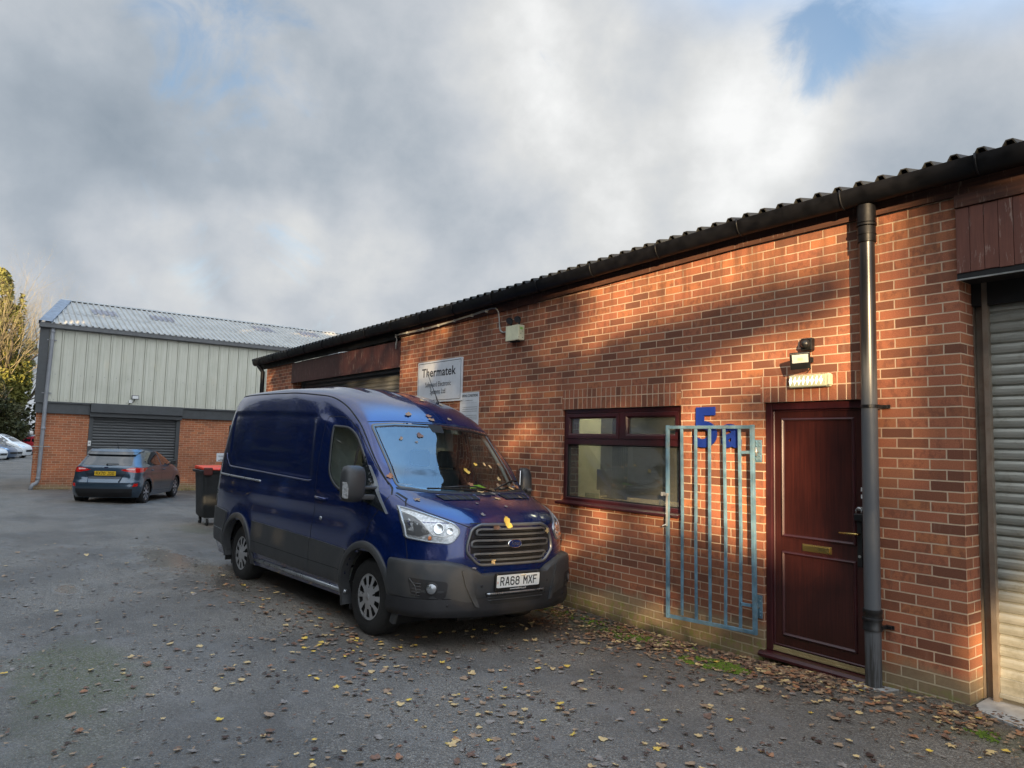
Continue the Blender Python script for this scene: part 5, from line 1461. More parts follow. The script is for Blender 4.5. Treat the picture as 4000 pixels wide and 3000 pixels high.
# mirrors -------------------------------------------------------------------
def mirror(s):
    A = Matrix.Translation((-.05, s * 1.18, 1.395)) @ Matrix.Diagonal((1, .92, .84, 1)) if s < 0 else Matrix.Translation((-.16, 1.06, 1.41)) @ Matrix.Rotation(R_(62), 4, 'Z')
    k = MB(); rows = []; n = 20
    for (dz, hw, dp, cx0) in ((-.205, .04, .03, .0), (-.19, .10, .07, .0), (-.12, .125, .10, 0), (.02, .13, .105, 0), (.13, .125, .095, 0), (.185, .105, .075, 0), (.205, .06, .04, 0)):
        row = []
        for i in range(n):
            t = 2 * math.pi * i / n; c, si = math.cos(t), math.sin(t)
            x = (abs(c) ** .7) * (1 if c > 0 else -1) * dp; y = (abs(si) ** .6) * (1 if si > 0 else -1) * hw
            if x < 0: x *= .45
            row.append((x, y, dz))
        rows.append(row)
    k.add([v for r in rows for v in r], [(l * n + i, l * n + (i + 1) % n, (l + 1) * n + (i + 1) % n, (l + 1) * n + i) for l in range(len(rows) - 1) for i in range(n)] + [tuple(range(n)), tuple((len(rows) - 1) * n + i for i in range(n))])
    xf(k, A); mo = k.build('door_mirror', M['cladding'], van, smooth=True)
    k = MB(); k.box(-.052, -.046, -.10, .10, -.15, .17); xf(k, A); k.build('mirror_glass', M['chrome'], mo)
    k = MB(); k.box(-.02, .075, -s * .05, -s * .30, -.175, -.115); k.box(-.01, .05, -s * .05, -s * .30, -.06, -.02); xf(k, A); k.build('mirror_arm', M['cladding'], mo, bevel=.015)
    k = MB()
    pts = [(.045, s * .128, -.15), (.060, s * .115, -.16), (.085, s * .085, -.16), (.085, s * .085, -.03), (.075, s * .105, .02), (.045, s * .135, .02)]
    k.add([(x + .006, y + s * .004, z) for x, y, z in pts] + [(x - .04, y - s * .03, z) for x, y, z in pts], [(0, 1, 4, 5), (1, 2, 3, 4)] + [(i, (i + 1) % 6, 6 + (i + 1) % 6, 6 + i) for i in range(6)])
    xf(k, A); k.build('side_indicator', M['clear_refl'], mo, bevel=.004)
for s in (-1, 1): mirror(s)

# bonnet vents, washer jets, wipers, aerial ------------------------------------
for s in (-1, 1):
    vq = [(.368, -.507), (.405, -.06), (.535, -.10), (.505, -.50)] if s < 0 else [(.346, .289), (.262, .73), (.405, .66), (.49, .285)]
    k = MB(); skin.patch(k, rpoly(vq, .015), 'T', off=.007, skirt=0, step=.03); v_ = k.build('bonnet_vent', M['dark_metal'], body)
    k = MB(); skin.tube(k, [vq[0], vq[1], vq[2]], 'T', .007, .008); k.build('vent_edge', M['van_paint'], v_, smooth=True)
    for t in (.2, .4, .6, .8):
        a_ = Vector(vq[0]).lerp(Vector(vq[1]), t); b_ = Vector(vq[3]).lerp(Vector(vq[2]), t)
        k = MB(); skin.tube(k, [tuple(a_), tuple(b_)], 'T', .004, .008); k.build('vent_rib', M['van_paint'], v_, smooth=True)
k = MB()
# scuttle
cw = [(.50, 1.335), (0, 1.322), (-.50, 1.335)]
skin.patch(k, rpoly([(-.80, 1.378), (-.5, 1.356), (0, 1.345), (.5, 1.356), (.80, 1.378), (.80, 1.362), (.5, 1.334), (0, 1.322), (-.5, 1.334), (-.80, 1.362)], 0), 'F', off=.004, skirt=.004, step=.03); k.build('scuttle', M['valance'], body)
def wiper(y0, y1, zt0, zt1):
    k = MB(); a, na = skin.cast('F', y0, zt0); b, nb = skin.cast('F', y1, zt1); p0 = a + na * .02 + Vector((.04, 0, -.01))
    m_ = (a + b) / 2 + na * .045
    k.tube([p0, a.lerp(b, .25) + na * .05, m_, a.lerp(b, .75) + nb * .03], [.010, .008, .007, .006], 8)
    w_ = k.build('wiper', M['black_plastic'], van, smooth=True)
    k = MB(); p = []
    for i in range(9):
        t = i / 8; h, nr = skin.cast('F', y0 + (y1 - y0) * (.12 + .88 * t), zt0 + (zt1 - zt0) * (.12 + .88 * t) + .006 * math.sin(t * 3.14)); p.append(h + nr * .012)
    k.tube(p, .007, 6); k.build('blade', M['rubber'], w_, smooth=True)
wiper(.22, -.50, 1.352, 1.366); wiper(.76, .34, 1.46, 1.365)
k = MB(); h, nr = skin.cast('T', -1.10, .46); k.lathe([(.022, 0), (.018, .02), (.008, .03)], 14, 'z'); xf(k, Matrix.Translation(h)); ab = k.build('aerial', M['black_plastic'], van, smooth=True)
k = MB(); k.tube([h + Vector((0, 0, .02)), h + Vector((-.05, 0, .10)), h + Vector((-.30, 0.02, .40))], [.009, .006, .003], 8); k.build('aerial_rod', M['black_plastic'], ab, smooth=True)

# cab interior ----------------------------------------------------------------------
cab = MB()
cab.add([(-1.22, -.88, .45), (-1.22, .88, .45), (-1.22, .80, 2.2), (-1.22, -.80, 2.2)], [(0, 1, 2, 3)])
cab.add([(-1.22, -.80, 2.06), (-1.22, .80, 2.06), (-.56, .70, 2.0), (-.56, -.70, 2.0)], [(0, 1, 2, 3)])
cab.add([(-1.22, -.9, .42), (-1.22, .9, .42), (.6, .9, .42), (.6, -.9, .42)], [(0, 1, 2, 3)])
cab.build('cab_lining', M['liner'], van)
for s in (-1, 1):   # pale pillar trims
    k = MB(); k.tube([(.02, s * .745, 1.37), (-.17, s * .745, 1.6), (-.39, s * .74, 1.82), (-.56, s * .73, 1.97)], [.016, .020, .022, .02], 8)
    k.build('pillar_trim', M['liner'], van, smooth=True)
k = MB(); k.prism([(.16, .9), (.17, 1.31), (.05, 1.345), (-.25, 1.33), (-.38, 1.26), (-.40, 1.05), (-.30, .8)], -.86, .86, 'y'); dsh = k.build('dashboard', M['dash'], van, bevel=.02)
k = MB(); cc_ = Vector((-.50, -.40, 1.20)); A = Matrix.Translation(cc_) @ Matrix.Rotation(R_(-28), 4, 'Y')
ptsw = [(0, .19 * math.cos(2 * math.pi * i / 28), .19 * math.sin(2 * math.pi * i / 28)) for i in range(28)]
k.tube(ptsw, .014, 8, closed=True); k.box(-.01, .01, -.18, .18, -.02, .02); k.box(-.01, .01, -.02, .02, -.18, 0); k.lathe([(0, -.03), (.06, -.025), (.07, .02)], 16, 'x'); xf(k, A)
k.build('steering_wheel', M['dash'], van, smooth=False, angle=40)
for y0, y1 in ((-.66, -.16), (.02, .42), (.42, .80)):
    k = MB(); k.box(-1.02, -.55, y0, y1, .80, .95); k.box(-1.12, -.98, y0 + .02, y1 - .02, .93, 1.55); k.box(-1.10, -1.0, (y0 + y1) / 2 - .13, (y0 + y1) / 2 + .13, 1.57, 1.77); k.build('seat', M['seat'], van, bevel=.04)
k = MB(); k.add([(-.02, .20, 1.362), (.06, .40, 1.362), (-.05, .47, 1.372), (-.12, .40, 1.41), (-.10, .26, 1.40)], [(0, 1, 2, 3, 4)])
hv = k.build('hi_vis_cloth', M['hivis'], None); hv.matrix_world = van.matrix_world.copy(); tag(hv, 'bright yellow green cloth lying on the van dashboard', 'cloth')
# ================================================================== hatchback and distant cars
def car_levels(L=1.0, H=1.0, W_=1.0, rear=-3.17):
    base = [
     (.18, -3.03, .80, [(.3, .80), (.55, .76), (.70, .55), (.76, 0)]),
     (.35, -3.14, .855, [(.3, .855), (.60, .80), (.76, .56), (.82, 0)]),
     (.48, -3.16, .866, [(.3, .866), (.60, .81), (.77, .58), (.83, 0)]),
     (.60, -3.12, .867, [(.3, .862), (.57, .81), (.75, .58), (.81, 0)]),
     (.72, -3.09, .866, [(.25, .855), (.50, .79), (.68, .56), (.75, 0)]),
     (.82, -3.06, .862, [(.15, .84), (.36, .77), (.50, .52), (.56, 0)]),
     (.90, -3.04, .855, [(.0, .825), (.15, .75), (.24, .5), (.28, 0)]),
     (.97, -3.02, .84, [(-.25, .80), (-.06, .73), (.0, .46), (.03, 0)]),
     (1.04, -2.97, .80, [(-.42, .77), (-.24, .71), (-.16, .45), (-.12, 0)]),
     (1.20, -2.83, .735, [(-.75, .70), (-.55, .65), (-.46, .42), (-.42, 0)]),
     (1.34, -2.72, .665, [(-1.1, .63), (-.90, .58), (-.80, .38), (-.76, 0)]),
     (1.41, -2.66, .61, [(-1.3, .575), (-1.12, .53), (-1.02, .35), (-.98, 0)]),
     (1.45, -2.55, .52, [(-1.5, .48), (-1.35, .44), (-1.27, .28), (-1.24, 0)]),
     (1.47, -2.35, .36, [(-1.7, .33), (-1.6, .30), (-1.54, .18), (-1.52, 0)]),
     (1.476, -2.1, .05, [(-1.9, .04), (-1.85, .035), (-1.82, .02), (-1.8, 0)])]
    out = []
    for z, xr, w, f in base:
        mid = [(xr, 0), (xr + .01, w * .5), (xr + .07, w * .80), (xr + .20, w * .95), (xr + .55 if z < 1.4 else xr + .3, w), (-1.5 if z < 1.4 else -1.95, w)]
        out.append((z * H, [((x) * L, y * W_) for x, y in mid + f]))
    return out
def make_car(name, label, paint, mat4, near=True, H=1.0, plate='RX70 JDO', group=None, bigrear=True, dark_low=True):
    root = empty(name, mat=mat4); tag(root, label, 'car', group)
    lv = car_levels(H=H)
    stp = .025 if near else .07
    zs = []; z = .18 * H
    while z < 1.44 * H: zs.append(z); z += stp
    zs += [1.45 * H, 1.46 * H, 1.468 * H, 1.473 * H, 1.476 * H]
    cn = [6, 6, 8, 14, 30, 30, 10, 8, 8] if near else [3, 3, 3, 5, 9, 9, 4, 3, 3]
    v, f, m = slice_body(lv, zs, cn)
    if near:
        nv = []
        for (x, y, z) in v:
            s = 1 if y > 0 else -1; d = 0
            if abs(y) > .6 and z < 1.0:
                for cx in (0, -2.493): d += .018 * math.exp(-((math.hypot(x - cx, z - .31) - .39) / .06) ** 2)
                d += .008 * math.exp(-((z - (.80 + .03 * (x + 1.2) * -.4)) / .03) ** 2) - .012 * math.exp(-((z - .42) / .09) ** 2) * sm(-2.1, -1.9, x) * sm(-.3, -.5, x)
            if x < -2.9:
                # tailgate scoop under lamps and bumper shelf
                d2 = .035 * math.exp(-((z - .72) / .05) ** 2) * sm(.62, .5, abs(y)) - .03 * math.exp(-((z - .585) / .035) ** 2)
                x += d2
            nv.append((x, y + s * d, z))
        v = nv
    sk = Skin(v, f)
    wc = [(0, .31), (-2.493, .31)]
    def kp(c):
        for cx, cz in wc:
            if math.hypot(c[0] - cx, c[2] - cz * H) < .355 and abs(c[1]) > .4: return False
        return True
    b = body_mesh('body', v, f, kp, paint, root, 40)
    h_ = lambda pts: [(a, z * H) for a, z in pts]
    st = .05 if near else .15
    # glass
    k = MB(); sk.patch(k, rpoly(h_([(-.60, 1.02), (.60, 1.02), (.555, 1.27), (-.555, 1.27)]), .04), 'B', off=.004, skirt=.003, step=st); rg = k.build('rear_window', M['tint_glass'], root, smooth=True)
    k = MB(); sk.patch(k, rpoly(h_([(-.66, 1.0), (.66, 1.0), (.52, 1.38), (-.52, 1.38)]), .04), 'F', off=.004, skirt=.003, step=st); k.build('windscreen', M['tint_glass'], root, smooth=True)
    for ax in ('R', 'L'):
        k = MB(); sk.patch(k, rpoly(h_([(-2.53, 1.17), (-2.15, 1.345), (-1.40, 1.375), (-1.36, 1.0), (-2.1, 1.0), (-2.35, 1.06)]), .03), ax, off=.004, skirt=.003, step=st); k.build('side_window', M['tint_glass'], root, smooth=True)
        k = MB(); sk.patch(k, rpoly(h_([(-1.29, 1.375), (-1.02, 1.35), (-.62, 1.19), (-.30, 1.005), (-1.27, 1.0)]), .03), ax, off=.004, skirt=.003, step=st); k.build('side_window', M['tint_glass'], root, smooth=True)
    for s in (-1, 1):
        k = MB(); sk.patch(k, rpoly(h_([(s * .845, .965), (s * .60, .965), (s * .36, .905), (s * .46, .875), (s * .70, .835), (s * .85, .85)]), .02), 'B', off=.006, skirt=.004, step=st * .7); tl = k.build('tail_lamp', M['red_lens'], root, smooth=True)
        ax = 'R' if s < 0 else 'L'
        if near:
            k = MB(); sk.patch(k, rpoly([(-2.96, .95), (-2.70, .955), (-2.60, .93), (-2.74, .86), (-2.95, .85)], .02), ax, off=.006, skirt=.004, step=.03); k.build('lamp_wrap', M['red_lens'], tl, smooth=True)
            k = MB(); sk.patch(k, rpoly([(s * .70, .945), (s * .52, .94), (s * .48, .915), (s * .68, .905)], .01), 'B', off=.0085, skirt=0, step=.03); k.build('reverse_light', simple('pink white lamp', (.75, .45, .42), .2), tl)
            k = MB(); sk.patch(k, rpoly([(s * .80, .565), (s * .72, .56), (s * .69, .47), (s * .79, .49)], .01), 'B', off=.006, skirt=.004, step=.03); k.build('reflector', M['red_lens'], root)
        k = MB(); sk.patch(k, rpoly(h_([(s * .78, .84), (s * .52, .73), (s * .50, .68), (s * .78, .72)]), .02), 'F', off=.006, skirt=.004, step=st * .7); k.build('headlamp', M['clear_refl'], root, smooth=True)
        # mirror
        k = MB(); k.box(-.62, -.50, s * .86, s * 1.0, 1.0 * H, 1.12 * H); k.box(-.60, -.5, s * .76, s * .87, 1.0 * H, 1.03 * H); k.build('door_mirror', paint if not near else M['black_plastic'], root, bevel=.03)
    k = MB(); sk.patch(k, rpoly(h_([(-.50, .52), (.50, .52), (.42, .38), (-.42, .38)]), .04), 'F', off=.006, skirt=0, step=st); k.build('grille', M['dark_metal'], root)
    if near:
        k = MB(); sk.patch(k, rpoly([(-.62, 1.36), (.62, 1.36), (.60, 1.30), (.585, 1.275), (-.585, 1.275), (-.60, 1.30)], .01), 'B', off=.05, skirt=.03, step=.04); k.build('roof_spoiler', M['tint_glass'], root, smooth=False, angle=40)
        k = MB(); sk.patch(k, rpoly([(-.64, 1.405), (.64, 1.405), (.63, 1.345), (-.63, 1.345)], .02), 'B', off=.055, skirt=.05, step=.04); k.build('spoiler_top', paint, root, angle=40)
        k = MB(); sk.patch(k, rpoly([(-.70, .42), (.70, .42), (.66, .20), (-.66, .20)], .03), 'B', off=.004, skirt=0, step=.05); k.build('lower_bumper', M['valance'], root)
        k = MB(); sk.patch(k, rpoly([(-.52, .86), (.52, .86), (.40, .67), (-.40, .67)], .04), 'B', off=.003, skirt=0, step=.04); k.build('plate_recess', simple('dark blue grey recess', (.03, .04, .055), .35, .3), root)
        A = Matrix.Translation((sk.cast('B', 0, .826)[0].x - .012, 0, .815)) 
        k = MB(); k.prism(rrect(-.26, .26, -.0555, .0555, .01), -.004, .008, 'x'); xf(k, A); np_ = k.build('number_plate', M['plate_yellow'], root)
        BM = Matrix(((0, 0, -1, -.0045), (-1, 0, 0, 0), (0, 1, 0, 0), (0, 0, 0, 1)))
        plate_text(plate, M['ink'], A @ BM, np_)
        n_ = 24; hx = sk.cast('B', 0, .965)[0].x - .004
        k = MB(); k.add([(hx - .004, .055 * math.cos(2 * math.pi * i / n_), .962 + .022 * math.sin(2 * math.pi * i / n_)) for i in range(n_)], [tuple(range(n_))]); bd = k.build('badge', M['chrome'], root)
        k = MB(); k.add([(hx - .005, .046 * math.cos(2 * math.pi * i / n_), .962 + .016 * math.sin(2 * math.pi * i / n_)) for i in range(n_)], [tuple(range(n_))]); k.build('enamel', M['badge_blue'], bd)
        text_obj('lettering', 'Ford', .026, M['chrome'], Matrix(((0, 0, -1, hx - .0055), (-1, 0, 0, 0), (0, 1, 0, .962), (0, 0, 0, 1))), bd, depth=.0003, shear=.3)
        k = MB(); h, nr = sk.cast('B', 0, 1.03); k.tube([h + nr * .02, h + nr * .03 + Vector((0, .0, .01)), h + nr * .03 + Vector((.03, -.28, .02))], [.022, .012, .006], 8); k.build('rear_wiper', M['black_plastic'], root, smooth=True)
        k = MB(); hh, nr = sk.cast('T', -2.3, 0); k.tube([hh, hh + Vector((-.03, 0, .03)), hh + Vector((-.12, 0, .17))], [.015, .008, .003], 8); k.build('aerial', M['black_plastic'], root, smooth=True)
        for ax in ('R', 'L'):
            for pth in ([(-1.33, 1.0), (-1.36, .7), (-1.34, .30), (-.45, .28), (-.36, .6), (-.33, 1.0)], [(-1.38, .30), (-2.05, .33), (-2.2, .60), (-2.25, .98)]):
                g = MB(); sk.strip(g, pth, ax, .008); g.build('panel_gap', M['dark_metal'], b)
        for ax, s in (('R', -1), ('L', 1)):
            for x in (-2.12, -1.15):
                h, nr = sk.cast(ax, x, .88); k = MB(); k.tube([h + Vector((-.09, 0, 0)), h + Vector((-.07, s * .028, 0)), h + Vector((.07, s * .028, 0)), h + Vector((.09, 0, 0))], .013, 8); k.build('door_handle', paint, root, smooth=True)
    for s in (-1, 1):
        for cx in (0, -2.493):
            k = MB(); n1 = 20
            k.add([(cx + .36 * math.cos(R_(-10 + 200 * i / n1)), s * yy, .31 * H + .36 * math.sin(R_(-10 + 200 * i / n1))) for i in range(n1 + 1) for yy in (.835, .5)], [(2 * i, 2 * i + 1, 2 * i + 3, 2 * i + 2) for i in range(n1)])
            k.add([(cx + .36 * math.cos(R_(-10 + 200 * i / n1)), s * .5, .31 * H + .36 * math.sin(R_(-10 + 200 * i / n1))) for i in range(n1 + 1)], [tuple(range(n1 + 1))])
            k.build('arch_liner', M['dark_metal'], root)
            wheel(cx, s, R=.31, w=.20, rim=.215, yo=.855, parent=root, spokes=8, rimhole=(.06, .195), trim='hubcap')
    k = MB(); k.box(-3.0, .7, -.55, .55, .18, .26); k.build('underbody', M['dark_metal'], root)
    return root
M['slate_blue'] = paint_mat('slate blue metallic paint', (.045, .075, .11), .5, .30)
make_car('hatchback_car', 'slate blue hatchback with yellow rear plate parked at the dark roller shutter', M['slate_blue'], vehicle_matrix(22.07, 1.198, 3.637, -.172))
M['car_white'] = paint_mat('white car paint', (.72, .73, .72), 0, .35); M['car_silver'] = paint_mat('silver car paint', (.42, .44, .45), .4, .35)
M['car_blue'] = paint_mat('dark blue car paint', (.06, .10, .17), .4, .35); M['car_red'] = paint_mat('red car paint', (.42, .02, .03), .1, .35); M['car_dark'] = paint_mat('near black car paint', (.02, .025, .035), .2, .35)
def far_car(name, label, pk, u, d, hd, H=1.0):
    # u,d : front bumper centre
    h = R_(hd); fx, fy = -math.cos(h), math.sin(h)
    return make_car(name, label, M[pk], vehicle_matrix(u - fx * .83, d - fy * .83, h, gz(u, d)), near=False, H=H, group='cars parked in the far car park')
far_car('parked_car', 'white low car at the left frame edge, nearest in the far row', 'car_white', 55.5, 3.75, -62)
far_car('parked_car', 'dark blue car parked between two pale cars in the far row', 'car_blue', 58.5, 3.1, -62, 1.06)
far_car('parked_car', 'silver car in the far row, just before the tall white car', 'car_silver', 61.5, 2.65, -62, 1.0)
far_car('parked_car', 'tall white car at the end of the far row beside the warehouse corner', 'car_white', 64.5, 1.9, -62, 1.25)
far_car('parked_car', 'red car behind the white cars by the warehouse corner', 'car_red', 77, 3.0, 110, 1.1)
far_car('parked_car', 'near black car behind the red car under the trees', 'car_dark', 80, 4.0, 110, 1.18)
# ================================================================== far warehouse
U0, D0 = 24.69, 3.956
wh = empty('metal_clad_warehouse', (U0, D0, -.12)); tag(wh, 'two storey warehouse with brick base, pale grey cladding and dark roller shutter', 'building'); WO = (U0, D0, -.12)
S = lambda s: D0 - s
def wbox(mb, s0, s1, z0, z1, u0, u1): mb.box(U0 + u0, U0 + u1, S(s1), S(s0), z0, z1)   # u0<0 is towards the viewer
SE = 16.0
mb = MB()
for a, b, z0, z1 in ((0, 1.44, -.6, 2.3), (4.18, SE, -.6, 2.3)): wbox(mb, a, b, z0, z1, 0, .25)
mb.build('wall', M['brick_far'], wh, off=WO)
mb = MB(); mb.prism([(U0 + .0, S(-.001)), (U0 + .25, S(.0)), (U0 + 7.3, S(1.75)), (U0 + 7.3, S(2.0)), (U0 + .01, S(.3))], -.6, 2.3, 'z'); mb.build('end_wall', M['brick_far'], wh, off=WO)
mb = MB(); wbox(mb, 0, SE, 2.3, 5.0, .25, .3); mb.build('inner_skin', M['dark_metal'], wh, off=WO)
# cladding with ribs
mb = MB(); pts = []; s = .16
while s < SE:
    pts += [(s, 0), (s + .002, .03), (s + .012, .03), (s + .016, -.03), (s + .055, -.03), (s + .059, .03), (s + .068, .03), (s + .070, 0), (s + .17, 0.0), (s + .176, -.006), (s + .19, -.006), (s + .196, 0)]
    s += .342
vs = [(U0 - .09 + du, S(a), z) for z in (2.655, 4.98) for a, du in pts]; n_ = len(pts)
mb.add(vs, [(i, i + 1, n_ + i + 1, n_ + i) for i in range(n_ - 1)])
cl = mb.build('cladding', M['clad_cream'], wh, off=WO)
fx = MB(); s = .16 + .25
while s < 11:
    for z in (2.72, 3.52): fx.lathe([(0, U0 - .102), (.014, U0 - .098), (.016, U0 - .09)], 6, 'x', (0, S(s), z))
    s += .342
fx.build('fixing', M['steel'], cl, off=WO)
mb = MB(); wbox(mb, -.09, .165, 2.64, 4.97, -.12, .0); 
mb.add([(U0 - .12, S(-.09), 2.64), (U0 + 7.2, S(1.66), 2.64), (U0 + 7.2, S(1.66), 4.97), (U0 - .12, S(-.09), 4.97)], [(0, 1, 2, 3)])
mb.build('corner_trim', M['dark_trim'], wh, off=WO, bevel=.004)
mb = MB(); wbox(mb, -.05, 1.43, 2.28, 2.60, -.10, .0); wbox(mb, 4.20, SE, 2.28, 2.60, -.10, .0); wbox(mb, -.10, 1.43, 2.60, 2.65, -.15, .0); wbox(mb, 4.2, SE, 2.60, 2.65, -.15, 0)
mb.build('band', M['dark_trim'], wh, off=WO, bevel=.004)
mb = MB(); wbox(mb, 1.431, 4.199, 2.36, 2.655, -.26, .0); wbox(mb, 1.431, 4.199, 2.22, 2.359, -.17, 0); bx = mb.build('shutter_box', M['dark_trim'], wh, off=WO, bevel=.006)
for a, b in ((1.44, 1.56), (4.06, 4.18)):
    mb = MB(); wbox(mb, a, b, -.35, 2.219, -.03, .10); mb.build('guide_rail', M['dark_trim'], bx, off=WO, bevel=.003)
mb = MB(); z = -.4; pts = []
while z < 2.3:
    pts += [(.02, z), (-.004, z + .012), (-.012, z + .035), (-.012, z + .06), (-.002, z + .078), (.02, z + .084)]; z += .094
vs = [(U0 + .05 + a, S(s_), b) for s_ in (1.55, 4.07) for a, b in pts]; n_ = len(pts)
mb.add(vs, [(i, i + 1, n_ + i + 1, n_ + i) for i in range(n_ - 1)]); mb.build('roller_shutter', M['shutter_dark'], wh, off=WO)
# eaves gutter
mb = MB(); mb.prism([(U0 - .27, 4.975), (U0 - .25, 4.955), (U0 - .08, 4.955), (U0 - .05, 5.12), (U0 - .27, 5.12)], S(SE), S(-.13), 'y')
mb.v = [(a, b, c) for a, b, c in mb.v]
mb.build('gutter', simple('grey gutter trim', (.12, .125, .13), .5, .1, var=.15, dirt=.3, dirtcol=(.2, .2, .19)), wh, off=WO, bevel=.006)
# roof : eave line to ridge, skewed left verge
E0 = (U0 - .22, 5.125); RG = (28.2, 6.44)
def roofpt(s, t, dz=0): return (E0[0] + (RG[0] - E0[0]) * t, S(s), E0[1] + (RG[1] - E0[1]) * t + dz)
def verge(t): return -.12 + .79 * t
mb = MB(); P = .178; prof = [(0, 0), (.05, 0), (.075, .045), (.112, .045), (.137, 0)]
def rib_sheet(mb, s0, s1, t0, t1, dz, nt=2, clip=True):
    s = .15; cols = []
    while s < s1:
        for a, h in prof:
            if s0 <= s + a <= s1: cols.append((s + a, h))
        s += P
    rows = []
    for k in range(nt + 1):
        t = t0 + (t1 - t0) * k / nt
        rows.append([roofpt(max(c, verge(t) + .30) if clip else c, t, dz + h) for c, h in cols])
    n_ = len(cols); mb.add([v for r in rows for v in r], [(i * n_ + j, i * n_ + j + 1, (i + 1) * n_ + j + 1, (i + 1) * n_ + j) for i in range(nt) for j in range(n_ - 1)])
rib_sheet(mb, .15, SE, -.02, .47, .0, 3); rib_sheet(mb, .15, SE, .44, 1.0, .012, 3)
rf = mb.build('roof', M['roof_light'], wh, off=WO); so = rf.modifiers.new('t', 'SOLIDIFY'); so.thickness = .008
for (a, b, t0, t1) in ((1.46, 2.33, .52, .72), (3.37, 4.18, .56, .75), (7.2, 8.05, .63, .82), (9.11, 10.0, .64, .83)):
    mb = MB(); rib_sheet(mb, a, b, t0, t1, .030, 1, False); mb.build('rooflight', M['rooflight'], rf, off=WO)
fx = MB()
for t in (.25, .75):
    s = .15 + .094
    while s < 13:
        if s > verge(t) + .35:
            p = roofpt(s, t, .052); fx.box(p[0] - .012, p[0] + .012, p[1] - .012, p[1] + .012, p[2] - .004, p[2] + .008)
        s += P * 2
fx.build('fixing', M['steel'], rf, off=WO)
mb = MB(); vs = []
for t in (-.03, 1.01):
    for ds, dz in ((-.02, -.06), (-.02, .07), (.32, .07), (.32, .03)): vs.append(roofpt(verge(t) + ds, t, dz))
mb.add(vs, [(i, i + 1, 5 + i, 4 + i) for i in range(3)]); mb.build('verge_flashing', M['flashing'], rf, off=WO)
mb = MB(); vs = [roofpt(verge(1), .97, .06), roofpt(SE, .97, .06), roofpt(SE, 1.0, .085), roofpt(verge(1), 1.0, .085)]
vs2 = [(a + .25, b, c - .12) for a, b, c in vs[2:]]; mb.add(vs + vs2, [(0, 1, 2, 3), (3, 2, 4, 5)]); mb.build('ridge_cap', M['roof_light'], rf, off=WO)
mb = MB(); mb.add([roofpt(verge(1), 1), roofpt(SE, 1), (RG[0] + 3.7, S(SE), 5.12), (RG[0] + 3.7, S(1.6), 5.12)], [(0, 1, 2, 3)]); mb.build('roof_slope', M['roof_light'], wh, off=WO)
mb = MB(); mb.add([(U0 - .1, S(-.09), 4.96), (RG[0] + 3.7, S(1.66), 4.96), roofpt(verge(1), 1)], [(0, 1, 2)]); mb.build('gable', M['clad_cream'], wh, off=WO)
# downpipe
dm = simple('mid grey rainwater pipe', (.26, .27, .29), .45, var=.12, nscale=3)
mb = MB(); u_ = U0 - .17
mb.tube([(u_, S(.24), 4.97), (u_, S(.24), 4.5), (u_, S(.20), 2.8), (u_, S(.17), .26), (u_, S(.165), .18), (u_ - .02, S(.12), .09), (u_ - .03, S(.04), .05), (u_ - .05, S(.0), -.01), (u_ - .06, S(-.01), -.12)], .057, 16)
dq = mb.build('downpipe', dm, wh, off=WO, smooth=True)
for z, w in ((4.59, .13), (2.91, .13), (1.232, .24)):
    s_ = .24 - (4.6 - z) * .0165; mb = MB(); mb.lathe([(.057, z - .015), (.066, z - .015), (.066, z + .015), (.057, z + .015)], 16, 'z', (u_, S(s_), 0)); wbox(mb, s_ - w, s_ + w, z - .015, z + .015, -.13, -.11) ; mb.build('bracket', M['roof_light'] if z < 2 else dm, dq, off=WO)
for z in (4.85, 1.80, .24):
    s_ = .24 - (4.6 - z) * .0165; mb = MB(); mb.lathe([(.057, z - .04), (.066, z - .035), (.066, z + .035), (.057, z + .04)], 16, 'z', (u_, S(s_), 0)); mb.build('collar', dm, dq, off=WO, smooth=True)
# things fixed to it
ic = empty('intercom', (U0 - .03, S(1.48), 1.27)); tag(ic, 'small white control box beside the dark roller shutter', 'control box')
k = MB(); wbox(k, 1.44, 1.525, 1.27, 1.44, -.075, -.031); k.build('case', M['white_paint'], ic, off=ic.location, bevel=.006)
k = MB(); wbox(k, 1.465, 1.50, 1.35, 1.38, -.08, -.0755); k.build('button', M['dark_metal'], ic, off=ic.location)
wf_ = empty('warehouse_floodlight', (U0 - .1, S(2.65), 2.72)); tag(wf_, 'white floodlight with junction box on the pale cladding above the shutter', 'light')
k = MB(); wbox(k, 2.59, 2.81, 2.85, 2.985, -.22, -.17); fb = k.build('lamp_body', M['dark_trim'], wf_, off=wf_.location, bevel=.006)
k = MB(); wbox(k, 2.61, 2.79, 2.868, 2.967, -.225, -.2205); k.build('lamp_glass', M['white_paint'], fb, off=wf_.location)
k = MB(); wbox(k, 2.52, 2.63, 2.72, 2.825, -.17, -.12); k.build('junction_box', M['white_paint'], wf_, off=wf_.location, bevel=.006)
k = MB(); k.tube([(U0 - .15, S(2.69), 2.86), (U0 - .13, S(2.68), 2.78), (U0 - .14, S(2.63), 2.74), (U0 - .13, S(2.55), 2.70), (U0 - .12, S(2.52), 2.66)], .008, 6); k.build('cable', M['dark_metal'], wf_, off=wf_.location)
L2 = [(.32, .1, .85, .02), (.42, .2, .7, .02), (.68, .3, .55, .025), (.80, .15, .8, .035)]
notice('warning_notice', 'small white notice on the orange brick wall above the red bin lids', S(5.88), S(5.46), .80, 1.10, 'x', U0, head='', lines=L2, seed=4)
wl = empty('wall_lamp', (U0 - .02, S(-.06), 1.55)); tag(wl, 'small white lamp fixed to the outer corner of the warehouse', 'lamp')
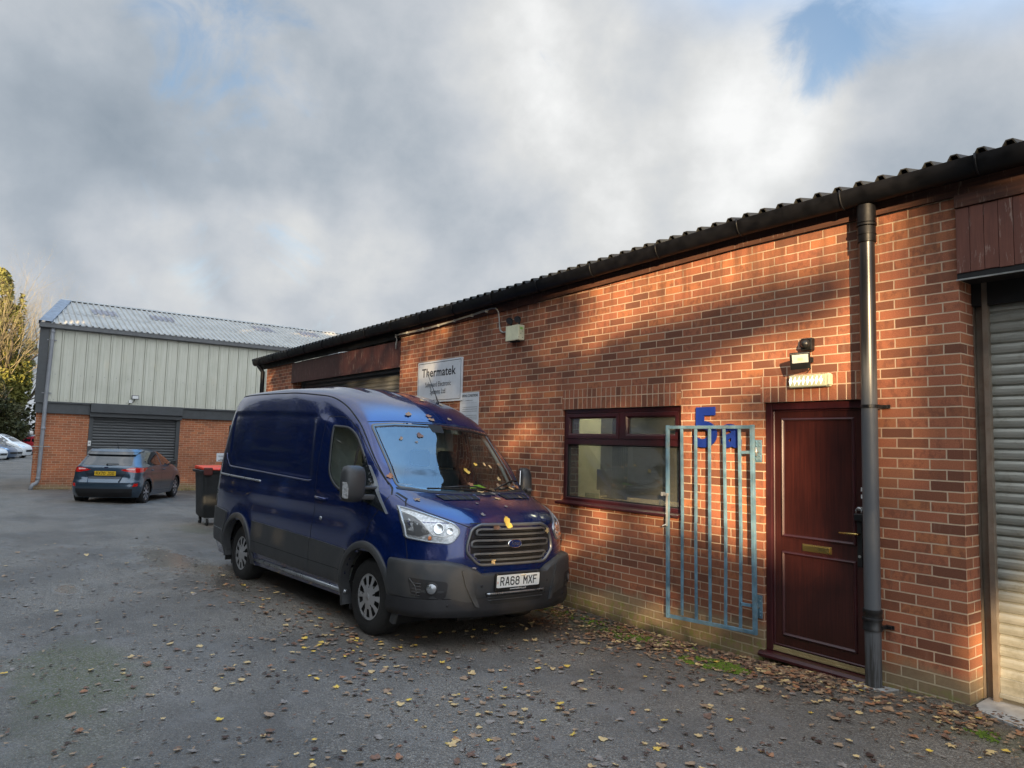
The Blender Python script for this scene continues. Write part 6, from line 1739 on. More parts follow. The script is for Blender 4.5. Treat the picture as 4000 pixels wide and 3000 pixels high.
k = MB(); k.lathe([(0, 1.58), (.05, 1.585), (.055, 1.68), (.03, 1.70), (0, 1.70)], 14, 'z', (U0 - .02, S(-.09), 0)); k.build('lamp_body', M['white_paint'], wl, off=wl.location, smooth=True)
k = MB(); k.lathe([(0, 1.70), (.03, 1.70), (.03, 1.74), (.045, 1.745), (.045, 1.76), (0, 1.76)], 14, 'z', (U0 - .02, S(-.09), 0)); k.box(U0 - .03, U0 + .05, S(-.06), S(.02), 1.56, 1.585); k.build('lamp_cap', M['steel'], wl, off=wl.location)

# ================================================================== wheeled bin
bn = empty('wheeled_bin', (13.95, 1.05, gz(13.95, 1.05))); tag(bn, 'large charcoal wheeled bin with red lids behind the blue van', 'bin'); BZ = gz(13.95, 1.05)
k = MB(); rows = []
for z, ex, ey in ((.17, .30, .50), (.22, .33, .54), (.9, .37, .575), (1.10, .385, .59), (1.105, .42, .63), (1.155, .43, .64), (1.16, .40, .61), (1.12, .36, .57)):
    rows.append([(13.95 + a, 1.05 + b, BZ + z) for a, b in rpoly([(-ex, -ey), (ex, -ey), (ex, ey), (-ex, ey)], .07)])
n_ = len(rows[0]); k.add([v for r in rows for v in r], [(l * n_ + i, l * n_ + (i + 1) % n_, (l + 1) * n_ + (i + 1) % n_, (l + 1) * n_ + i) for l in range(len(rows) - 1) for i in range(n_)] + [tuple(range(n_))])
k.build('body', M['bin'], bn, off=bn.location, angle=40)
for y0, y1 in ((.47, 1.03), (1.07, 1.63)):
    k = MB(); k.prism([(13.50, BZ + 1.16), (13.50, BZ + 1.185), (13.54, BZ + 1.205), (14.35, BZ + 1.235), (14.42, BZ + 1.20), (14.40, BZ + 1.165)], y0, y1, 'y'); ld = k.build('lid', M['bin_lid'], bn, off=bn.location, bevel=.012)
    k = MB(); k.box(13.46, 13.52, y0 + .42, y1 + .03, BZ + 1.06, BZ + 1.215); k.box(13.47, 13.53, y0 - .02, y0 + .06, BZ + 1.08, BZ + 1.21); k.build('lid_handle', simple('dark red brown handle', (.10, .02, .015), .6), ld, off=bn.location, bevel=.015)
for dx in (-.28, .28):
    for dy in (-.45, .45):
        k = MB(); k.lathe([(.0, -.02), (.075, -.02), (.08, -.012), (.08, .012), (.075, .02), (0, .02)], 20, 'y', (13.95 + dx, 1.05 + dy, BZ + .08)); c_ = k.build('castor', M['rubber'], bn, off=bn.location)
        k = MB(); 
        for s in (-1, 1): k.box(13.95 + dx - .02, 13.95 + dx + .03, 1.05 + dy + s * .028 - .003, 1.05 + dy + s * .028 + .003, BZ + .07, BZ + .17)
        k.box(13.95 + dx - .04, 13.95 + dx + .04, 1.05 + dy - .04, 1.05 + dy + .04, BZ + .165, BZ + .172); k.build('fork', M['steel'], c_, off=bn.location)

# ================================================================== trees
def leaf_cloud(mb, centers, n, size, r, flat=.6):
    """many small leaf-sized faces scattered through ellipsoids centers=[(x,y,z,rx,ry,rz)]"""
    tot = sum(c[3] * c[4] * c[5] for c in centers)
    for c in centers:
        m = int(n * c[3] * c[4] * c[5] / tot)
        for _ in range(m):
            while True:
                a, b, d = r.uniform(-1, 1), r.uniform(-1, 1), r.uniform(-1, 1)
                q = a * a + b * b + d * d
                if q < 1: break
            f = r.uniform(.75, 1.1) / max(.35, math.sqrt(q)) if r.random() < .55 else 1
            p = Vector((c[0] + a * c[3] * min(f, 1 / math.sqrt(q)), c[1] + b * c[4] * min(f, 1 / math.sqrt(q)), c[2] + d * c[5] * min(f, 1 / math.sqrt(q))))
            if noise.noise(p * .55) < -.22: continue
            s = size * r.uniform(.6, 1.4); A = Vector((r.gauss(0, 1), r.gauss(0, 1), r.gauss(0, flat))).normalized(); B = A.cross(Vector((r.gauss(0, 1), r.gauss(0, 1), r.gauss(0, 1)))).normalized()
            mb.add([p - A * s, p + B * s * .5, p + A * s, p - B * s * .5], [(0, 1, 2, 3)])
def branch(mb, p, d, L, r0, depth, r, spread=.5, up=.25, tips=None, nseg=4, ratio=.68):
    pts = [Vector(p)]; rad = [r0]; dd = Vector(d).normalized()
    for i in range(nseg):
        dd = (dd + Vector((r.gauss(0, .10), r.gauss(0, .10), r.gauss(0, .06) + up * .12))).normalized()
        pts.append(pts[-1] + dd * L / nseg); rad.append(r0 * (1 - .5 * (i + 1) / nseg))
    mb.tube(pts, rad, 6 if r0 > .05 else 3, caps=False)
    if tips is not None: tips.append(pts[-1])
    if depth == 0: return
    for k in range(r.choice((2, 3, 3)) if depth > 1 else 4):
        i = r.randint(1, nseg); a = Vector((r.gauss(0, 1), r.gauss(0, 1), r.gauss(0, .6))).normalized()
        nd = (dd + a * spread).normalized(); branch(mb, pts[i], nd, L * ratio * r.uniform(.8, 1.15), rad[i] * .62, depth - 1, r, spread, up, tips, nseg, ratio)
def tree(name, label, x, y, z0, h, seed, ivy=None, leafm=None, leaves=None, twigs=5, group=None, lean=(0, 0), lsize=.16, trunk_r=.3, spread=.55, twm='twig'):
    r = random.Random(seed); root = empty(name, (x, y, z0)); tag(root, label, 'tree', group)
    t = MB(); H = h * .32; pts = [Vector((x, y, z0 - .2))]
    for i in range(1, 6): pts.append(Vector((x + lean[0] * i / 5 + r.gauss(0, .06), y + lean[1] * i / 5 + r.gauss(0, .06), z0 + H * i / 5)))
    t.tube(pts, [trunk_r * (1.25 - .09 * i) for i in range(6)], 10)
    for k in range(5):
        a = 2 * math.pi * k / 5 + r.uniform(-.4, .4)
        branch(t, pts[-1 if k else -2], (math.cos(a) * .65, math.sin(a) * .65, 1), h * .24, trunk_r * .55, 1, r, .5, .4)
    t.build('trunk', M['bark'], root, off=root.location, smooth=True)
    if twigs:
        b = MB()
        for k in range(twigs):
            a = r.uniform(0, 6.283); el = r.uniform(.1, 1.2)
            branch(b, pts[-1] + Vector((r.uniform(-.5, .5), r.uniform(-.5, .5), r.uniform(-.5, h * .2))), (math.cos(a) * math.cos(el), math.sin(a) * math.cos(el), math.sin(el) + .15), h * .24, trunk_r * .17, 4, r, spread, .35, None, 3, .72)
        b.build('branches', M[twm], root, off=root.location)
    if ivy:
        m = MB(); leaf_cloud(m, ivy, leaves, lsize, r); m.build('ivy' if 'ivy' in label else 'crown', M[leafm], root, off=root.location)
    return root
G = lambda u, d: gz(u, d)
tree('ivy_clad_tree', 'tall ivy clad tree with pale bare upper twigs left of the warehouse', 78, 4.0, G(78, 5), 19, 11, ivy=[(78, 4.2, 5.5, 2.0, 2.2, 4.2), (78, 3.3, 10.2, 1.2, .9, 3.2), (78, 4.9, 10.5, 1.6, 1.3, 3.6), (78, 2.7, 12.6, .6, .35, 1.9), (78, 4.4, 14.0, 1.6, 1.0, 2.6), (78, 2.5, 6.4, 1.2, 1.1, 3.0)], leafm='ivy', leaves=20000, twigs=70, lsize=.20)
tree('ivy_clad_tree', 'leaning ivy clad trunk with yellow green leaves close to the warehouse corner', 84, 2.0, G(84, 2.6), 14, 15, ivy=[(84, 2.2, 7.2, 1.2, 1.0, 2.0), (84, 1.5, 9.4, 1.3, .7, 1.5), (84, 2.8, 5.0, 1.4, .8, 1.6)], leafm='yellow_leaf_mass', leaves=3000, twigs=16, lsize=.17, trunk_r=.2)
tree('bushy_tree', 'dark green bushy tree at the left frame edge behind the white car', 74, 4.3, G(70, 9), 8.5, 21, ivy=[(74, 4.5, 3.8, 1.6, 1.2, 3.0), (74, 3.2, 2.8, 1.2, 1.0, 1.8), (75, 2.2, 2.4, 1.2, .8, 1.5)], leafm='hedge', leaves=6500, twigs=8, lsize=.17)
r5 = random.Random(5)
hd_ = empty('hedge', (84, 3, G(84, 3))); tag(hd_, 'dark dense hedge behind the far parked cars', 'hedge')
m = MB(); leaf_cloud(m, [(84 + r5.uniform(-1, 1), -6 + i * 1.6, G(84, 3) + r5.uniform(1.8, 2.4), 1.5, 1.5, r5.uniform(2.4, 3.6)) for i in range(16)], 14000, .26, r5); m.build('foliage', M['hedge'], hd_, off=hd_.location)
m = MB()
for i in range(12): m.tube([(84.2, -5 + i * 1.9, G(84, 3) - .1), (84.3, -5 + i * 1.9 + .2, G(84, 3) + 1.6)], .06, 6)
m.build('stems', M['bark'], hd_, off=hd_.location)
# a wire fence with pale posts before the hedge
for i, d in enumerate((5.6, 3.2, .9)):
    k = MB(); k.box(81, 81.12, d, d + .12, G(81, 3), G(81, 3) + 2.0); k.box(80.98, 81.14, d - .02, d + .14, G(81, 3) + 2.0, G(81, 3) + 2.05)
    o = k.build('fence_post', M['concrete'], None); tag(o, 'pale concrete post standing before the hedge behind the parked cars', 'post', 'concrete posts before the hedge')

# parking lines
k = MB()
for (u, d) in ((54.5, 3.9), (57.2, 3.3), (60.2, 2.8)):
    h = R_(-62); fx, fy = -math.cos(h), math.sin(h)
    p = [(u + fx * a + fy * b, d + fy * a - fx * b) for a, b in ((.6, -.05), (.6, .05), (-4.5, .05), (-4.5, -.05))]
    k.add([(a, b, G(a, b) + .012) for a, b in p], [(0, 1, 2, 3)])
tag(k.build('parking_lines', M['white_paint']), kind='structure')

# ================================================================== tree belt behind the camera (casts the dappled shade, seen in reflections)
SUN = Vector((-.743 * math.cos(R_(11)), .669 * math.cos(R_(11)), math.sin(R_(11))))
SH = []   # (wall u, wall v, radius u, radius v, distance, n)
def at_wall(u, v, L): return Vector((u, 0, v)) + SUN * L
SHADE = [
 # solid shade left of the lit patch
 (9.5, 2.6, 4.3, 2.6, 33, 5200), (15, 2.4, 4.0, 3.4, 36, 3600), (22, 3.2, 5.0, 4.0, 36, 4200), (-1.9, 1.7, 1.2, 1.8, 32, 900), (6.3, 1.2, 2.3, 1.2, 30, 1400), (5.75, 3.2, 1.15, .9, 31, 700), (6.1, 2.3, 1.45, .8, 29, 800),
 # blotches in the lit wall
 (-.25, 2.05, .58, 1.45, 40, 1250), (-.1, 1.15, .5, .55, 36, 700), (-.1, 1.9, .45, .6, 36, 500), (-.05, 1.05, .42, .42, 33, 700), (.18, .8, .25, .5, 47, 300), (.0, 3.1, .42, .7, 42, 260), (.82, 1.15, .26, 1.05, 42, 330), (.80, .3, .5, .5, 40, 200),
 (3.05, 2.62, 1.25, .30, 38, 560), (2.0, 2.85, .85, .26, 40, 300), (1.25, 3.0, .45, .28, 38, 140), (3.7, 2.25, .8, .24, 40, 240), (2.9, 3.3, 1.2, .16, 46, 80),
 (2.75, 2.1, .35, .20, 40, 60), (3.05, 1.55, .5, .45, 42, 240), (3.95, 1.6, .55, .5, 40, 230), (4.35, 2.9, .4, .7, 38, 170), (1.6, 2.05, .35, .22, 44, 60),
 (3.4, .50, 1.5, .26, 40, 480), (2.2, .50, .9, .24, 40, 260), (1.2, .18, .8, .35, 38, 300)]
def shade_tree(name, label, blobs, x, y, z0, seed):
    r = random.Random(seed); root = empty(name, (x, y, z0)); tag(root, label, 'tree', 'trees behind the camera')
    t = MB(); top = max(b[2] for b in blobs); pts = [Vector((x, y, z0 - .3)), Vector((x + .1, y, z0 + 2)), Vector((x, y + .1, z0 + 4)), Vector((x + .1, y, top * .8))]
    t.tube(pts, [.28, .24, .2, .08], 9)
    for b in blobs:
        c = Vector(b[:3]); s = pts[2] if c.z > 4 else pts[1]
        t.tube([s, s.lerp(c, .5) + Vector((0, 0, -.3)), c], [.08, .05, .02], 5)
    t.build('trunk', M['bark'], root, off=root.location)
    m = MB()
    for (cx, cy, cz, rx, ry, rz, n) in blobs: leaf_cloud(m, [(cx, cy, cz, rx, ry, rz)], n, .13, r)
    m.build('crown', M['ivy'], root, off=root.location)
groups = {0: [], 1: [], 2: [], 3: []}
for (u, v, ru, rv, L, n) in SHADE:
    c = at_wall(u, v, L); k = 0 if u > 12 else 1 if u > 5 else 2 if u > 1.8 else 3
    # ellipsoid whose footprint on the wall is ru x rv
    groups[k].append((c.x, c.y, c.z, ru * .72, ru * .72, rv, n))
for k, b in groups.items():
    cx = sum(q[0] for q in b) / len(b); cy = sum(q[1] for q in b) / len(b)
    shade_tree('roadside_tree', ['broad tree', 'dense tree', 'thin tree', 'small tree'][k] + ' standing in the row behind the camera', b, cx, cy, gz(cx, cy), 40 + k)
# unseen hedge bank and fence added to keep the low sun off the yard
hb_ = empty('sun_block_hedge', (-22, 20, 0)); tag(hb_, 'long unseen hedge added behind the camera to block low sun', 'hedge')
m = MB(); rr = random.Random(9)
cs = []
for i in range(26):
    u = -8 + i * 1.9
    c = at_wall(u, 0, 27)
    top = at_wall(u, .10 if -.6 < u < .1 else .58 if u < 5.2 else 1.6, 27).z
    cs.append((c.x, c.y, top / 2 - .1, 1.5, 1.5, top / 2 + .12))
leaf_cloud(m, cs, 42000, .20, rr); m.build('foliage', M['hedge'], hb_, off=hb_.location)
m = MB()
for c in cs: m.tube([(c[0], c[1], -.2), (c[0], c[1], c[2])], [.09, .04], 6)
a = at_wall(-9, 0, 27); b = at_wall(42, 0, 27)
m.build('stems', M['bark'], hb_, off=hb_.location)
m = MB(); m.add([(a.x, a.y, -.3), (b.x, b.y, -.3), (b.x, b.y, 4.9), (a.x, a.y, 4.9), (a.x + .3, a.y + .3, -.3), (b.x + .3, b.y + .3, -.3), (b.x + .3, b.y + .3, 4.9), (a.x + .3, a.y + .3, 4.9)], [(0, 1, 2, 3), (7, 6, 5, 4), (3, 2, 6, 7), (0, 3, 7, 4), (1, 5, 6, 2)])
o = m.build('sun_block_fence', M['fascia_old'], None); tag(o, 'unseen dark fence added inside the hedge behind the camera to block low sun', 'fence')  # solid unseen slab added to stop low sun

# woodland added out of frame to the left, darkens the van side and blocks sun
r8 = random.Random(8); m = MB(); cs = []
for i in range(30):
    u = -3 + i * 3.0; hh = r8.uniform(6.2, 8.0) if i < 15 else r8.uniform(4, 5.5); cs.append((u + r8.uniform(-1, 1), 15.5 + r8.uniform(-1, 1.5), hh, 2.8, 2.2, hh))
    cs.append((u + 1.5, 17, 2.0, 2.0, 1.5, 2.4)); cs.append((u + 1.5, 20.5, hh, 2.8, 1.6, hh + .6))
leaf_cloud(m, cs, 64000, .42, r8)
for i in range(30): m.tube([(-3 + i * 3.0, 16.8, -.4), (-3 + i * 3.0 + .3, 16.9, 7)], [.25, .1], 6, 1)
o = m.build('shading_woodland', [M['hedge'], M['bark']], None); tag(o, 'unseen strip of woodland added along the yard to block sun and low sky', 'woodland', None, 'stuff')
# ================================================================== leaves
def leaf_mesh(kind, seed, curl):
    r = random.Random(seed); n = 30; pts = []; lobe = [r.uniform(.75, 1.1) for _ in range(5)]
    for i in range(n):
        t = 2 * math.pi * i / n
        if kind == 0:   # lobed maple
            rad = (.50 + .50 * abs(math.cos(2.5 * (t - math.pi / 2))) ** 1.1) * (1 + .22 * math.sin(t)) * lobe[int((t / 6.2832 * 5 + .25)) % 5]
            if i % 2: rad *= .86
            if abs(t - 1.5 * math.pi) < .35: rad *= .55
        elif kind == 1:  # oval
            rad = .42 + .58 * abs(math.sin(t)) ** 1.5
        else:
            rad = .55 + .35 * abs(math.cos(1.5 * (t - math.pi / 2))) + .08 * (i % 2)
        rad *= r.uniform(.86, 1.1); pts.append(Vector((rad * math.cos(t), rad * math.sin(t), 0)))
    def z(p): return curl * (.22 * p.x * p.x + .15 * p.y * p.y) + .07 * curl * math.sin(p.x * 5 + seed) + .02
    V = [(0, 0, .03)]; F = []
    for f in (.5, 1):
        for p in pts: q = p * f; V.append((q.x, q.y, z(q) + .03))
    for i in range(n):
        j = (i + 1) % n; F.append((0, 1 + i, 1 + j)); F.append((1 + i, 1 + n + i, 1 + n + j, 1 + j))
    # stalk
    k = len(V); V += [(-.02, -.4, .05), (.02, -.4, .05), (.06, -1.25, .12 * curl + .08), (.03, -1.27, .12 * curl + .08)]; F.append((k, k + 1, k + 2, k + 3))
    me = bpy.data.meshes.new('leaf_shape'); me.from_pydata(V, [], F); me.update()
    me.polygons.foreach_set('use_smooth', [True] * len(me.polygons)); return me
LM = [leaf_mesh(0, 1, .8), leaf_mesh(0, 2, .3), leaf_mesh(0, 3, -.5), leaf_mesh(1, 4, 1.1), leaf_mesh(2, 5, .9), leaf_mesh(2, 6, .4)]
variants = {}
def leaf_variant(mi, mat):
    key = (mi, mat)
    if key not in variants:
        m = LM[mi].copy(); m.materials.append(M[mat]); variants[key] = m
    return variants[key]
LAB = {'leaf_yellow': ('bright yellow fallen maple leaf lying on the asphalt', 'yellow leaves on the asphalt'), 'leaf_gold': ('pale gold fallen leaf lying on the asphalt', 'gold leaves on the asphalt'),
       'leaf_orange': ('orange fallen leaf lying on the asphalt', 'orange leaves on the asphalt'), 'leaf_brown': ('brown curled fallen leaf lying on the asphalt', 'brown leaves on the asphalt'),
       'leaf_tan': ('pale tan fallen leaf lying on the asphalt', 'tan leaves on the asphalt'), 'leaf_dark': ('dark wet leaf flattened on the asphalt', 'dark wet leaves on the asphalt'), 'leaf_pale': ('bleached grey leaf flattened on the asphalt', 'bleached leaves on the asphalt')}
lr = random.Random(77)
CU, CD, CH = -2.0797, 5.5123, 1.6726
def sample_leaf():
    """a spot on the yard with its colour, following where the photo shows them"""
    while True:
        t = lr.random()
        if t < .42:   # drift along the wall
            u = lr.uniform(-.2, 5.2); d = abs(lr.gauss(0, .36)) + .03; mats = ['leaf_brown'] * 5 + ['leaf_tan'] * 4 + ['leaf_orange'] * 3 + ['leaf_gold'] * 2 + ['leaf_dark']
            if -.1 < u < .6 and d < .12: continue
        elif t < .64:   # right half of the yard
            u = lr.uniform(-1.5, 4.6); d = lr.uniform(.2, 3.4) if lr.random() < .6 else lr.uniform(2.2, 5.2); mats = ['leaf_gold'] * 5 + ['leaf_yellow'] * 3 + ['leaf_tan'] * 5 + ['leaf_brown'] * 3 + ['leaf_orange'] * 2 + ['leaf_dark'] * 3 + ['leaf_pale'] * 2
        elif t < .70:   # under and beside the van
            u = lr.uniform(2.8, 7.5); d = lr.gauss(2.75, .35); mats = ['leaf_brown'] * 4 + ['leaf_tan'] * 3 + ['leaf_orange'] * 2 + ['leaf_gold'] * 2 + ['leaf_yellow']
        else:
            u = lr.uniform(-.5, 13); d = lr.uniform(1.5, 8); mats = ['leaf_pale'] * 7 + ['leaf_dark'] * 3 + ['leaf_tan'] * 3 + ['leaf_brown'] * 2 + ['leaf_gold']
        if noise.noise(Vector((u * 1.3, d * 1.3, 9))) < -.15 and lr.random() < .6: continue
        if 4.0 < u < 15 and .3 < d < 2.3: continue
        if d > 5.2 and u < 1.0: continue
        return u, d, lr.choice(mats)
spots = [sample_leaf() for _ in range(3500)]
def seen(u, d):
    F = (.79616, -.59908, .08507); x, y = u - CU, d - CD
    f = x * F[0] + y * F[1] - CH * F[2]; rr_ = x * -.60286 + y * -.7974 - CH * .02658; uu = x * -.0519 + y * .07245 - CH * .996
    return f > .5 and abs(rr_ / f) < .73 and abs(uu / f) < .56
def lsize(m): return {'leaf_yellow': .05, 'leaf_gold': .058, 'leaf_orange': .055, 'leaf_brown': .055, 'leaf_tan': .06, 'leaf_dark': .042, 'leaf_pale': .055}[m] * lr.uniform(.26, .66)
spots = [(u, d, m, lsize(m)) for u, d, m in spots if seen(u, d)]
spots.sort(key=lambda q: math.hypot(q[0] - CU, q[1] - CD) / q[3])
near, rest = spots[:270], spots[270:]
flatk = {'leaf_pale': .25, 'leaf_dark': .35}
for u, d, m, s in near:
    o = bpy.data.objects.new('fallen_leaf', leaf_variant(lr.randrange(6), m)); COL.objects.link(o)
    o.location = (u, d, gz(u, d) + .010); o.rotation_euler = (lr.gauss(0, .12), lr.gauss(0, .12), lr.uniform(0, 6.28)); o.scale = (s, s * lr.uniform(.8, 1.1), s * flatk.get(m, 1))
    tag(o, LAB[m][0], 'leaf', LAB[m][1])
acc = {}
for u, d, m, s in rest: acc.setdefault(m, []).append((u, d, s))
V = []; F = []; MI = []; mats_ = sorted(acc)
for mi, m in enumerate(mats_):
    for u, d, s in acc[m]:
        me = LM[lr.randrange(6)]; A = Matrix.Translation((u, d, gz(u, d) + .010)) @ Matrix.Rotation(lr.uniform(0, 6.28), 4, 'Z') @ Matrix.Rotation(lr.gauss(0, .12), 4, 'X') @ Matrix.Diagonal((s, s, s * flatk.get(m, 1), 1))
        b = len(V); V += [tuple(A @ v.co) for v in me.vertices]
        for p in me.polygons: F.append(tuple(b + i for i in p.vertices)); MI.append(mi)
me = bpy.data.meshes.new('leaf_litter'); me.from_pydata(V, [], F); me.update(); me.polygons.foreach_set('material_index', MI)
o = link_mesh('leaf_litter', me, [M[m] for m in mats_]); tag(o, 'scattered brown, gold and bleached fallen leaves covering the asphalt', 'leaves', None, 'stuff')
# litter crumbs and grit
V = []; F = []; MI = []
for _ in range(5200):
    t = lr.random()
    if t < .55: u = lr.uniform(-1.2, 8); d = abs(lr.gauss(0, .45)) + .02
    else: u = lr.uniform(-1, 10); d = lr.uniform(.3, 5.5)
    if not seen(u, d): continue
    s = lr.uniform(.006, .018); a = lr.uniform(0, 6.28); b = len(V); z = gz(u, d) + .012
    for k in range(4): V.append((u + s * math.cos(a + k * 1.57) * (1.6 if k % 2 else .6), d + s * math.sin(a + k * 1.57) * (1.6 if k % 2 else .6), z + lr.uniform(0, .006)))
    F.append((b, b + 1, b + 2, b + 3)); MI.append(lr.randrange(3))
me = bpy.data.meshes.new('leaf_crumbs'); me.from_pydata(V, [], F); me.update(); me.polygons.foreach_set('material_index', MI)
o = link_mesh('leaf_crumbs', me, [M['leaf_brown'], M['leaf_dark'], M['leaf_tan']]); tag(o, 'fine crumbs of broken leaves strewn over the asphalt', 'leaf crumbs', None, 'stuff')
# moss cushions: small lumpy tufts
V = []; F = []
for (cu_, cd_, ru, rd, n_) in ((1.68, .52, .36, .17, 1500), (2.8, .30, .45, .12, 500), (3.2, .18, 1.1, .08, 500), (-.45, .5, .3, .1, 200), (4.4, .22, .8, .10, 300)):
    for _ in range(n_):
        a = lr.uniform(0, 6.28); q = math.sqrt(lr.random()); u = cu_ + ru * q * math.cos(a); d = max(.02, cd_ + rd * q * math.sin(a))
        if noise.noise(Vector((u * 6, d * 6, 0))) < -.1: continue
        s = lr.uniform(.006, .018) * (1.3 - q * .6); z = gz(u, d) + .004; b = len(V)
        for k in range(5): V.append((u + s * math.cos(k * 1.257), d + s * math.sin(k * 1.257), z))
        V.append((u, d, z + s * lr.uniform(.7, 1.3)))
        for k in range(5): F.append((b + k, b + (k + 1) % 5, b + 5))
me = bpy.data.meshes.new('moss'); me.from_pydata(V, [], F); me.update(); me.polygons.foreach_set('use_smooth', [True] * len(F))
o = link_mesh('moss', me, M['moss']); tag(o, 'bright green moss growing along the foot of the brick wall', 'moss', None, 'stuff')
# leaves on the van
vm = van.matrix_world
VL = [  # axis, a, b, size, colour
 ('F', -.258, 2.133, .05, 'leaf_tan'), ('F', -.005, 2.142, .042, 'leaf_orange'), ('F', .005, 2.092, .04, 'leaf_tan'), ('T', -1.05, .20, .04, 'leaf_gold'), ('T', -1.0, .45, .035, 'leaf_gold'), ('F', .28, 2.12, .032, 'leaf_tan'),
 ('F', -.27, 1.903, .045, 'leaf_brown'), ('F', -.513, 1.856, .028, 'leaf_tan'), ('F', -.353, 1.829, .018, 'leaf_pale'),
 ('F', -.795, 1.472, .042, 'leaf_orange'), ('F', .089, 1.546, .042, 'leaf_yellow'), ('F', .26, 1.622, .028, 'leaf_yellow'), ('F', .397, 1.627, .028, 'leaf_gold'), ('F', .469, 1.605, .028, 'leaf_gold'), ('F', .641, 1.634, .042, 'leaf_tan'),
 ('F', .05, 1.417, .05, 'leaf_orange'), ('F', .30, 1.37, .042, 'leaf_tan'), ('F', .52, 1.47, .035, 'leaf_gold'), ('F', .46, 1.40, .05, 'leaf_tan'), ('F', .74, 1.40, .048, 'leaf_orange'), ('F', .62, 1.38, .036, 'leaf_gold'),
 ('T', .396, -.74, .042, 'leaf_tan'), ('T', .50, .163, .042, 'leaf_gold'), ('T', .32, .23, .045, 'leaf_pale'), ('T', .395, .534, .045, 'leaf_gold'), ('T', .30, .075, .05, 'leaf_gold'), ('T', .385, .063, .028, 'leaf_pale'), ('T', .823, -.288, .03, 'leaf_pale'), ('T', .70, .10, .022, 'leaf_pale'), ('T', .62, -.20, .022, 'leaf_pale'),
 ('F', -.086, 1.088, .062, 'leaf_yellow'), ('F', -.22, 1.06, .036, 'leaf_brown'), ('F', .44, 1.02, .036, 'leaf_gold'), ('F', -.26, .765, .03, 'leaf_gold'), ('F', .05, .668, .04, 'leaf_gold'), ('F', -.47, .70, .026, 'leaf_pale')]
where = {'F': 'windscreen', 'T': 'bonnet'}
for ax, a, b, s, m in VL:
    h, nr = skin.cast(ax, a, b); 
    pl_ = 'roof front' if h.z > 2.05 else ('windscreen' if h.z > 1.34 and ax == 'F' else ('grille' if ax == 'F' and h.z > .72 else ('front bumper' if ax == 'F' else ('bonnet' if a > -.5 else 'roof front'))))
    if pl_ == 'grille': h = h + nr * .022
    if pl_ == 'front bumper': h, nr = bsk.cast('F', a, b); nr = Vector((.3, 0, .95)).normalized(); h = h + Vector((0, 0, .012))
    o = bpy.data.objects.new('fallen_leaf', leaf_variant(lr.randrange(6), m)); COL.objects.link(o)
    q = nr.to_track_quat('Z', 'Y').to_matrix().to_4x4()
    o.matrix_world = vm @ Matrix.Translation(h + nr * .006) @ q @ Matrix.Rotation(lr.uniform(0, 6.28), 4, 'Z') @ Matrix.Diagonal((s, s, s * .8, 1))
    cn = {'leaf_tan': 'pale tan', 'leaf_orange': 'orange brown', 'leaf_gold': 'pale gold', 'leaf_yellow': 'bright yellow', 'leaf_brown': 'dark brown', 'leaf_pale': 'bleached grey'}[m]
    tag(o, f'{cn} leaf stuck on the {pl_} of the dark blue van', 'leaf', f'{cn} leaves on the van {pl_}')

# ================================================================== light, sky, camera
sun = bpy.data.lights.new('sun', 'SUN'); sun.energy = 5.0; sun.angle = R_(.5); sun.color = (1.0, .73, .42)
so = bpy.data.objects.new('sun', sun); COL.objects.link(so); so.rotation_euler = (-SUN).to_track_quat('-Z', 'Y').to_euler(); so.location = SUN * 60

w = bpy.data.worlds.new('World'); scene.world = w; w.use_nodes = True
nt = w.node_tree; N = nt.nodes; Lk = nt.links
for n in list(N): N.remove(n)
class WN(NT):
    def __init__(s): s.t = nt; s.n = N; s.l = Lk
q = WN()
out = q.node('ShaderNodeOutputWorld')
sky = q.node('ShaderNodeTexSky', sky_type='NISHITA', sun_disc=False, sun_elevation=R_(11), sun_rotation=math.atan2(SUN.x, SUN.y), altitude=60, air_density=1.0, dust_density=1.2, ozone_density=1.5)
bg1 = q.node('ShaderNodeBackground', inp={'Strength': .10}); 
D = q.node('ShaderNodeTexCoord').outputs['Generated']
dx, dy, dz = q.sep(D)
# cloud-plane coordinates so that clouds flatten towards the horizon
den = q.math('ADD', q.math('MAXIMUM', dz, 0), .16)
cp = q.mapping(D, scale=(2.0, 2.0, 3.2))
wn = q.noise(D, 3.0, 4, .55).outputs['Color']
ws_ = q.node('ShaderNodeVectorMath', operation='SCALE'); Lk.new(wn, ws_.inputs[0]); ws_.inputs['Scale'].default_value = .16
wd = q.node('ShaderNodeVectorMath', operation='ADD'); Lk.new(D, wd.inputs[0]); Lk.new(ws_.outputs[0], wd.inputs[1])
wd2 = q.node('ShaderNodeVectorMath', operation='SUBTRACT'); Lk.new(wd.outputs[0], wd2.inputs[0]); wd2.inputs[1].default_value = (.08, .08, .08)
wdn = q.node('ShaderNodeVectorMath', operation='NORMALIZE'); Lk.new(wd2.outputs[0], wdn.inputs[0])
def blob(dirs):
    """soft patches in chosen directions of the sky; dirs: (x,y,z, cos-width, weight)"""
    acc = None
    for (a, b, c, width, wt_) in dirs:
        v = Vector((a, b, c)).normalized()
        dp_ = q.node('ShaderNodeVectorMath', operation='DOT_PRODUCT'); Lk.new(wdn.outputs[0], dp_.inputs[0]); dp_.inputs[1].default_value = v
        m_ = q.maprange(dp_.outputs['Value'], math.cos(R_(width)), 1.0, 0, wt_)
        acc = m_ if acc is None else q.math('ADD', acc, m_)
    return acc
blue = blob([(.849, -.208, .485, 9, .42), (.875, -.225, .43, 7, .32), (.455, -.775, .445, 5.5, .42), (.42, -.78, .47, 5, .35), (.38, -.76, .53, 8, .45), (.925, -.29, .225, 3.5, .45), (.956, -.2, .215, 4, .35),
             (-.5, -.5, .7, 30, .9)])
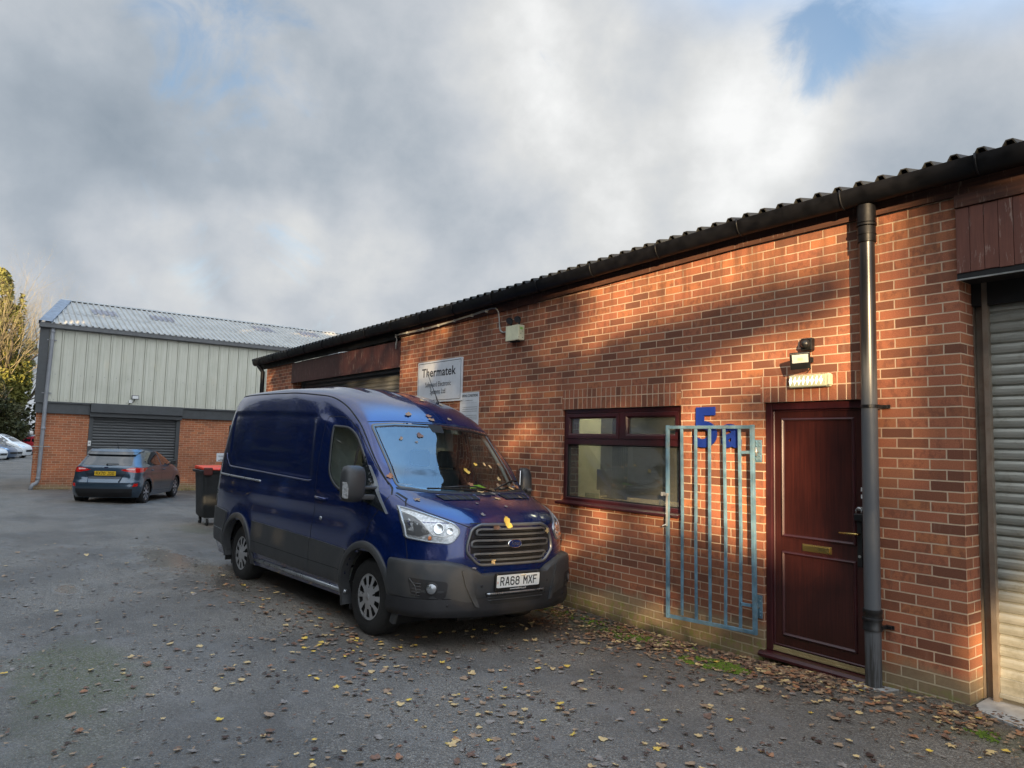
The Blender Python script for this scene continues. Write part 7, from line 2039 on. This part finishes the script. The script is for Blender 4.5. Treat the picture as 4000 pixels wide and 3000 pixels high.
bright = blob([(.966, -.141, .215, 5.5, .55), (.928, -.276, .249, 5, .5), (.887, -.382, .26, 7, .42), (.50, -.766, .403, 9, .62), (.588, -.728, .353, 11, .42), (.955, -.25, .158, 6, .4), (.664, -.524, .534, 10, .38), (.70, -.62, .34, 9, .25), (.43, -.83, .36, 6, .3)])
darkb = blob([(.936, -.182, .33, 13, .50), (.92, -.10, .40, 9, .2), (.80, -.36, .40, 10, .28), (.329, -.855, .40, 10, .38), (.92, -.28, .17, 7, .3), (.95, -.28, .20, 6, .25), (.60, -.60, .50, 6, .15)])
n1 = q.node('ShaderNodeTexNoise', inp={'Vector': cp, 'Scale': 1.35, 'Detail': 9, 'Roughness': .56, 'Distortion': .15}).outputs['Fac']
n2 = q.node('ShaderNodeTexNoise', inp={'Vector': cp, 'Scale': .55, 'Detail': 5, 'Roughness': .5}).outputs['Fac']
lum = q.math('ADD', q.math('MULTIPLY', q.math('SUBTRACT', n1, .5), .9), q.math('MULTIPLY', q.math('SUBTRACT', n2, .5), .5))
n4 = q.node('ShaderNodeTexNoise', inp={'Vector': D, 'Scale': 5.0, 'Detail': 9, 'Roughness': .55, 'Distortion': .1}).outputs['Fac']
lum = q.math('ADD', lum, q.math('MULTIPLY', q.math('SUBTRACT', n4, .5), 1.0)); lum = q.math('ADD', lum, .46); lum = q.math('ADD', lum, q.math('MULTIPLY', bright, .50)); lum = q.math('SUBTRACT', lum, q.math('MULTIPLY', darkb, .42), clamp=True)
ccol = q.ramp(lum, [(0, (.118, .140, .165)), (.28, (.163, .184, .208)), (.52, (.222, .236, .254)), (.75, (.285, .290, .292)), (1, (.375, .378, .377))])
# the side of the sky towards the sun and overhead, outside the frame, is brighter
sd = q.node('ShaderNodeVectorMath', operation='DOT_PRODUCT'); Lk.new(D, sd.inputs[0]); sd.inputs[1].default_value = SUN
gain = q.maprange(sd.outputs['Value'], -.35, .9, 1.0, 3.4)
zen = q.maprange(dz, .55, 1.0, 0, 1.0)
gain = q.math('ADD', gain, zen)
zb = q.node('ShaderNodeVectorMath', operation='DOT_PRODUCT'); Lk.new(wdn.outputs[0], zb.inputs[0]); zb.inputs[1].default_value = Vector((.15, -.50, .85)).normalized()
thin = q.maprange(zb.outputs['Value'], math.cos(R_(33)), math.cos(R_(14)), 0, 1)
ccol = q.mix(thin, ccol, (.15, .31, .56))
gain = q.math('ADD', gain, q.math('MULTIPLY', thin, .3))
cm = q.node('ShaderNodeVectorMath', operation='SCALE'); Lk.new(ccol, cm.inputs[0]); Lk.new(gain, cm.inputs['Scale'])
n3 = q.node('ShaderNodeTexNoise', inp={'Vector': D, 'Scale': 6.5, 'Detail': 10, 'Roughness': .62, 'Distortion': .9}).outputs['Fac']
bluem = q.math('ADD', blue, q.math('MULTIPLY', q.math('SUBTRACT', n3, .5), 2.8))
bm_ = q.math('MULTIPLY', q.maprange(bluem, .28, 1.15), .85)
# open sky lifted to the brightness it has between clouds
skyc = q.node('ShaderNodeVectorMath', operation='MULTIPLY'); Lk.new(sky.outputs[0], skyc.inputs[0]); skyc.inputs[1].default_value = (1, 1, 1)
Lk.new(skyc.outputs[0], bg1.inputs[0]); bg1.inputs[1].default_value = .085
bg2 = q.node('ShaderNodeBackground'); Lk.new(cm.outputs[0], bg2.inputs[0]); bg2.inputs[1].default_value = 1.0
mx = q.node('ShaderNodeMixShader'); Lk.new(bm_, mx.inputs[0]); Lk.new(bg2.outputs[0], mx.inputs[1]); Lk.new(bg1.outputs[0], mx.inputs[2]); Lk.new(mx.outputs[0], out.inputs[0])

cam = bpy.data.cameras.new('camera'); co = bpy.data.objects.new('camera', cam); COL.objects.link(co); scene.camera = co
Rv = Vector((-.60286034, -.79740383, .026581)); Uv = Vector((-.05190798, .07244572, .99602067)); Fv = Vector((.79615637, -.5990816, .08506627))
co.matrix_world = Matrix(((Rv.x, Uv.x, -Fv.x, CU), (Rv.y, Uv.y, -Fv.y, CD), (Rv.z, Uv.z, -Fv.z, CH), (0, 0, 0, 1)))
cam.sensor_fit = 'HORIZONTAL'; cam.sensor_width = 36; cam.lens = 2782.1475 / 4000 * 36; cam.clip_start = .05; cam.clip_end = 2000
scene.render.engine = 'CYCLES'
scene.render.resolution_x = 1024; scene.render.resolution_y = 768
vs_ = scene.view_settings; vs_.view_transform = 'Standard'; vs_.look = 'None'; vs_.exposure = 1.35; vs_.gamma = 1; vs_.use_curve_mapping = False
